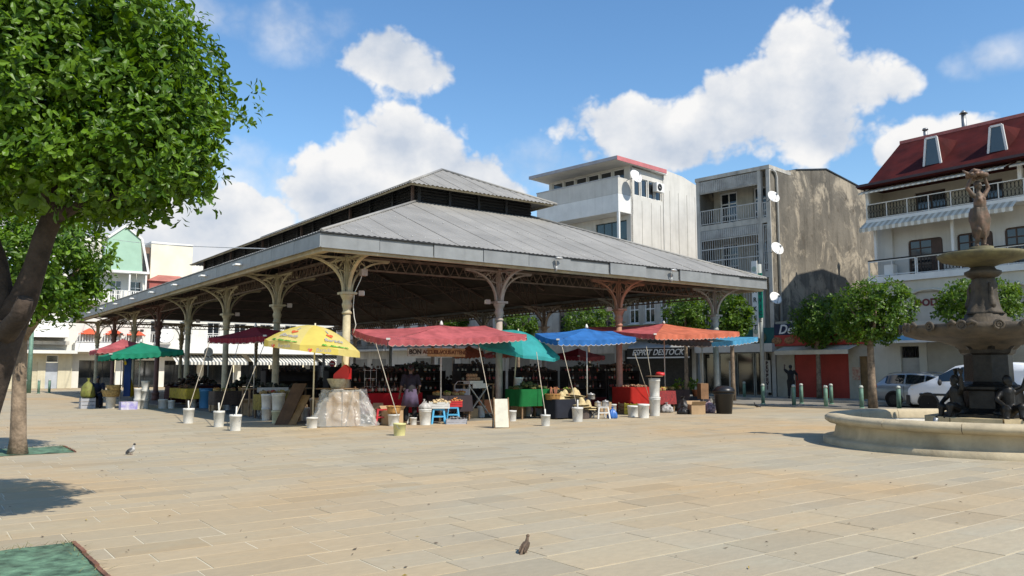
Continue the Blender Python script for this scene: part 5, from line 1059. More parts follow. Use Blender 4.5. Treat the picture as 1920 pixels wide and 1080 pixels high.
def bird(name, label, p, yaw, s, body, wing, headc, upright=.25, kind='pigeon'):
    o = empty(name, p, yaw, label, 'bird'); b = MB(); M = Matrix.Translation((0, 0, .13 * s)) @ Matrix.Rotation(-upright * 2.0, 4, 'X')          # looks along -y
    b.blob((0, 0, 0), (.072 * s, .13 * s, .074 * s), 12, 10, M); nk = M @ Vector((0, -.10 * s, .04 * s)); hd = nk + Vector((0, -.035 * s, .085 * s)); b.tube([M @ Vector((0, -.06 * s, .015 * s)), nk, hd], [.055 * s, .036 * s, .022 * s], 10); b.blob(hd, (.030 * s, .036 * s, .030 * s), 10, 8)
    b.tube([M @ Vector((0, .09 * s, .01 * s)), M @ Vector((0, .25 * s, .0))], [.042 * s, .022 * s], 8); remeshed(b, 'body', body, .006 * s, o, 2)
    for e in (-1, 1):
        w = MB().blob((e * .052 * s, .04 * s, .015 * s), (.022 * s, .145 * s, .052 * s), 10, 8, M); w.build('wing', wing, o)
        l = MB().tube([M @ Vector((e * .025 * s, .01, -.05 * s)), (e * .028 * s, .0, .05 * s), (e * .028 * s, -.005 * s, .006)], .006 * s, 6)
        for t in (-.5, 0, .5): l.tube([(e * .028 * s, -.005 * s, .006), (e * .028 * s + math.sin(t) * .035 * s, -.04 * s, .004)], .004 * s, 5)
        l.build('leg', pm('bird_leg', (.30, .10, .08), .1, 9, .6), o)
    MB().tube([hd + Vector((0, -.03 * s, 0)), hd + Vector((0, -.065 * s, -.010 * s))], [.010 * s, .003 * s], 6).build('beak', DARKMETAL, o); MB().blob(hd + Vector((0, -.002, .004 * s)), (.033 * s, .037 * s, .031 * s), 10, 8).build('cap_feathers', headc, o)
bird('pigeon', 'grey and white pigeon preening on the paving near the trees', tuple(G(246, 853)), R(70), .66, pm('feather_white', (.55, .53, .50), .15, 12, .8), pm('feather_grey', (.13, .13, .13), .3, 14, .8), pm('feather_black', (.025, .025, .03), .3, 14, .6), .28)
bird('dove', 'brown dove walking alone on the near paving with back turned', tuple(G(985, 1038)), R(150), .47, pm('feather_brown', (.15, .10, .065), .25, 14, .8), pm('feather_darkbrown', (.105, .07, .045), .3, 14, .8), pm('feather_brown', ()), .30)
bird('blackbird', 'small black bird on the paving by the black bin', tuple(G(1419, 765)), R(250), .75, pm('feather_black', ()), pm('feather_black', ()), pm('feather_black', ()), .15)
# ------------------------------------------------------------------ fountain
def fountain():
    c = Vector((10.25, 17.55, 0)); o = empty('fountain', c, 0, 'tiered stone and iron fountain with statue on top in a round pale basin', 'fountain')
    st = pm('basin_stone', (.52, .43, .28), .14, 1.6, .85, 0, .35, 12, dirt=.45, streak=.3, dirtcol=(.16, .125, .075)); fl = pm('basin_floor', (.66, .63, .56), .08, 1.2, .8, dirt=.12); ir = pm('dark_bronze', (.020, .018, .015), .35, 5, .45, .3, .4, 25, dirt=.3, dirtcol=(.06, .048, .032)); gb = pm('weathered_iron_stone', (.105, .080, .052), .3, 3, .7, .1, .5, 20, col2=(.030, .026, .020), dirt=.30, dirtcol=(.22, .17, .10)); yl = pm('lichen_stone', (.175, .155, .07), .3, 3, .8, 0, .4, 16, col2=(.075, .065, .04), dirt=.3)
    w = MB().lathe([(3.38, .0), (3.38, .13), (3.20, .14), (3.14, .20), (3.10, .38), (3.12, .42)], n=72, cap=False).build('basin_wall', st, o)
    n = 14                                                     # the rolled coping is laid in stones
    for k in range(n):
        mb = MB(); a0 = 2 * math.pi * k / n + .0018; a1 = 2 * math.pi * (k + 1) / n - .0018; m = 6; prof = [(3.12, .42), (3.25, .44), (3.33, .50), (3.33, .57), (3.25, .625), (3.10, .64), (2.95, .625), (2.90, .56), (2.90, .42)]; vs = [(r * math.cos(a0 + (a1 - a0) * i / m), r * math.sin(a0 + (a1 - a0) * i / m), z) for i in range(m + 1) for r, z in prof]; q = len(prof)
        mb.add(vs, [(i * q + j, i * q + j + 1, (i + 1) * q + j + 1, (i + 1) * q + j) for i in range(m) for j in range(q - 1)], True); mb.add([vs[j] for j in range(q)], [tuple(range(q))]); mb.add([vs[m * q + j] for j in range(q)], [tuple(range(q))]); mb.build('coping_stone', st, o)
    MB().lathe([(.02, .16), (2.90, .16), (2.92, .42)], n=60, cap=False).build('basin_floor', fl, o)
    pl = pm('plinth_stone', (.50, .39, .22), .18, 2, .85, 0, .3, 10, dirt=.3); k = 8
    for i in range(k):
        a0, a1 = 2 * math.pi * i / k + .42, 2 * math.pi * (i + 1) / k + .42; e = .012
        MB().prism([(.5 * math.cos(a0 + e), .5 * math.sin(a0 + e)), (1.28 * math.cos(a0 + e), 1.28 * math.sin(a0 + e)), (1.28 * math.cos(a1 - e), 1.28 * math.sin(a1 - e)), (.5 * math.cos(a1 - e), .5 * math.sin(a1 - e))], .17, .62).build('plinth_block', pl, o)
    MB().lathe([(.95, .60), (.95, .68), (.72, .74), (.64, .80), (.62, 1.16), (.70, 1.20), (.70, 1.25), (.52, 1.30), (.47, 1.36), (.46, 1.92), (.52, 1.96), (.55, 2.04), (.62, 2.10)], n=8, smooth=False, rot=.39).build('pedestal', ir, o)
    # lower bowl
    MB().lathe([(.5, 2.02), (.62, 2.12), (.9, 2.22), (1.35, 2.28), (1.60, 2.36), (1.66, 2.46), (1.66, 2.54), (1.60, 2.56), (1.45, 2.50), (.6, 2.42), (.3, 2.45)], n=56, wob=lambda a, z: 1 + (.012 * math.cos(24 * a) if z < 2.4 else .02 * math.cos(8 * a))).build('lower_bowl', gb, o)
    for k in range(16):
        a = 2 * math.pi * k / 16; M = Matrix.Rotation(a, 4, 'Z') @ Matrix.Translation((1.66, 0, 2.50)) @ Matrix.Rotation(R(90), 4, 'Y'); mb = MB()
        for (rr, t) in ((.085, .028), (.04, .024)):
            pts = [M @ Vector((rr * math.cos(q * .5236), rr * math.sin(q * .5236), .02)) for q in range(13)]; mb.tube(pts, t, 6)
        if k % 2 == 0:
            for sg in (-1, 1): mb.tube([M @ Vector((-.02, sg * .10, .01)), M @ Vector((-.08, sg * .18, .0)), M @ Vector((-.03, sg * .27, -.01)), M @ Vector((.03, sg * .24, 0))], [.045, .05, .035, .025], 7)
        mb.build('scroll_ornament', gb, o)
    # stem: stepped foot, bell, collar, with herons' relief
    MB().lathe([(.60, 2.46), (.60, 2.58), (.50, 2.62), (.46, 2.72), (.40, 2.74), (.40, 2.80)], n=28).build('stem_foot', gb, o)
    MB().lathe([(.40, 2.80), (.36, 2.86), (.30, 2.98), (.25, 3.15), (.23, 3.3), (.24, 3.42), (.22, 3.52), (.20, 3.60)], n=40, wob=lambda a, z: 1 + .09 * math.cos(4 * a + 6 * (z - 3)) + .04 * math.cos(11 * a)).build('stem', gb, o)
    for k in range(3):
        a = k * 2.094 + .5; mb = MB(); d = Vector((math.cos(a), math.sin(a), 0)); limb(mb, [d * .30 + Vector((0, 0, 2.84)), d * .31 + Vector((0, 0, 3.0)), d * .27 + Vector((0, 0, 3.18)), d * .30 + Vector((0, 0, 3.34)), d * .24 + Vector((0, 0, 3.46))], [.03, .075, .06, .032, .03]); remeshed(mb, 'heron_relief', gb, .016, o)
    MB().lathe([(.20, 3.58), (.30, 3.62), (.36, 3.68), (.36, 3.73), (.26, 3.77), (.22, 3.84)], n=32).build('collar', gb, o)
    MB().lathe([(.20, 3.82), (.34, 3.88), (.62, 3.93), (.80, 3.99), (.87, 4.06), (.88, 4.11), (.84, 4.13), (.60, 4.08), (.2, 4.06)], n=48, wob=lambda a, z: 1 + .006 * math.cos(16 * a)).build('upper_bowl', yl, o)
    MB().lathe([(.26, 4.05), (.26, 4.16), (.24, 4.18), (.24, 4.27), (.20, 4.28)], n=24).build('statue_base', yl, o)
    # crowning statue: a draped woman lifting a bundle above her head
    bz = pm('statue_bronze', (.17, .10, .065), .3, 6, .6, .25, .3, 22, col2=(.06, .05, .035), dirt=.35, dirtcol=(.26, .19, .10)); b = MB(); z = 4.27; S = 1.08
    P = lambda x, y, h: Vector((x, y, z + h * S))
    limb(b, [P(.05, -.02, .03), P(.07, -.03, .32), P(.06, 0, .60)], [.042, .062, .10]); limb(b, [P(-.09, .03, .03), P(-.08, -.10, .34), P(-.05, 0, .60)], [.042, .065, .10]); limb(b, [P(.06, -.13, .02), P(.05, 0, .03)], [.03, .04]); limb(b, [P(-.12, -.09, .02), P(-.09, .02, .03)], [.03, .04])
    limb(b, [P(0, 0, .60), P(.02, 0, .75), P(.015, -.02, .93), P(.0, -.01, 1.06)], [.155, .125, .130, .09]); limb(b, [P(0, -.01, 1.06), P(-.01, -.02, 1.18)], [.05, .045]); head(b, P(-.01, -.02, 1.27), .5, .1, .92)
    for e in (-1, 1): b.blob(P(e * .055, -.115, .97), (.045, .04, .045)); limb(b, [P(e * .12, -.01, 1.06), P(e * .23, .0, 1.22), P(e * .14, -.03, 1.44)], [.055, .045, .034]); hand(b, P(e * .14, -.03, 1.44), Vector((-e * .4, 0, 1)), Vector((e, 0, .3)), .9, .8, -e)
    stt = remeshed(b, 'statue', bz, .014, o)
    d = MB(); d.lathe([(.165, z + .80 * S), (.19, z + .68 * S), (.205, z + .55 * S), (.18, z + .38 * S), (.15, z + .24 * S), (.11, z + .18 * S)], (0.0, 0, 0), 40, True, False, 1, .9, wob=lambda a, zz: 1 + .08 * math.sin(5 * a + (zz - z) * 9) + .05 * math.sin(11 * a - (zz - z) * 6)); d.build('drapery', bz, stt)
    t = MB(); r = random.Random(6)
    for k in range(16): a = k * .39; t.blob((.17 * math.cos(a), .15 * math.sin(a), z + 1.45 * S + .05 * r.random()), (.075, .06, .05), 8, 6, None, .4, k)
    for k in range(9): t.blob((r.uniform(-.1, .1), r.uniform(-.1, .1), z + 1.51 * S + .08 * r.random()), (.07, .06, .06), 8, 6, None, .4, k + 30)
    t.tube([P(-.16, 0, 1.46), P(-.26, -.05, 1.52), P(-.33, -.02, 1.58)], [.05, .035, .015], 7); t.build('flower_bundle', bz, stt)
    # putti sitting round the pedestal
    for k, a in enumerate((math.radians(v) for v in (190, 262, 350, 80))):
        b = MB(); M = Matrix.Rotation(a + math.pi / 2, 4, 'Z'); q = lambda x, y, h: M @ Vector((x, y - .82, .66 + h))      # faces outward (-y before turning)
        limb(b, [q(0, .05, .14), q(0, .02, .32), q(0, 0, .50)], [.155, .14, .13]); limb(b, [q(0, 0, .50), q(0, -.01, .60)], [.07, .055]); head(b, q(0, -.03, .72), a + math.pi / 2 + .4, 0, 1.08)
        limb(b, [q(.07, 0, .12), q(.14, -.26, .20), q(.13, -.30, -.06)], [.10, .085, .055]); limb(b, [q(-.07, 0, .12), q(-.15, -.24, .16), q(-.16, -.26, -.10)], [.10, .085, .055]); limb(b, [q(.13, -.30, -.06), q(.13, -.40, -.03)], [.045, .035]); limb(b, [q(-.16, -.26, -.08), q(-.16, -.36, -.05)], [.045, .035])
        limb(b, [q(.13, 0, .48), q(.27, -.06, .56), q(.32, -.12, .80)], [.065, .055, .04]); hand(b, q(.32, -.12, .80), M @ Vector((.1, -.1, 1)), M @ Vector((1, 0, 0)), .85, .6); b.lathe([(.03, 0), (.06, .08), (.05, .12)], q(.34, -.13, .86), 8)
        limb(b, [q(-.13, 0, .48), q(-.24, -.06, .34), q(-.18, -.22, .24)], [.065, .055, .04]); hand(b, q(-.18, -.22, .24), M @ Vector((.2, -1, -.2)), M @ Vector((1, 0, 0)), .85, .6); b.blob(q(0, .12, .02), (.28, .22, .16), 10, 8, None, .3, k); remeshed(b, 'seated_putto', ir, .018, o)
    MB().tube([(-1.75, -.9, .16), (-1.72, -.9, .45), (-1.66, -.93, .62)], .03, 8).m(1).tube([(-1.70, -.9, .47), (-1.66, -.93, .64)], .045, 8).build('water_jet_pipe', [pm('rust_pipe', (.18, .07, .04), .2, 6, .7), METAL], o)
fountain()

# ------------------------------------------------------------------ vehicles
def wheel(parent, x, y, r, side, w=.2, spokes=5):
    t = MB(); prof = [(r * .66, -w / 2), (r * .9, -w / 2), (r, -w / 3), (r, w / 3), (r * .9, w / 2), (r * .66, w / 2)]; M = Matrix.Translation((x, y, r)) @ Matrix.Rotation(R(90), 4, 'X')
    t.lathe(prof, n=28, cap=False); t.v = [tuple(M @ Vector(v)) for v in t.v]; wh = empty('wheel', (0, 0, 0), 0, parent=parent); t.build('tyre', pm('tyre_rubber', (.016, .016, .016), .1, 6, .85), wh)
    m = MB(); yo = y + side * (w / 2 - .035); Mr = Matrix.Translation((x, yo, r)) @ Matrix.Rotation(R(90), 4, 'X'); rim = MB().lathe([(r * .70, -.03), (r * .70, .02), (r * .60, .02), (r * .58, -.03)], n=28, cap=False); rim.v = [tuple(Mr @ Vector(v)) for v in rim.v]; m.add(rim.v, rim.f, True)
    for k in range(spokes):
        a = 2 * math.pi * k / spokes + .3; d = Vector((math.cos(a), 0, math.sin(a))); e = Vector((-math.sin(a), 0, math.cos(a))); c = Vector((x, yo, r)); m.add([c + d * r * .08 - e * r * .10 + Vector((0, side * .02, 0)), c + d * r * .63 - e * r * .14, c + d * r * .63 + e * r * .14, c + d * r * .08 + e * r * .10 + Vector((0, side * .02, 0))], [(0, 1, 2, 3)])
    hub = MB().lathe([(r * .16, -.02), (r * .14, .03)], n=12); hub.v = [tuple(Mr @ Vector(v)) for v in hub.v]; m.add(hub.v, hub.f, True); back = MB().lathe([(r * .62, 0), (.01, 0)], n=20); 
    m.build('rim', pm('alloy', (.42, .42, .42), .1, 6, .35, .8), wh); bk = MB().lathe([(.01, -.05), (r * .66, -.05)], n=20, cap=False); bk.v = [tuple(Mr @ Vector(v)) for v in bk.v]; bk.build('brake_disc', DARKMETAL, wh)
def vehicle(name, label, loc, rz, st, belt, wx, wr, paint, glass_spans, low, hw, extra=None):
    """st: stations along x (front at -x): (x, z_bottom, z_belt, z_roof, roof half width); belt line shared"""
    o = empty(name, loc, rz, label, 'car'); b = MB(); rings = []
    for (x, z0, zb, zr, rw) in st:
        h = hw * (1 if .12 < (x - st[0][0]) / (st[-1][0] - st[0][0]) < .9 else .9); rw = min(rw, h)
        half = [(h * .86, z0), (h * .97, z0 + .08), (h, z0 + (zb - z0) * .5), (h * .985, zb - .08), (h * .93, zb), (h * .93 + (rw - h * .93) * .55, zb + (zr - zb) * .55), (rw, zr - min(.06, (zr - zb) * .4)), (rw * .8, zr - .005), (rw * .3, zr + .008)]
        rings.append([(x, -y, z) for y, z in half] + [(x, y, z) for y, z in reversed(half)])
    k = len(rings[0]); vs = [v for r_ in rings for v in r_]
    b.add(vs, [(i * k + j, i * k + (j + 1) % k, (i + 1) * k + (j + 1) % k, (i + 1) * k + j) for i in range(len(rings) - 1) for j in range(k)], True); b.add(rings[0], [tuple(range(k))]); b.add(rings[-1], [tuple(range(k))]); b.build('body', paint, o)
    gl = glass('car_glass', (.012, .016, .02), .04); 
    def interp(x):
        for s0, s1 in zip(st, st[1:]):
            if s0[0] <= x <= s1[0]: t = (x - s0[0]) / (s1[0] - s0[0]); return [a + (c - a) * t for a, c in zip(s0, s1)]
        return st[-1]
    for x0, x1 in glass_spans:
        for sg in (-1, 1):
            pts0 = []; pts1 = []; n = 6
            for i in range(n + 1):
                x = x0 + (x1 - x0) * i / n; _, z0, zb, zr, rw = interp(x); h = hw * .93; rw = min(rw, hw)
                f = lambda t: (x, sg * (h + (rw - h) * t + .012), zb + (zr - zb) * t)
                top = .86 if zr - zb > .25 else .7
                pts0.append(f(.08)); pts1.append(f(top))
            g = MB(); g.add(pts0 + pts1, [(i, i + 1, n + 2 + i, n + 1 + i) for i in range(n)], True); g.build('side_window', gl, o)
    for x in wx:
        for sg in (-1, 1):
            wheel(o, x, sg * (hw - .10), wr, sg); a = MB(); pts = [(x + (wr + .05) * math.cos(t), sg * (hw + .004), wr + (wr + .05) * math.sin(t)) for t in [math.pi * q / 12 for q in range(13)]]; a.tube(pts, .035, 6); a.build('wheel_arch', low, o)
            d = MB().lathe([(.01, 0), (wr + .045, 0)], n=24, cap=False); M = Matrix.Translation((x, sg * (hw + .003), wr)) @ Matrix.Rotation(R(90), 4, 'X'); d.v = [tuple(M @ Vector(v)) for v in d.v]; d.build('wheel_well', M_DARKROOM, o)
    return o, interp, gl
def cars():
    sil = pm('silver_paint', (.40, .44, .47), .04, 1, .28, .55, 0); wh = pm('van_white', (.70, .72, .74), .03, 1, .3, .1, 0); blk = pm('black_trim', (.022, .022, .022), .1, 4, .6); red = plast('tail_red', (.35, .02, .02), .2); lamp = plast('lamp_clear', (.62, .63, .62), .15)
    # silver estate: rear (far end) at the left of the picture, front towards the camera side
    st = [(-2.25, .34, .72, .74, .60), (-2.1, .26, .80, .82, .72), (-1.25, .24, .93, .97, .74), (-.75, .24, .95, 1.18, .66), (-.15, .24, .95, 1.40, .60), (.6, .24, .96, 1.46, .60), (1.4, .24, .98, 1.44, .60), (1.85, .26, 1.0, 1.34, .58), (2.15, .30, .98, 1.05, .60), (2.28, .36, .85, .88, .6)]
    p = H(24.55, -5.25); o, ip, gl = vehicle('estate_car', 'silver estate car parked beyond the green bollards', (p.x, p.y, .016), TH + R(90), st, .95, (-1.42, 1.32), .315, sil, [(-.62, -.02), (.05, .82), (.90, 1.72)], blk, .88)
    for sg in (-1, 1):
        MB().tube([(-.1, sg * .60, 1.46), (.3, sg * .60, 1.50), (1.3, sg * .60, 1.49), (1.65, sg * .59, 1.42)], .018, 6).build('roof_rail', METAL, o)
        for x in (.35, 1.15): MB().box(x, x + .18, sg * .885 - .012, sg * .885 + .012, .86, .89).build('door_handle', sil, o)
        for x in (.02, .86): MB().box(x - .006, x + .006, sg * .883 - .004, sg * .883 + .004, .32, .92).build('door_seam', blk, o)
        MB().blob((2.16, sg * .68, .86), (.10, .14, .13)).build('tail_light', red, o); MB().blob((-2.1, sg * .62, .68), (.12, .14, .09)).build('headlight', lamp, o); MB().blob((-.55, sg * .98, .98), (.07, .09, .07)).build('wing_mirror', sil, o)
    MB().box(-2.3, -2.2, -.7, .7, .30, .44).build('front_bumper', blk, o); MB().box(2.24, 2.32, -.75, .75, .36, .52).build('rear_bumper', blk, o)
    # white van: front to the left, nearer the fountain, driver's door open
    st = [(-2.2, .30, .86, .88, .66), (-2.08, .26, .98, 1.0, .80), (-1.5, .24, 1.08, 1.16, .80), (-1.2, .24, 1.12, 1.30, .76), (-.45, .24, 1.12, 1.74, .70), (.2, .24, 1.13, 1.84, .72), (1.4, .24, 1.13, 1.86, .74), (2.1, .26, 1.12, 1.80, .74), (2.2, .34, 1.10, 1.60, .74)]
    p = H(21.75, -8.2); o, ip, gl = vehicle('white_van', 'white compact van with its front door open behind the fountain', (p.x, p.y, .016), TH + R(-90), st, 1.1, (-1.38, 1.35), .33, wh, [(-1.0, -.25), (-.18, .62)], blk, .90)
    MB().box(-2.26, -2.12, -.84, .84, .26, .62).build('front_bumper', blk, o); MB().add([(-1.18, -.66, 1.16), (-1.18, .66, 1.16), (-.46, .60, 1.70), (-.46, -.60, 1.70)], [(0, 1, 2, 3)]).build('windscreen', gl, o)
    for sg in (-1, 1):
        MB().blob((-2.0, sg * .70, .86), (.16, .13, .12)).build('headlight', lamp, o); MB().box(-1.7, 2.1, sg * .905 - .012, sg * .905 + .012, .62, .70).build('side_moulding', blk, o); MB().blob((-.85, sg * 1.03, 1.12), (.07, .1, .12)).build('wing_mirror', blk, o)
    d = MB(); hx, a = -.92, R(58); ex = Vector((math.cos(a), math.sin(a), 0)); P = lambda t, z: Vector((hx, .92, 0)) + ex * t + Vector((0, 0, z)); d.slab(P(0, .35), P(1.0, .35), P(1.0, 1.10), P(0, 1.10), .05); 
    for q in ((P(0, 1.1), P(.55, 1.66)), (P(.55, 1.66), P(1.0, 1.66)), (P(1.0, 1.66), P(1.0, 1.1))): d.bar(*q, .05, .05)
    d = d.build('open_door', wh, o); MB().add([P(.05, 1.12), P(.98, 1.12), P(.98, 1.62), P(.55, 1.62)], [(0, 1, 2, 3)]).build('door_glass', gl, d)
cars()
def street_furniture():
    gm = pm('bollard_green', (.155, .27, .20), .15, 5, .6, .1, .1, dirt=.25); bm_ = MB().lathe([(.085, 0), (.085, .82), (.078, .83), (.072, .84)], n=14); bm_.m(1).lathe([(.088, .84), (.088, .90), (.06, .945), (.01, .955)], n=14); me = bm_.mesh('post', [gm, pm('bollard_cap', (.42, .44, .38), .1, 5, .6)]); bs = MB().lathe([(.12, 0), (.12, .03), (.085, .05)], n=14).mesh('foot', gm)
    where = ['beside the shop glass door', 'next to the vertical sign, nearer row', 'right before the person in black', 'before the red shutter, far row', 'before the red shutter, nearer row', 'right of the red shutter tree, far row', 'just left of the pale tree trunk', 'in front of the silver car']
    for (px, py), w in zip(((1396, 748), (1431, 758), (1489, 762), (1503, 757), (1549, 765), (1559, 758), (1616, 766), (1686, 768)), where):
        p = G(px, py, .016); o = empty('bollard', (p.x, p.y, .016), 0, 'green post bollard ' + w, 'bollard', 'green bollards along the street'); link('post', me, o); link('foot', bs, o)
    for (px, py), w in zip(((24, 738), (47, 738), (72, 738), (92, 737)), ('farthest left', 'by the lamp post', 'second from the grey door', 'before the grey door')):
        p = G(px, py); o = empty('bollard', (p.x, p.y, .006), 0, 'faded bollard at the far shop house, ' + w, 'bollard', 'bollards by the far shop house'); link('post', me, o); link('foot', bs, o)
    # lamp post and sign totem
    p = G(53, 737); o = empty('lamp_post', (p.x, p.y, .006), TH, 'pale green flat-topped lamp post before the far shop house', 'lamp post'); MB().tube([(0, 0, 0), (0, 0, 5.0)], [.17, .13], 10).build('post', gm, o); MB().box(-1.2, 2.6, -.4, .4, 5.0, 5.25).build('lamp_head', M_WHITE, o)
    b, z = on_a(1430, 700, 26.6); p = H(26.6, b); o = empty('sign_totem', (p.x, p.y, .13), TH, 'tall white and green lettered shop sign on a grey post', 'sign'); z1, z0, zt = on_a(1427, 600, 26.6)[1], on_a(1426, 632, 26.6)[1], on_a(1426, 493, 26.6)[1]
    MB().tube([(0, 0, 0), (0, 0, zt - .2)], .11, 12).build('post', pm('post_grey', (.40, .41, .37), .1, 3, .6), o)
    MB().box(-.16, -.12, .05, .42, z0 - .2, zt).build('white_panel', M_WHITE, o); MB().box(-.13, -.09, -.22, .045, z0 + .9, zt - .7).build('green_panel', pm('sign_green', (.0, .26, .16), .1, 2, .5), o)
    dk = pm('sign_dark', (.03, .05, .05), .1, 4, .6)
    for k, ch in enumerate('MARKET'): text_on('sign_lettering', ch, .36, dk, (-.168, .235, zt - 1.15 - k * .50), (0, -1, 0), (0, 0, 1), o, bold=.008)
    for k, ch in enumerate('SERVICE'): text_on('sign_lettering', ch, .30, dk, (-.138, -.09, zt - 1.1 - k * .36), (0, -1, 0), (0, 0, 1), o, bold=.004)
    for zz in (zt - .45, z0 + .18): r_ = MB().lathe([(.15, 0), (.15, .015)], n=18); M = Matrix.Translation((-.16, .235, zz)) @ Matrix.Rotation(R(-90), 4, 'Y'); r_.v = [tuple(M @ Vector(v)) for v in r_.v]; r_.build('emblem', pm('emblem_sage', (.36, .44, .36), .1, 6, .6), o)
    # traffic signs
    def road_sign(px, py, Y, r, label, noentry, name='road_sign', h=None):
        c = at(px, py, Y); o = empty(name, (c.x, c.y, .01), 0, label, 'sign'); MB().tube([(0, .03, 0), (0, .03, c.z + r)], .03, 8).build('post', METAL, o); M = Matrix.Translation((0, 0, c.z - .01)) @ Matrix.Rotation(R(90), 4, 'X')
        def disc(rr, t0, t1, mt, nm, par): d = MB().lathe([(rr, t0), (rr, t1)], n=28, smooth=False); d.v = [tuple(M @ Vector(v)) for v in d.v]; return d.build(nm, mt, par)
        if noentry:
            pn = disc(r, 0, .012, M_WHITE, 'panel', o); disc(r * .92, .013, .02, pm('sign_red', (.48, .02, .03), .05, 4, .4), 'red_disc', pn); MB().box(-r * .66, r * .66, -.034, -.022, c.z - r * .17 - .01, c.z + r * .17 - .01).build('white_bar', M_WHITE, pn)
        else: disc(r, 0, .012, METAL, 'panel', o); MB().box(-r, r, -.02, 0, c.z - r * 2.0, c.z - r * 1.3).build('plate', METAL, o)
    road_sign(623, 682, 44, .17 * 1.05, 'round red no-entry sign seen under the hall', True); road_sign(391, 660, 50, .28, 'round grey sign seen from behind, by the striped awning', False)
    # overhead cable from the green house to the hall's corner
    a = at(212, 449, 72); b = H(-1.5, -.6, 5.02); m = MB(); pts = [a.lerp(b, t) - Vector((0, 0, 1.2 * 4 * t * (1 - t) * .12)) for t in [i / 24 for i in range(25)]]; m.tube(pts, .018, 5); k = m.build('overhead_cable', pm('cable_pale', (.5, .5, .48), .1, 3, .6)); setp(k, 'thin pale cable strung from the green house to the hall corner', 'cable')
street_furniture()
# ------------------------------------------------------------------ market stalls
def canopy(label, N, L, R_, apex, mats, panel_mats=None, val=.20, group='market canopies round the hall', pole_px=None, scal=9, name='market_canopy', sag=.05, pole=True):
    """square market parasol; N near corner (px, py, depth), L along the hall's side, R_ along its front; apex = rise"""
    n = at(*N)
    def along(d, px, py):
        k = (px - 960) / F_PX; lo, hi = .05, 30.0
        f = lambda t: 0
        # solve for the distance along d at which the point falls on image column px
        t = 1.0
        for _ in range(40):
            p = n + d * t; dep = p.y * math.cos(PITCH) + (p.z - EYE) * math.sin(PITCH); e = F_PX * p.x / dep - (px - 960); p2 = n + d * (t + .01); dep2 = p2.y * math.cos(PITCH) + (p2.z - EYE) * math.sin(PITCH); e2 = F_PX * p2.x / dep2 - (px - 960)
            if abs(e2 - e) < 1e-9: break
            t -= e / ((e2 - e) / .01)
        p = n + d * t; return at(px, py, p.y)
    l, r = along(VX, *L), along(UX, *R_); f = l + r - n; c = (l + r) / 2; top = c + Vector((0, 0, apex))
    zc = (l.z + r.z + n.z + f.z) / 4; top.z = max(top.z, zc + .08); g = Vector((c.x, c.y, 0)); o = empty(name, g, 0, label, 'canopy', group)
    cs = [n - g, r - g, f - g, l - g]; T = top - g; cl = MB(); K = 5; W = 8
    for i in range(4):
        a, b = cs[i], cs[(i + 1) % 4]; cl.m(i); vs = []
        for u in range(K + 1):
            for v in range(W + 1):
                e = a.lerp(b, v / W); p = T.lerp(e, u / K); w = v / W; t = u / K
                p = p - Vector((0, 0, sag * math.sin(math.pi * w) * t + .05 * math.sin(math.pi * t))) + Vector((0, 0, .018 * noise.noise(Vector((i * 7 + u * .9, v * .8, N[0] * .1))))); vs.append(p)
        cl.add(vs, [(u * (W + 1) + v, u * (W + 1) + v + 1, (u + 1) * (W + 1) + v + 1, (u + 1) * (W + 1) + v) for u in range(K) for v in range(W)], True)
    pms = panel_mats or [mats[0]] * 4; cv = cl.build('cover', pms, o, fix=False)
    for i in range(4):
        a, b = cs[i], cs[(i + 1) % 4]; ln = (b - a).length; m = max(5, int(ln / .22)) ; va = MB(); va.m(0); q = 6; nx = m * q; vt = []; vb = []; d = (b - a).normalized(); out = Vector((d.y, -d.x, 0))
        for k in range(nx + 1):
            w = k / nx; e = a.lerp(b, w) - Vector((0, 0, sag * math.sin(math.pi * w))); ph = abs(math.sin(math.pi * k / q)); fl = out * (.025 * math.sin(k * .7 + i))
            vt.append(e + out * .004); vb.append(e - Vector((0, 0, val * (.78 + .22 * ph))) + fl + out * .01)
        va.add(vt + vb, [(k, k + 1, nx + 2 + k, nx + 1 + k) for k in range(nx)], True)
        tr = MB().tube([v + out * .003 for v in vb], .010, 4, False); va.m(1).add(tr.v, tr.f, True); va.build('valance', [pms[i], mats[1]], cv, fix=False)
    if pole:
        zb = 0.03
        MB().tube([Vector((0, 0, zb)), T + Vector((0, 0, .12))], .022, 8).build('pole', ALU, o)
        hub = T - Vector((0, 0, .55))
        for i in range(4):
            a, b = cs[i], cs[(i + 1) % 4]; MB().tube([T - Vector((0, 0, .12)), a - Vector((0, 0, .10))], .016, 6).tube([hub, T.lerp(a, .55) - Vector((0, 0, .08))], .013, 5).build('rib', ALU, o)
            MB().tube([T - Vector((0, 0, .15)), (a + b) / 2 - Vector((0, 0, .12 + sag))], .014, 5).build('rib', ALU, o)
        MB().lathe([(.06, 0), (.05, .06), (.015, .14)], T, 8).build('finial', WHITE_P, o)
        for q in (0,): MB().cbox(cs[q] + Vector((0, 0, .01)), (.1, .1, .05)).build('corner_cap', WHITE_P, o)
    o['corners'] = 0; del o['corners']
    return o, [n, r, f, l], top
def rope(p, q, label, name='guy_rope', r=.011, mat=None):
    p, q = Vector(p), Vector(q); m = MB().tube([p - q, (p - q) * .5 - Vector((0, 0, .03)), Vector((0, 0, 0))], r, 6); k = m.build(name, mat or pm('rope_pale', (.46, .40, .30), .15, 8, .8), None, q); setp(k, label, 'rope', 'guy ropes of the canopies')
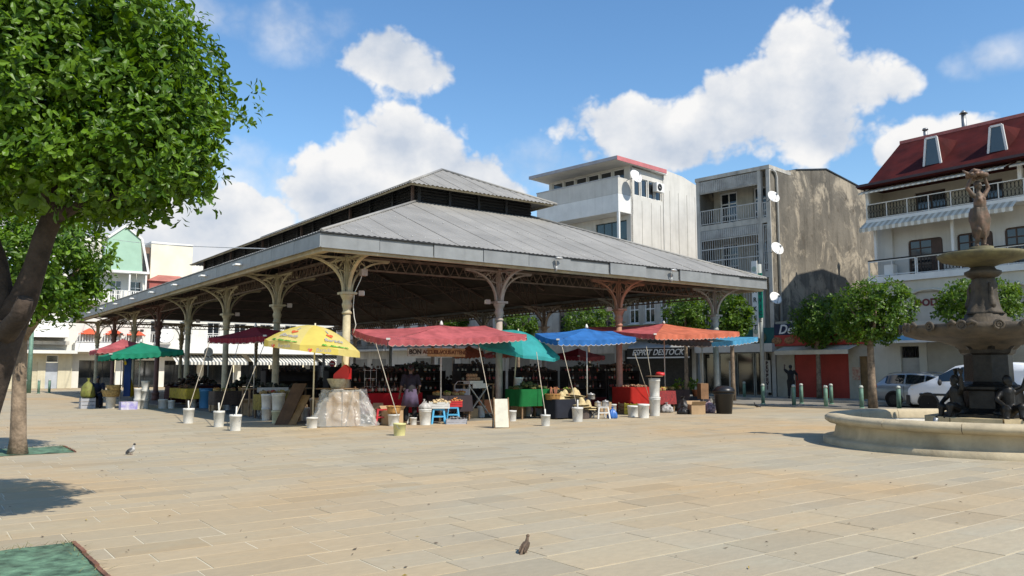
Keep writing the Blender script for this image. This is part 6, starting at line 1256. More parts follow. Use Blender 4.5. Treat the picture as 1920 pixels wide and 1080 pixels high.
def umbrella(label, base, apex, r, rise, tilt, yaw, mats, val=.2, name='parasol', cat='parasol'):
    b, t = Vector(base), Vector(apex); o = empty(name, (b.x, b.y, 0), 0, label, cat); T = t - Vector((b.x, b.y, 0)); M = Matrix.Translation(T) @ Matrix.Rotation(yaw, 4, 'Z') @ Matrix.Rotation(tilt, 4, 'Y'); n = 8; K = 6
    for i in range(n):
        c = MB(); vs = []; W = 5
        for u in range(K + 1):
            tt = u / K; z = -rise * (tt ** 1.7); 
            for v in range(W + 1):
                w = v / W; a = 2 * math.pi * (i + w) / n; rr = r * tt * (1 - .055 * math.sin(math.pi * w) * tt); vs.append(M @ Vector((rr * math.cos(a), rr * math.sin(a), z + .04 * math.sin(math.pi * w) * tt)))
        c.add(vs, [(u * (W + 1) + v, u * (W + 1) + v + 1, (u + 1) * (W + 1) + v + 1, (u + 1) * (W + 1) + v) for u in range(K) for v in range(W)], True)
        pn = c.build('panel', mats[i % len(mats)], o, fix=False); v_ = MB(); vt = []; vb = []
        for v in range(13):
            w = v / 12; a = 2 * math.pi * (i + w) / n; rr = r * (1 - .055 * math.sin(math.pi * w)); p = M @ Vector((rr * math.cos(a), rr * math.sin(a), -rise + .04 * math.sin(math.pi * w))); vt.append(p); vb.append(p + Vector((0, 0, -val * (.75 + .25 * math.sin(math.pi * w)))) + (M.to_3x3() @ Vector((math.cos(a), math.sin(a), 0))) * .02 * math.sin(v * 2.1))
        v_.add(vt + vb, [(k, k + 1, 14 + k, 13 + k) for k in range(12)], True); v_.build('valance', mats[i % len(mats)], pn, fix=False)
        a = 2 * math.pi * i / n; MB().tube([T - Vector((0, 0, .03)), M @ Vector((r * .5 * math.cos(a), r * .5 * math.sin(a), -rise * .33)), M @ Vector((r * math.cos(a), r * math.sin(a), -rise - .01))], .008, 5).build('rib', ALU, o)
    MB().tube([Vector((0, 0, .12)), T + Vector((0, 0, .06))], .022, 8).build('pole', pm('pole_cream', (.60, .54, .38), .1, 5, .6), o); return o, M
CNT = {}
def thing(name, label, cat, p, rz=0.0, group=None): return empty(name, p, rz, label, cat, group)
def bucket(px, py, wpx, hpx, label, mat=None, lid=False, fill=False, z=0.0, taper=.86, group=None, handle=True, at_p=None, cat='bucket'):
    p = Vector(at_p) if at_p else G(px, py, z); s = p.y / F_PX; r = wpx * s / 2; h = hpx * s; o = thing('bucket', label, cat, tuple(p), rnd.random() * 6, group); mt = mat or WHITE_P
    MB().lathe([(r * taper, 0), (r * taper, .01), (r * .97, h * .86), (r * 1.02, h * .87), (r * 1.02, h), (r * .94, h), (r * .92, h * .86), (r * .8, h * .35), (.01, h * .33)], n=20).build('body', mt, o)
    if handle: MB().tube([(r * 1.02 * math.cos(a), -.02 - .55 * r * math.sin(a) * 1.2, h * .88 - h * .42 * math.sin(a)) for a in [math.pi * k / 8 for k in range(9)]], .006, 5).build('handle', METAL, o)
    if lid: MB().lathe([(r * 1.06, h - .02), (r * 1.06, h + .015), (r * .95, h + .022), (.01, h + .022)], n=20).build('lid', mt, o)
    if fill: MB().lathe([(r * .93, h * .9), (r * .5, h * .93), (.01, h * .94)], n=14).build('concrete', pm('bucket_concrete', (.38, .36, .32), .2, 6, .9), o)
    return o, r, h
def crate(p, w, d, h, label, mat, rz=TH, group=None, goods=None, slats=3, cat='crate'):
    o = thing('crate', label, cat, p, rz, group); MB().box(-w / 2, w / 2, -d / 2, d / 2, 0, .015).build('floor', mat, o); t = .012
    for k in range(slats):
        z0 = .016 + k * (h - .02) / slats; z1 = z0 + (h - .02) / slats * .82
        MB().box(-w / 2, w / 2, -d / 2, -d / 2 + t, z0, z1).build('slat', mat, o); MB().box(-w / 2, w / 2, d / 2 - t, d / 2, z0, z1).build('slat', mat, o); MB().box(-w / 2, -w / 2 + t, -d / 2 + t, d / 2 - t, z0, z1).build('slat', mat, o); MB().box(w / 2 - t, w / 2, -d / 2 + t, d / 2 - t, z0, z1).build('slat', mat, o)
    for sx in (-1, 1):
        for sy in (-1, 1): MB().box(sx * (w / 2 - .02) - .015, sx * (w / 2 - .02) + .015, sy * (d / 2 - .02) - .015, sy * (d / 2 - .02) + .015, .016, h + .004).build('corner_post', mat, o)
    return o
def carton(p, w, d, h, label, mat=None, rz=0.0, open_=False, group=None, tilt=(0, 0)):
    o = thing('cardboard_box', label, 'box', p, rz, group); o.rotation_euler = (tilt[0], tilt[1], rz); m = mat or CARDB
    MB().box(-w / 2, w / 2, -d / 2, d / 2, 0, h).build('carton', m, o)
    if open_:
        for s in (-1, 1): MB().slab((-w / 2, s * d / 2, h), (w / 2, s * d / 2, h), (w / 2, s * (d / 2 + .1), h + .12), (-w / 2, s * (d / 2 + .1), h + .12), .005).build('flap', m, o)
    else: MB().box(-w / 2 - .001, w / 2 + .001, -.025, .025, h, h + .003).build('tape', pm('tape_tan', (.45, .34, .2), .05, 3, .3), o)
    return o
def basket(p, r, h, label, mat, flare=1.35, n=28, group=None, rim=True):
    o = thing('basket', label, 'basket', p, 0, group); MB().lathe([(r / flare, 0), (r / flare * 1.08, h * .25), (r * .92, h * .75), (r, h), (r * .93, h), (r * .84, h * .72), (r / flare, .03), (.01, .03)], n=n, wob=lambda a, z: 1 + .03 * math.cos(14 * a)).build('body', mat, o)
    if rim: MB().tube([(r * .97 * math.cos(a), r * .97 * math.sin(a), h) for a in [2 * math.pi * k / 20 for k in range(21)]], .018, 6).build('rim', mat, o)
    return o
def stool(p, w, h, label, mat, rz=0.3, group='plastic stools at the stalls'):
    o = thing('plastic_stool', label, 'stool', p, rz, group); MB().box(-w / 2, w / 2, -w / 2, w / 2, h - .025, h).box(-w / 2 + .01, w / 2 - .01, -w / 2 + .01, w / 2 - .01, h - .05, h - .026).build('seat', mat, o)
    for sx in (-1, 1):
        for sy in (-1, 1): MB().bar((sx * (w / 2 - .02), sy * (w / 2 - .02), h - .03), (sx * (w / 2 + .03), sy * (w / 2 + .03), 0), .05, .035).build('leg', mat, o)
    k = h * .45; e = w / 2 + .012; MB().box(-e, e, -e - .01, -e + .015, k, k + .04).box(-e, e, e - .015, e + .01, k, k + .04).box(-e - .01, -e + .015, -e + .016, e - .016, k, k + .04).box(e - .015, e + .01, -e + .016, e - .016, k, k + .04).build('brace', mat, o); return o
def sack(p, r, label, mat, seed=1, name='bag', cat='bag', group=None, tie=True):
    o = thing(name, label, cat, p, 0, group); r = r if isinstance(r, tuple) else (r, r * .8, r * 1.1); 
    if not tie: MB().blob((0, 0, r[2] * .82), r, 22, 16, None, .7, seed).build('body', mat, o)
    else:
        hh = r[2] * 1.6; MB().lathe([(r[0] * .80, 0), (r[0] * 1.02, hh * .12), (r[0] * 1.06, hh * .35), (r[0] * .92, hh * .62), (r[0] * .55, hh * .86), (r[0] * .2, hh)], n=40, sy=r[1] / r[0], wob=lambda a, z: 1 + .085 * math.sin(5 * a + seed + z * 7) + .06 * math.sin(9 * a - z * 11 + seed) + .04 * math.sin(14 * a + z * 23)).build('body', mat, o)
    if tie: MB().lathe([(r[0] * .22, r[2] * 1.55), (r[0] * .12, r[2] * 1.68), (r[0] * .3, r[2] * 1.95)], n=10, cap=False, wob=lambda a, z: 1 + .2 * math.sin(3 * a)).build('neck', mat, o)
    return o
def table(a, b, w, d, h, label, cmat, drop, group='market tables', legs=True, rz=None):
    o = thing('market_table', label, 'table', H(a, b, .022), TH if rz is None else rz, group); MB().box(-w / 2, w / 2, -d / 2, d / 2, h - .03, h).build('tabletop', WOOD, o)
    for sx in (-1, 1):
        for sy in (-1, 1): MB().box(sx * (w / 2 - .06) - .025, sx * (w / 2 - .06) + .025, sy * (d / 2 - .06) - .025, sy * (d / 2 - .06) + .025, 0, h - .031).build('leg', WOOD, o)
    if cmat:
        c = MB(); n = 40; per = [(-w / 2, -d / 2), (w / 2, -d / 2), (w / 2, d / 2), (-w / 2, d / 2)]; ring = []
        for i in range(4):
            (x0, y0), (x1, y1) = per[i], per[(i + 1) % 4]; L_ = math.hypot(x1 - x0, y1 - y0); k = max(4, int(L_ / .07))
            ring += [(x0 + (x1 - x0) * j / k, y0 + (y1 - y0) * j / k, (y1 - y0) / L_, -(x1 - x0) / L_, j) for j in range(k)]
        rows = []
        for lev in range(4):
            t = lev / 3; rows.append([(x + nx * (.008 + t * (.03 + .025 * math.sin(j * .9 + x * 3))), y + ny * (.008 + t * (.03 + .025 * math.sin(j * .9 + y * 3))), h + .006 - drop * t) for x, y, nx, ny, j in ring])
        m = len(ring); c.add([v for r_ in rows for v in r_], [(l * m + j, l * m + (j + 1) % m, (l + 1) * m + (j + 1) % m, (l + 1) * m + j) for l in range(3) for j in range(m)], True); c.add(rows[0], [tuple(range(m))]); c.build('cloth', cmat, o, fix=False)
    return o
def bottle_mesh(kind, mt):
    m = MB()
    if kind == 0: m.lathe([(.036, 0), (.038, .02), (.038, .17), (.030, .20), (.014, .23), (.013, .28), (.016, .285), (.016, .30)], n=10)
    elif kind == 1: m.lathe([(.045, 0), (.048, .02), (.048, .11), (.040, .13), (.042, .135), (.042, .16)], n=10)
    else: m.lathe([(.03, 0), (.032, .05), (.03, .12), (.012, .15), (.012, .2)], n=9)
    m.m(1).lathe([(.0385 if kind == 0 else .0485 if kind == 1 else .033, .05), (.0385 if kind == 0 else .0485 if kind == 1 else .033, .12)], n=10, cap=False); return m.mesh('bottle', mt)
def goods_pile(parent, name, mat, w, d, z, n, r, seed, flat=.5):
    m = MB(); rr = random.Random(seed)
    for k in range(n):
        x, y = rr.gauss(0, w * .27), rr.gauss(0, d * .27); x = max(-w / 2, min(w / 2, x)); y = max(-d / 2, min(d / 2, y)); q = 1 - min(1, (abs(x) / w * 2) ** 2 + (abs(y) / d * 2) ** 2); s = r * rr.uniform(.7, 1.2); m.blob((x, y, z + s * .6 + flat * q * rr.random()), (s * rr.uniform(.8, 1.4), s, s * .85), 6, 4, None, .3, k)
    o = m.build(name, mat, parent); o['kind'] = 'stuff'; return o

RED_D = cloth('cloth_red', (.54, .135, .145), .3, .18); RED_B = cloth('cloth_crimson', (.26, .022, .035)); PINKTRIM = cloth('cloth_trim', (.62, .42, .36)); ORANGE = cloth('cloth_orange', (.66, .19, .11), .3, .16); YEL = cloth('cloth_yellow', (.80, .60, .045), .35); GREEN = cloth('cloth_green', (.02, .26, .15)); BLUE = cloth('cloth_blue', (.04, .18, .50), .3, .16); LBLUE = cloth('cloth_sky_blue', (.09, .34, .55)); TEAL = cloth('cloth_turquoise', (.04, .36, .34), .4); WTRIM = cloth('cloth_white', (.62, .60, .55))
def canopies():
    canopy('long crimson canopy with scalloped edge over the lettered wooden sign', (728, 636, 22.6), (661, 617), (987, 627), .20, (RED_D, PINKTRIM))
    canopy('royal blue canopy with white scalloped trim', (1046, 637, 26.2), (1004, 625), (1192, 632), .24, (BLUE, WTRIM))
    canopy('orange-red canopy with a yellow band above the pale blue one', (1228, 627, 29.2), (1104, 613), (1386, 622), .22, (ORANGE, PINKTRIM), [ORANGE, ORANGE, cloth('cloth_ochre', (.45, .30, .02)), RED_D])
    canopy('pale blue canopy at the end of the front row', (1334, 641, 31.5), (1214, 634), (1421, 632), .12, (LBLUE, WTRIM), [LBLUE, LBLUE, LBLUE, cloth('cloth_sky_blue_shaded', (.10, .13, .17))])  # left panel: same pale blue cloth, its shade painted into the colour
    canopy('dark crimson canopy behind the yellow parasol', (497, 630, 25.6), (391, 633), (580, 622), .28, (RED_B, PINKTRIM))
    canopy('green canopy over the farthest side stall', (208, 664, 32.5), (184, 668), (344, 656), .45, (GREEN, GREEN), [GREEN, cloth('cloth_green_shaded', (.008, .10, .06)), GREEN, GREEN])  # right panel is coloured darker to stand for its shaded side
    canopy('red canopy behind the green one', (182, 655, 38.0), (168, 658), (290, 648), .45, (RED_D, PINKTRIM))
    canopy('small bright orange canopy seen through the hall', (862, 662, 43.0), (852, 661), (907, 659), .35, (ORANGE, ORANGE), val=.28)
    canopy('coral canopy with yellow corner seen behind the second column', (925, 664, 41.0), (908, 663), (985, 660), .35, (ORANGE, PINKTRIM), [ORANGE, cloth('cloth_yellow_red', (.7, .45, .05)), RED_D, RED_D])
    canopy('crimson canopy below the blue one, deeper in the hall', (1085, 668, 36.0), (1035, 664), (1134, 667), .3, (RED_B, PINKTRIM), [RED_D, RED_B, RED_B, RED_B])
    # parasols
    o, M = umbrella('yellow printed parasol leaning over the plastic-covered pile', G(586, 800), at(591, 610, 23.0), 1.36, .60, R(7), 0, [cloth('parasol_yellow', (.80, .66, .16), .42, .05), cloth('parasol_yellow_pale', (.78, .66, .24), .42, .05)], .2)
    grey = pm('print_grey', (.32, .31, .33), .1, 6, .8); red = pm('print_red', (.60, .10, .03), .1, 6, .7); gr = pm('print_green', (.12, .38, .05), .4, 12, .8)
    def on_cone(a, t, lift=.02):                              # point, right and up on the parasol at angle a, radius share t
        rise, r = .60, 1.36; f = lambda q, w: M @ Vector((r * q * math.cos(w), r * q * math.sin(w), -rise * q ** 1.7)); p = f(t, a); up = (f(t - .05, a) - p).normalized(); rt = (f(t, a + .03) - p); rt = (rt - up * rt.dot(up)).normalized(); return p + rt.cross(up) * -0 + rt.cross(up) * lift, rt, up
    def heart(sz):
        pts = []
        for k in range(24): t = 2 * math.pi * k / 24; pts.append((sz * .06 * 16 * math.sin(t) ** 3 / 16 * 8, sz * .06 * (13 * math.cos(t) - 5 * math.cos(2 * t) - 2 * math.cos(3 * t) - math.cos(4 * t)) / 2))
        return pts
    def pr_heart(a, t, sz):
        p, rt, up = on_cone(a, t); m = MB(); m.add([p + rt * x + up * y for x, y in heart(sz)], [tuple(range(24))]); m.build('printed_heart', red, o)
    for a in (R(225 + 22), R(225 + 67 + 22)):
        p, rt, up = on_cone(a, .50); text_on('printed_lettering', 'I', .20, grey, p, rt, up, o, bold=.006, depth=.002); pr_heart(a, .63, .22); p, rt, up = on_cone(a, .78); text_on('printed_lettering', 'Barada', .21, grey, p, rt, up, o, shear=.3, bold=.002, depth=.002)
        r_ = random.Random(2)
        for k in range(14): p, rt, up = on_cone(a + R(-17 + 34 * k / 13), .955); w = .05; hgt = r_.uniform(.02, .09); MB().add([p - rt * w, p + rt * w, p + rt * w * .3 + up * hgt, p - rt * w * .6 + up * hgt * .7], [(0, 1, 2, 3)]).build('printed_grass', gr, o)
    for a, tx in ((R(247), 'I    Barada'), (R(292), 'I    Barada')):
        r = 1.36; f = M @ Vector((r * .975 * math.cos(a), r * .975 * math.sin(a), -.58)) + Vector((math.cos(a), math.sin(a), 0)) * .05 - Vector((0, 0, .10)); rt = Vector((-math.sin(a), math.cos(a), 0)); text_on('printed_lettering', tx, .15, grey, f, rt, (0, 0, 1), o, depth=.002, shear=.2)
        m = MB(); c = f - rt * .25; m.add([c + rt * x + Vector((0, 0, y)) for x, y in heart(.13)], [tuple(range(24))]); m.build('printed_heart', red, o)
    umbrella('turquoise parasol tilted beside the second column', G(960, 782), at(972, 620, 27.2), 1.56, .62, R(13), R(-35), [TEAL, cloth('cloth_aqua', (.06, .42, .42), .4)], .12)
    # furled yellow parasol leaning at the far stall
    p, q = G(249, 760), at(234, 672, 34.2); o = empty('furled_parasol', p, 0, 'furled yellow parasol leaning beside the blue banner', 'parasol'); d = q - Vector((p.x, p.y, 0)); MB().tube([Vector((0, 0, 0)), d], .02, 7).build('pole', ALU, o); MB().tube([d * t for t in (.25, .35, .5, .65, .8, .95)], [.13, .15, .13, .11, .08, .03], 12).build('furled_cloth', YEL, o)
canopies()

ROPE_B = [(353, 794, 20, 28, 'white anchor bucket farthest left on the bare paving', at(393, 640, 27.8)), (410, 801, 20, 30, 'white anchor bucket with stick, middle of the left three', at(447, 645, 26.7)), (441, 808, 22, 30, 'white anchor bucket nearest of the left three', at(496, 644, 25.6)), (1023, 799, 18, 21, 'grey anchor bucket under the turquoise parasol edge', at(1006, 660, 25.3)), (1083, 791, 21, 27, 'worn white anchor bucket before the straw hats', at(1054, 650, 26.2))]
def front_goods():
    for px, py, w, h, lab, top in ROPE_B:
        o, r, hh = bucket(px, py, w, h, lab, None, fill=True, group='anchor buckets of the canopies'); p = G(px, py); rope(top, p + Vector((0, 0, hh * .95)), 'guy rope tied to the ' + lab)
        MB().tube([(0, 0, hh * .5), (.02, 0, hh * 1.5)], .022, 7).build('stub_pole', WHITE_P, o)
    bucket(585, 803, 21, 20, 'white bucket of concrete holding the yellow parasol', None, fill=True, handle=False, group='parasol foot buckets'); bucket(960, 790, 17, 20, 'white bucket holding the turquoise parasol pole', None, fill=True, handle=False, group='parasol foot buckets')
    bucket(749, 817, 24, 23, 'yellow bucket standing forward on the paving', plast('pale_yellow_plastic', (.60, .55, .24), .45, .08, 0, .2))
    rope(at(705, 645, 22.8), G(748, 812) + Vector((0, 0, .3)), 'guy rope tied to the yellow bucket'); rope(at(897, 645, 24.6), G(925, 800) + Vector((0, 0, .25)), 'guy rope running down to the white signboard'); rope(at(1212, 650, 28.5), G(1230, 778) + Vector((0, 0, .3)), 'guy rope left of the bucket tower'); rope(at(1190, 662, 29), G(1222, 776) + Vector((0, 0, .35)), 'guy rope ending at the bucket tower')
    # --- leaning boards and plastic-covered pile by the corner column
    for k, (x0, y0, x1, y1, w, lab) in enumerate(((528, 797, 563, 720, .40, 'tall dark brown plank leaning by the corner column'), (546, 797, 574, 742, .28, 'shorter light brown plank leaning beside the dark one'))):
        p = G(x0, y0); q = at(x1, y1, p.y + .55); o = MB().slab((-w / 2, 0, 0), (w / 2, 0, 0), (q.x - p.x + w / 2, .55, q.z), (q.x - p.x - w / 2, .55, q.z), .04).build('leaning_board', pm('board_%d' % k, (.105, .062, .036) if k == 0 else (.25, .165, .085), .2, 3, .85), None, p); setp(o, lab, 'board')
    c = H(-.15, .2); carton(tuple(G(608, 797)), .45, .4, .72, 'brown cardboard box left of the plastic-covered pile', None, .5); carton(tuple(G(556, 790) + Vector((0, .3, 0))), .5, .45, .5, 'low brown box behind the leaning planks', None, .2)
    pz = G(648, 800); o = thing('covered_pile', 'pile of boxes under crumpled clear plastic sheeting', 'pile', tuple(pz), .1); MB().box(-.55, -.12, .02, .62, 0, .70).box(-.10, .36, .0, .66, 0, .99).box(-.50, -.12, .05, .55, .705, .98).build('crate_stack', CARDB, o)
    sh = MB(); n, m = 84, 40; vs = []
    for j in range(m + 1):
        for i in range(n + 1):
            a = 2 * math.pi * i / n; t = j / m; cx, cy = math.cos(a), math.sin(a); e = (abs(cx) ** 4 + abs(cy) ** 4) ** -.25; rr = .05 + (.56 * min(1, t / .35) if t < .35 else .56 + .44 * ((t - .35) / .65) ** 1.3); zz = 1.02 if t < .35 else 1.02 * (1 - ((t - .35) / .65)) + .02
            nz = (.9 - 3.2 * abs(noise.noise(Vector((cx * 2.6, cy * 2.6, t * 2.2))))) * .6 + (.5 - 2 * abs(noise.noise(Vector((cx * 6 + 4, cy * 6, t * 7))))) * .45; w = .17 * nz * (1 if t > .3 else .15); vs.append((-.08 + (rr + w) * cx * e * .92, .33 + (rr * .72 + w) * cy * e, max(.01, zz + .05 * nz)))
    sh.add(vs, [(j * (n + 1) + i, j * (n + 1) + i + 1, (j + 1) * (n + 1) + i + 1, (j + 1) * (n + 1) + i) for j in range(m) for i in range(n)], True)
    mt = bpy.data.materials.new('clear_plastic'); mt.use_nodes = True; N = mt.node_tree.nodes; b = N['Principled BSDF']; b.inputs['Base Color'].default_value = (.80, .79, .74, 1); b.inputs['Roughness'].default_value = .22; tr = N.new('ShaderNodeBsdfTransparent'); mx = N.new('ShaderNodeMixShader'); mx.inputs[0].default_value = .24; L = mt.node_tree.links; L.new(tr.outputs[0], mx.inputs[1]); L.new(b.outputs[0], mx.inputs[2]); L.new(mx.outputs[0], N['Material Output'].inputs[0])
    nn = N.new('ShaderNodeTexNoise'); nn.inputs['Scale'].default_value = 9; nn.inputs['Detail'].default_value = 5; bp = N.new('ShaderNodeBump'); bp.inputs['Strength'].default_value = .5; bp.inputs['Distance'].default_value = .03; tc = N.new('ShaderNodeTexCoord'); L.new(tc.outputs['Object'], nn.inputs[0]); L.new(nn.outputs[0], bp.inputs['Height']); L.new(bp.outputs[0], b.inputs['Normal']); sh.build('plastic_sheet', mt, o, fix=False)
    wick = pm('wicker_pale', (.50, .44, .30), .2, 12, .8, 0, .6, 60); wick2 = pm('wicker_orange', (.46, .24, .07), .25, 14, .8, 0, .7, 60); straw = pm('straw', (.55, .43, .22), .15, 14, .85, 0, .5, 60)
    top = at(634, 737, pz.y + .25); board = MB().box(-.6, .62, -.35, .4, -.02, 0).build('table_board', WOOD, None, (top.x, top.y + .1, 1.075)); setp(board, 'thin board laid across the covered pile', 'board')
    basket((top.x - .02, top.y, 1.078), .30, .26, 'pale wicker basket standing on the covered pile', wick, 1.6)
    rc = MB().prism([(-.22, 0), (.24, 0), (.24, .30), (.10, .42), (-.20, .14)], -.18, .18, 'y').build('red_cloth_box', plast('red_plastic', (.50, .02, .02), .45), None, (top.x + .1, top.y, 1.34)); setp(rc, 'red folded cloth box heaped in the pale basket', 'box')
    carton(tuple(G(708, 795)), .30, .3, .62, 'light cardboard box right of the covered pile', None, .2); carton(tuple(G(702, 789) + Vector((.1, .2, .62))), .32, .3, .30, 'small brown carton stacked on the light box', None, .5)
    # --- red cloth table with bottles
    redc = cloth('tablecloth_red', (.42, .012, .018), .05); a, b = hab(G(706, 790)); table(1.75, .6, 2.0, .8, .86, 'bottle stall table under a red cloth', redc, .62)
    glm = [pm('glass_brown', (.075, .028, .012), .3, 8, .15), pm('glass_amber', (.16, .065, .02), .3, 8, .15), pm('glass_dark', (.02, .022, .016), .2, 8, .12)]; lab = [pm('label_cream', (.45, .40, .30), .2, 9, .7), pm('label_red', (.32, .05, .04), .2, 9, .7)]
    bms = [bottle_mesh(k, [glm[(k + j) % 3], lab[j % 2]]) for k in range(3) for j in range(2)]; r = random.Random(12); nb = 0
    def bottle(p, where='on the red cloth table'):
        o = link('bottle', r.choice(bms), None, p, r.random() * 6); s = r.uniform(.9, 1.25); o.scale = (s, s, s); setp(o, 'small dark bottle ' + where, 'bottle', 'bottles and jars ' + where)
    for i in range(17):
        for j in range(3): p = H(.85 + i * .108 + r.uniform(-.02, .02), .32 + j * .2, .90); bottle(tuple(p))
    rk = thing('wire_rack', 'white wire rack standing on the red bottle table', 'rack', H(.95, .45, .89), TH)
    for x in (-.1, .1, .3): MB().tube([(x, 0, 0), (x, 0, .75)], .006, 5).build('upright', WHITE_P, rk)
    for z in (.2, .45, .7): MB().tube([(-.1, 0, z), (.3, 0, z)], .006, 5).build('cross_wire', WHITE_P, rk)
    # --- dark display shelves of bottles through the hall
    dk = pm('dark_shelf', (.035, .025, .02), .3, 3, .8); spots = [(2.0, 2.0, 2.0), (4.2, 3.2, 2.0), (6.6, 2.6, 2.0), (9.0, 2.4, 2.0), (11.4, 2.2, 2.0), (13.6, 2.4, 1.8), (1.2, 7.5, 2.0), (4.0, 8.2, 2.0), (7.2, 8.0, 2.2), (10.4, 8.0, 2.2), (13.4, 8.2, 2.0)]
    names = ['behind the red bottle table', 'behind the person in purple', 'behind the folding table of coconuts', 'behind the straw hats', 'behind the terracotta column', 'behind the bucket tower', 'second row, at the corner end', 'second row, behind the lettered sign', 'second row, middle of the hall', 'second row, behind the hats', 'second row, behind the end column']
    for k, ((a, b, w), nm) in enumerate(zip(spots, names)):
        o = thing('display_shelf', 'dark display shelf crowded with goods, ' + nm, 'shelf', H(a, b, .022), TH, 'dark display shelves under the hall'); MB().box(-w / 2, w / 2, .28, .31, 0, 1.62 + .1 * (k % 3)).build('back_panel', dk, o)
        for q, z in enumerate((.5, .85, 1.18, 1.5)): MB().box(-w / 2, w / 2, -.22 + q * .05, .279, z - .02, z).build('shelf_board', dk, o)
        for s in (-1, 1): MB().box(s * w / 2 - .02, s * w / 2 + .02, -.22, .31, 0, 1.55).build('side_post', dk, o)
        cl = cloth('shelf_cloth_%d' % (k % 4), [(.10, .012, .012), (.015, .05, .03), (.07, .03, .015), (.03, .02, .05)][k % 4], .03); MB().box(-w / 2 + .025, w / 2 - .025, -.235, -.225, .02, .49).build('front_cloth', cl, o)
        if k < 6:
            for q, z in ((1, .85), (2, 1.18), (3, 1.5)):
                for i in range(int(w / .17)):
                    if nb < 160 and r.random() < .8: nb += 1; bottle(tuple(H(a - w / 2 + .1 + i * .17 + r.uniform(-.03, .03), b - .08 + q * .05, .022 + z)), 'on the display shelf ' + nm)
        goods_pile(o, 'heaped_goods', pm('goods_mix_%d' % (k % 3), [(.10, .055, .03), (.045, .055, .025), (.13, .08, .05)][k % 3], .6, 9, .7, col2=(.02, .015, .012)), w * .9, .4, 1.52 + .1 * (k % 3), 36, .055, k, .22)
    # --- goods right of the person: crates on stools, buckets, trolley, folding table
    p = G(797, 797); o, rr, hh = bucket(797, 797, 23, 28, 'tall white bucket with a bag on top beside the person', None, lid=True); sack((p.x, p.y + .02, hh + .02), (.17, .15, .12), 'crumpled white plastic bag lying on the tall white bucket', pm('bag_white', (.62, .60, .56), .1, 7, .5, trans=.3), 4)
    ph = G(769, 796) + Vector((.42, -.12, .36)); sack(tuple(ph), (.11, .08, .20), 'white carrier bag hanging from the hand of the person in purple', pm('bag_white', ()), 8, tie=True)
    bk = G(738, 799); bucket(738, 799, 22, 22, 'white tub under the orange basket', None, handle=False); basket((bk.x, bk.y, .36), .21, .20, 'orange-brown wicker basket on the white tub', wick2, 1.25); rs = G(716, 797); stool(tuple(rs), .30, .47, 'red plastic stool left of the orange basket', plast('stool_red', (.52, .03, .04), .4), .25)
    sack(tuple(G(737, 790) + Vector((-.05, .35, .25))), (.36, .28, .36), 'big white plastic sack behind the orange basket', pm('bag_white', ()), 13, tie=False); bucket(775, 797, 14, 14, 'small pale tub at the feet of the person', None)
    sb = plast('stool_blue', (.10, .42, .68), .4); s1, s2 = G(822, 795), G(848, 791); stool(tuple(s1), .34, .46, 'light blue plastic stool under the white crate', sb, .15); stool(tuple(s2), .34, .46, 'light blue plastic stool under the red crate', sb, .2)
    wc = plast('crate_white', (.60, .59, .55), .5); k = crate((s1.x + .02, s1.y, .465), .62, .42, .2, 'white crate of pale bulbs on the light blue stool', wc, .1); goods_pile(k, 'pale_bulbs', pm('bulb_cream', (.62, .47, .26), .25, 9, .6), .6, .4, .16, 70, .035, 3, .1)
    k = crate((s2.x + .1, s2.y + .05, .465), .40, .40, .2, 'red crate of orange roots on the light blue stool', plast('crate_red', (.50, .03, .03), .5), .1); goods_pile(k, 'orange_roots', pm('root_orange', (.50, .20, .06), .25, 9, .6), .38, .36, .17, 45, .03, 5, .1)
    k = crate(tuple(G(854, 795)), .62, .42, .16, 'grey low crate of bundles lying on the paving', plast('crate_grey', (.36, .36, .38), .5), .25); goods_pile(k, 'wrapped_bundles', pm('bundle_grey', (.22, .21, .20), .4, 9, .6), .56, .34, .11, 26, .05, 9, .05)
    tr = G(866, 788); o = thing('folding_trolley', 'grey folding cart chair beside the fruit table', 'trolley', tuple(tr), -.2)
    gr = plast('trolley_grey', (.36, .38, .40), .4); MB().box(-.24, .24, -.03, .03, .56, 1.0).build('back_plate', gr, o); MB().box(-.18, .18, -.036, -.031, .62, .94).build('inset_panel', plast('trolley_light', (.46, .48, .50), .4), o)
    for s in (-1, 1): MB().tube([(s * .24, .03, .02), (s * .25, .03, 1.12), (s * .15, .03, 1.24)], .014, 6).build('side_tube', ALU, o)
    MB().tube([(-.15, .03, 1.24), (.15, .03, 1.24)], .014, 6).build('handle_tube', ALU, o)
    for z in (.18, .34): MB().box(-.23, .23, -.18, .16, z, z + .02).build('step', DARKMETAL, o)
    ft = hab(G(885, 786)); o = table(ft[0] + .4, ft[1] + .5, 1.3, .7, 1.12, 'folding table with crossed legs and a box of coconuts', None, 0, legs=False)
    for s in (-1, 1): MB().bar((s * .5, -.3, .02), (-s * .4, -.28, 1.08), .06, .03).build('cross_leg', ALU, o)
    q = H(ft[0] + .35, ft[1] + .45, 1.142); MB().box(-.28, .28, -.37, -.35, .98, 1.14).build('apron_panel', WHITE_P, o)
    wb = carton(tuple(q + Vector((0, -.1, 0))), .52, .4, .10, 'flat white box carrying the coconuts', WHITE_P, TH, group=None)
    for i in range(9): f = MB().blob((0, 0, 0), (.072, .07, .066), 10, 8, None, .15, i).build('coconut', pm('coconut_brown', (.40, .24, .14), .25, 9, .8), None, q + UX * (-.20 + .10 * (i % 5)) + VX * (.02 * (i // 5)) + Vector((0, -.1, .165 + .115 * (i // 5)))); setp(f, 'brown coconut in the heap on the flat white box', 'coconut', 'coconuts on the folding table')
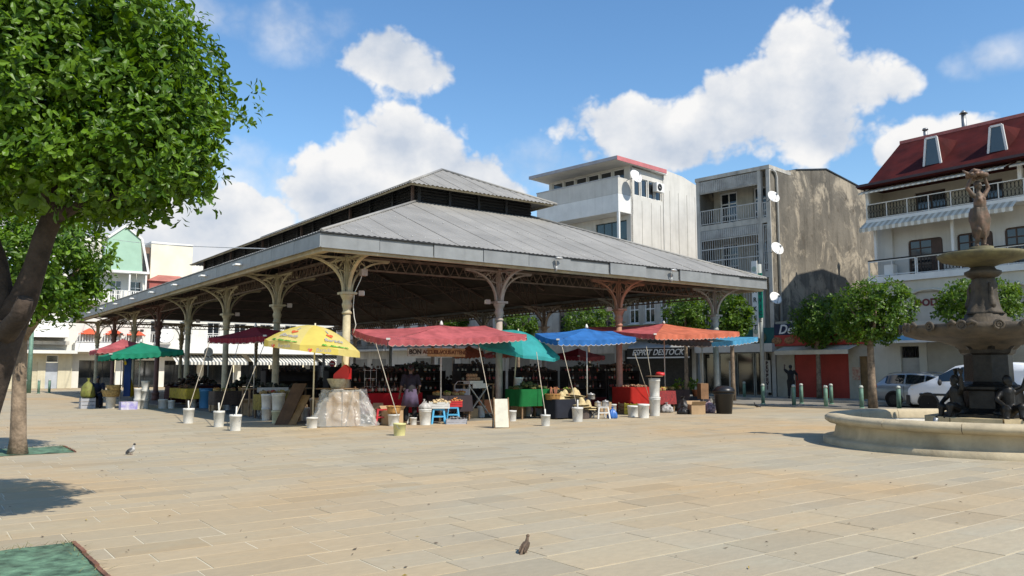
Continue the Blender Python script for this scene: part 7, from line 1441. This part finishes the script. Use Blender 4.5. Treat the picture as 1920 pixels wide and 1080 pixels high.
    # --- lettered wooden board under the crimson canopy
    A0, A1 = at(764, 645, 24.4), None; w0 = at(764, 645, 24.2); w1 = at(872, 641, 25.5); d = (w1 - w0); d.z = 0; L_ = d.length; d.normalize(); o = thing('lettered_board', 'long wooden board with carved red lettering hung under the crimson canopy', 'sign', (w0.x, w0.y, 0), math.atan2(d.y, d.x)); zb = at(764, 668, 24.2).z
    nb_ = 3
    for k in range(nb_): MB().box(k * L_ / nb_, (k + 1) * L_ / nb_ - .006, -.02, .02, zb, zb + .26).build('plank', pm('sign_wood_%d' % (k > 0), (.38, .24, .12) if k else (.33, .34, .32), .2, 5, .8), o)
    text_on('carved_lettering', 'ACCUEIL-VOUS-ATTEND', .165, pm('carved_dark', (.10, .035, .02), .1, 6, .8), (L_ * .64, -.026, zb + .13), (1, 0, 0), (0, 0, 1), o, bold=.004, depth=.004, space=.86); text_on('carved_lettering', 'BON', .20, pm('carved_black', (.02, .02, .02), .1, 6, .8), (L_ * .125, -.026, zb + .13), (1, 0, 0), (0, 0, 1), o, bold=.006, depth=.004)
    for x in (.3, L_ - .3): MB().tube([(x, 0, zb + .26), (x, 0, zb + .72)], .006, 4).build('hanging_wire', METAL, o)
    # --- A-board, hanging bucket, green sling table
    p = G(940, 803); o = thing('sign_board', 'blank white folding signboard standing on the paving', 'sign board', tuple(p), .22); wbm = pm('board_white', (.64, .60, .48), .1, 3, .7, dirt=.2)
    MB().slab((-.19, -.10, .03), (.19, -.10, .03), (.19, .06, .80), (-.19, .06, .80), .02).build('front_panel', wbm, o); MB().slab((-.19, .22, .03), (.19, .22, .03), (.19, .085, .80), (-.19, .085, .80), .02).build('rear_panel', wbm, o)
    for s in (-1, 1): MB().bar((s * .2, -.105, 0), (s * .2, .05, .84), .03, .03).build('frame_leg', WOOD, o); MB().bar((s * .2, .23, 0), (s * .2, .08, .82), .03, .03).build('frame_leg', WOOD, o)
    q = G(966, 785); bucket(0, 0, 16, 24, 'white bucket hung on the turquoise parasol pole', None, at_p=(q.x + .12, q.y + .4, .92), group='hung buckets'); g = hab(G(1003, 787)); gt = cloth('tablecloth_green', (.008, .12, .03), .05); o = table(g[0] + .2, g[1] + .6, 1.25, .9, .95, 'herb table under a deep green cloth', gt, .55); goods_pile(o, 'bunched_herbs', pm('herb_mix', (.13, .09, .02), .6, 9, .8, col2=(.02, .05, .012)), 1.2, .8, .95, 90, .06, 31, .2)
    bucket(1014, 780, 18, 28, 'white bucket standing under the green cloth table', None)
    # --- straw hats, baskets of bread-like rolls, pots
    h0 = G(1075, 786); o = table(*[v + d_ for v, d_ in zip(hab(h0), (.1, .45))], 1.5, .7, .62, 'low table of straw hats and baskets under a dark cloth', cloth('dark_drape', (.02, .022, .03), .02), .6)
    hat = MB(); hat.lathe([(.30, .0), (.29, .012), (.13, .03), (.115, .10), (.09, .17), (.05, .23), (.012, .25)], n=24, wob=lambda a, z: 1 + (.05 * math.sin(3 * a) if z < .02 else 0)); hm = hat.mesh('straw_hat', straw); ha = hab(h0); r2 = random.Random(5)
    hats = [(.62, .12, .62), (.60, .14, .68), (.60, .10, .74), (.30, .30, .62), (.35, .28, .68), (.82, .25, .62), (.85, .25, .67), (.1, .2, .62), (.48, -.16, .34), (.50, -.14, .39), (.46, -.15, .44), (.75, -.1, .30), (.78, -.08, .35)]
    lbs = ['straw hat in the pile on the low table', 'straw hat stacked before the low table']
    for i, (da, db, z) in enumerate(hats): f = link('straw_hat', hm, None, H(ha[0] + da - .25, ha[1] + db + .25 - (.0 if z > .5 else .28), z + .03), r2.random() * 6); f.rotation_euler = (r2.uniform(-.12, .12), r2.uniform(-.12, .12), r2.random() * 6); setp(f, lbs[0] if z > .5 else lbs[1], 'hat', 'straw hats for sale')
    st_ = MB().box(-.18, .18, -.15, .15, 0, .34).build('hat_stand', pm('dark_crate', ()), None, H(ha[0] + .25, ha[1] - .15, .0), TH); setp(st_, 'dark box carrying the lower straw hats', 'box')
    bb = basket(tuple(H(ha[0] - .5, ha[1] + .45, .63)), .26, .18, 'round straw basket holding long red-brown sticks', wick2, 1.2)
    for i in range(9): f = MB().tube([(0, 0, 0), (.06 * math.cos(i * .7), .1, .34)], [.022, .018], 7).build('cinnamon_stick', pm('stick_brown', (.33, .12, .06), .25, 9, .7), None, H(ha[0] - .66 + .04 * i, ha[1] + .42 + .03 * (i % 3), .70)); setp(f, 'long red-brown stick standing in the round straw basket', 'stick', 'sticks in the straw basket')
    p = G(1128, 785); stool(tuple(p), .36, .40, 'white plastic stool carrying lidded pots', plast('stool_white', (.62, .60, .56), .4), .3); potm = pm('pot_aluminium', (.52, .50, .47), .1, 6, .35, .5)
    for i, (dx, dy, z, s) in enumerate(((-.12, 0, .41, .11), (.14, .05, .41, .13), (-.3, .5, .62, .14))):
        o = thing('lidded_pot', ['small metal pot on the white stool', 'larger metal pot on the white stool', 'metal pot at the end of the hat table'][i], 'pot', (p.x + dx, p.y + dy, z), 0, 'metal pots'); MB().lathe([(s * .9, 0), (s, .02), (s, s * 1.1), (s * 1.05, s * 1.1), (s * .98, s * 1.12)], n=18).build('pot', potm, o); MB().lathe([(s * 1.03, s * 1.13), (s * .7, s * 1.35), (.02, s * 1.45), (.025, s * 1.6)], n=18).build('lid', potm, o)
    sack(tuple(p + Vector((.36, -.02, 0))), (.16, .12, .2), 'blue and white bag leaning on the white stool', plast('bag_blue', (.04, .14, .42), .4), 17)
    sack(tuple(p + Vector((-.55, .05, 0))), (.24, .16, .14), 'dark grey rumpled bag on the paving below the hats', pm('bag_dark', (.10, .10, .12), .4, 6, .6), 19, tie=False)
    # --- red table at the terracotta column, crates, tubs, bin
    rc2 = cloth('tablecloth_scarlet', (.36, .018, .012), .05); o = table(2 * SU, -.75, 1.25, 1.0, .95, 'scarlet clothed table round the foot of the terracotta column', rc2, .8); goods_pile(o, 'spice_jars', pm('spice_mix', (.16, .05, .03), .6, 10, .6, col2=(.30, .22, .12)), 1.1, .8, .95, 50, .045, 41, .05)
    for i, (px, lab_, mt) in enumerate(((1172, 'brown slatted crate under the scarlet table edge', WOOD), (1184, 'yellow crate beside the brown crate', plast('crate_yellow', (.62, .52, .06), .5)))): crate(tuple(G(px, 777 + i) + Vector((0, .1, 0))), .34, .34, .42, lab_, mt, TH)
    bucket(1187, 782, 21, 21, 'white tub, left of the pair on the paving before the scarlet table', None, handle=False, group='white tubs on the paving'); bucket(1207, 784, 22, 26, 'white tub, right of the pair on the paving before the scarlet table', None, lid=False, group='white tubs on the paving')
    bt = G(1228, 780); bucket(1228, 780, 21, 34, 'bottom white tub of the bucket tower', None, lid=True, group='bucket tower'); bucket(0, 0, 21, 33, 'top white tub of the bucket tower', None, lid=True, at_p=(bt.x, bt.y, 34 * bt.y / F_PX + .03), group='bucket tower'); zt = 68 * bt.y / F_PX + .1
    f = MB().lathe([(.30, .0), (.31, .02), (.28, .03), (.01, .028)], n=20).build('tray', pm('tray_brown', (.22, .13, .07), .2, 5, .6), None, (bt.x, bt.y, zt - .01)); setp(f, 'round brown tray on top of the bucket tower', 'tray'); f = MB().blob((0, 0, .05), (.17, .1, .07), 12, 8, None, .5, 3).build('red_cloth', plast('red_plastic', ()), None, (bt.x + .22, bt.y, zt + .02)); setp(f, 'red cloth lying on the tray of the bucket tower', 'cloth')
    mk = [('bag_newsprint', (.42, .41, .39), (.24, .18, .2), 'grey striped sack right of the bucket tower', 1250, 774), ('bag_black', (.012, .012, .013), (.30, .25, .30), 'big black rubbish bag behind the open box', 1282, 772), ('bag_black', (), (.22, .18, .16), 'small black rubbish bag left of the open box', 1281, 777), ('bag_floral', (.46, .34, .36), (.22, .18, .26), 'flowered bag between open box and black bin', 1330, 774)]
    for i, (m_, c, r_, lb, px, py) in enumerate(mk): sack(tuple(G(px, py) + Vector((0, .12 if i == 1 else 0, 0))), r_, lb, pm(m_, c, .5 if 'black' not in m_ else .1, 9, .45 if 'black' in m_ else .7), 50 + i)
    carton(tuple(G(1306, 777)), .52, .40, .36, 'open brown cardboard box on the paving near the black bin', None, .15, True); carton(tuple(G(1322, 770) + Vector((0, .3, .45))), .34, .3, .62, 'tall brown paper sack standing on the end table', pm('paper_brown', (.22, .12, .06), .15, 4, .9), .3)
    eb = hab(G(1310, 768)); table(eb[0] + .2, eb[1] + .75, 2.0, .7, .45, 'low end table of pots and plants by the black bin', cloth('dark_drape', ()), .4)
    for i, (px, lb, c) in enumerate(((1277, 'terracotta pot with green leaves on the low end table', (.40, .16, .07)), (1318, 'small terracotta pot with white flowers on the low end table', (.36, .13, .05)))):
        q = H(eb[0] - .5 + 1.1 * i, eb[1] + .65, .50); o = thing('potted_plant', lb, 'plant', tuple(q), 0, 'potted plants on the end table'); MB().lathe([(.12, 0), (.17, .24), (.19, .25), (.19, .29), (.15, .29)], n=16).build('pot', pm('terracotta_%d' % i, c, .15, 5, .8), o); lv = crown([((0, 0, .5), (.26, .26, .26))], 160, .12, 60 + i, fine=False); link('foliage', leaf_mesh('foliage', lv, LEAF_B), o)['kind'] = 'stuff'
    bp_ = G(1358, 776); o = thing('rubbish_bin', 'black plastic dustbin with domed lid at the end column', 'bin', tuple(bp_), .4); bl = plast('bin_black', (.014, .014, .015), .35); s = bp_.y / F_PX; MB().lathe([(14 * s, 0), (18 * s, 36 * s), (19.5 * s, 36.5 * s), (19.5 * s, 39 * s), (17 * s, 39 * s)], n=24).build('body', bl, o); MB().lathe([(21 * s, 39.5 * s), (20 * s, 45 * s), (12 * s, 51 * s), (.01, 52 * s)], n=24).build('lid', bl, o)
front_goods()

def left_goods():
    # stall between the left-hand columns
    dk = cloth('dark_drape', ()); yp = pm('yellow_print_cloth', (.52, .38, .035), .4, 9, .85, col2=(.30, .20, .03)); a, b = hab(G(327, 765)); 
    o = table(a + .5, b, .8, 2.6, .80, 'stall table under a yellow printed cloth', yp, .42, rz=TH + R(0)); goods_pile(o, 'mixed_produce', pm('produce_mix', (.25, .10, .05), .7, 10, .7, col2=(.04, .05, .02)), .7, 2.4, .80, 70, .05, 71, .12)
    for i, (px, py, w, h, lab) in enumerate(((305, 766, 17, 17, 'white tub below the yellow cloth, left one'), (321, 766, 13, 15, 'white tub below the yellow cloth, second one'), (363, 765, 11, 18, 'white tub next to the blue barrel'))): bucket(px, py, w, h, lab, None, handle=False, group='white tubs under the yellow table')
    p = G(385, 766); o, r, h = bucket(385, 766, 25, 36, 'tall blue plastic barrel beside the yellow table', plast('barrel_blue', (.055, .20, .36), .45), True, handle=False, cat='barrel')
    p = G(407, 766); o = thing('garden_chair', 'green plastic chair beside the blue barrel', 'chair', tuple(p), R(-40)); gm = plast('chair_green', (.01, .16, .05), .4); MB().box(-.22, .22, -.22, .22, .40, .43).build('seat', gm, o); MB().slab((-.22, .2, .44), (.22, .2, .44), (.2, .3, .85), (-.2, .3, .85), .02).build('backrest', gm, o)
    for sx in (-1, 1):
        for sy in (-1, 1): MB().bar((sx * .2, sy * .2, .40), (sx * .23, sy * .24, 0), .04, .03).build('leg', gm, o)
    # tower of white tubs, baskets, bags at the far stall
    for i, (px, py, w, h, z, lab) in enumerate(((257, 767, 13, 20, 0, 'bottom tub of the narrow white stack'), (271, 766, 15, 18, 0, 'bottom tub of the wide white stack'))):
        q = G(px, py); s = q.y / F_PX; zz = 0
        for k in range(3 if i else 2): bucket(0, 0, w, h - 2, ['lowest', 'middle', 'topmost'][k] + (' tub of the wide white stack by the yellow table' if i else ' tub of the narrow white stack by the furled parasol'), None, lid=True, handle=False, at_p=(q.x, q.y, zz), group='stacked white tubs'); zz += (h - 2) * s + .025
    q = G(240, 768); carton(tuple(q), .62, .45, .32, 'blue and white printed carton below the furled parasol', pm('print_violet', (.20, .17, .50), .3, 5, .6, col2=(.62, .60, .58)), TH)
    w2 = pm('wicker_tan', (.42, .29, .11), .25, 14, .8, 0, .6, 60); q = G(207, 766); bucket(207, 766, 18, 22, 'white tub under the yellow baskets', None, handle=False); basket((q.x, q.y, .5), .38, .26, 'wide tan basket on the white tub', w2, 1.3); basket((q.x + .15, q.y - .1, .77), .30, .2, 'smaller tan basket stacked on the wide one', w2, 1.3)
    q = G(163, 766); sack((q.x, q.y, .45), (.26, .22, .42), 'mottled green and yellow bag at the far stall', pm('bag_lime', (.20, .22, .04), .5, 6, .7, col2=(.12, .10, .03)), 81); crate(tuple(q), .55, .5, .45, 'grey crate under the green and yellow bag', plast('crate_grey', ()), TH)
    p = G(231, 766); o = MB().box(-.14, .14, -.03, .03, 0, 1.7).build('blue_banner', cloth('cloth_navy', (.02, .05, .18), .1), None, (p.x, p.y + .25, .5)); setp(o, 'narrow blue cloth banner behind the furled parasol', 'banner')
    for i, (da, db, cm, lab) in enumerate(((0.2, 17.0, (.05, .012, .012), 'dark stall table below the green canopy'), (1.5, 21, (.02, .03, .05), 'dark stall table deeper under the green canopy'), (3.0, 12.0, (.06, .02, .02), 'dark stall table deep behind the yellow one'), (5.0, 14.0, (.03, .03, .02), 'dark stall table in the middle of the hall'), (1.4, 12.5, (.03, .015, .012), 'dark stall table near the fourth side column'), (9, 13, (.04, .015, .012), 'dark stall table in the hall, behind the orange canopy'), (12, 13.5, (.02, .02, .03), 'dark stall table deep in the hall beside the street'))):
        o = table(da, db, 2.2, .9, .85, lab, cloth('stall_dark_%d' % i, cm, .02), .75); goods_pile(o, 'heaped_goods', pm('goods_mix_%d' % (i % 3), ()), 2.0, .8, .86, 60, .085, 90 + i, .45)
    # stall behind the dark crimson canopy: trestle table, tubs
    a, b = hab(G(500, 790)); o = table(a + 1.4, b + 2.8, 2.4, .8, .95, 'grey trestle table with crossed legs under the dark crimson canopy', None, 0)
    MB().box(-.9, .2, -.42, -.405, .82, .98).build('apron_panel', WHITE_P, o)
    for s in (-1, 1): MB().bar((s * .8, -.3, .02), (s * .1, -.28, .92), .05, .03).bar((s * .1, -.3, .02), (s * .8, -.28, .92), .05, .03).build('cross_leg', ALU, o)
    goods_pile(o, 'mixed_goods', pm('goods_mix_1', ()), 2.2, .7, .96, 30, .07, 95, .15)
    bucket(499, 789, 18, 24, 'white printed tub left of the tall tub pair', None, handle=False, group='white tubs by the leaning planks'); q = G(521, 794); s = q.y / F_PX
    bucket(521, 794, 24, 24, 'lower yellow-labelled tub of the pair by the planks', plast('tub_yellow_label', (.66, .62, .40), .45, .15), handle=False, group='white tubs by the leaning planks'); bucket(0, 0, 25, 30, 'upper white tub of the pair by the planks', None, lid=True, handle=False, at_p=(q.x, q.y, 24 * s + .01), group='white tubs by the leaning planks'); bucket(0, 0, 20, 24, 'white tub stacked on the printed tub, red rim', None, lid=True, handle=False, at_p=(G(499, 789).x, G(499, 789).y, 24 * s + .02), group='white tubs by the leaning planks')
    bucket(593, 793, 26, 46, 'tall tan tub behind the yellow parasol pole', plast('tub_tan', (.36, .25, .16), .5), handle=False)
left_goods()
# ------------------------------------------------------------------ more wares along the stalls
def wares():
    r = random.Random(77); tan = pm('wicker_tan', ()); cols = [(.50, .22, .03), (.45, .06, .03), (.20, .28, .03), (.55, .42, .08), (.24, .10, .04), (.42, .33, .18)]; nm = ['orange', 'red', 'green', 'yellow', 'brown', 'cream']
    mats = [pm('heap_' + n, c, .3, 10, .65) for n, c in zip(nm, cols)]
    stalls = [(3.3, -.55, 1.2, 'left of the white signboard', (.03, .02, .025)), (7.7, -.5, 1.6, 'right of the straw hats', (.45, .10, .02)), (8.9, .9, 1.5, 'in the shade between hats and scarlet table', (.02, .08, .10)), (12.6, -.6, 1.3, 'between bucket tower and open box', (.30, .03, .03)), (14.6, .6, 1.6, 'at the end column', (.05, .03, .03)), (-.6, 4.0, 1.3, 'inside the second side column', (.30, .22, .03)), (-.5, 8.8, 1.6, 'inside the third side column', (.09, .06, .04))]
    for k, (a, b, w, where, c) in enumerate(stalls):
        o = table(a, b, w, .75, .78, 'small clothed stall table ' + where, pm('wares_cloth_%d' % k, c, .5, 16, .85, 0, .2, 14, col2=tuple(.35 * x + .01 for x in c)), .5)
        for i in range(int(w / .3)):
            q = (k + i * 2) % 6; p = H(a - w / 2 + .17 + i * .3, b + r.uniform(-.15, .12), .81); bk = basket(tuple(p), .135, .10, '%s small basket, of %s wares, %s' % (['first', 'second', 'third', 'fourth', 'fifth'][i], nm[q], where), tan, 1.2, 14, 'small baskets of wares', False); goods_pile(bk, 'wares', mats[q], .24, .24, .07, 16, .032, k * 9 + i, .05)
    # loose boxes and tubs that fill the stall backs
    spots = [(1.0, -1.1, 'beside the red stool'), (4.6, .2, 'under the turquoise parasol'), (6.2, -.3, 'behind the green herb table'), (9.6, -.9, 'left of the scarlet table'), (13.2, -.2, 'behind the open cardboard box'), (-.9, 1.9, 'between the first two side columns'), (-.8, 6.2, 'before the third side column'), (-.7, 10.3, 'near the green chair')]
    for k, (a, b, wh) in enumerate(spots):
        carton(tuple(H(a, b, .022)), r.uniform(.35, .5), r.uniform(.3, .42), r.uniform(.3, .45), 'stocked brown carton ' + wh, None, TH + r.uniform(-.4, .4), k % 2 == 0, 'cartons at the stalls'); p = H(a + .5, b + .1, .022); bucket(0, 0, 15, 17 + 3 * (k % 3), 'lidded white tub next to the carton ' + wh, None, lid=True, handle=False, at_p=tuple(p), group='tubs beside the cartons')
wares()
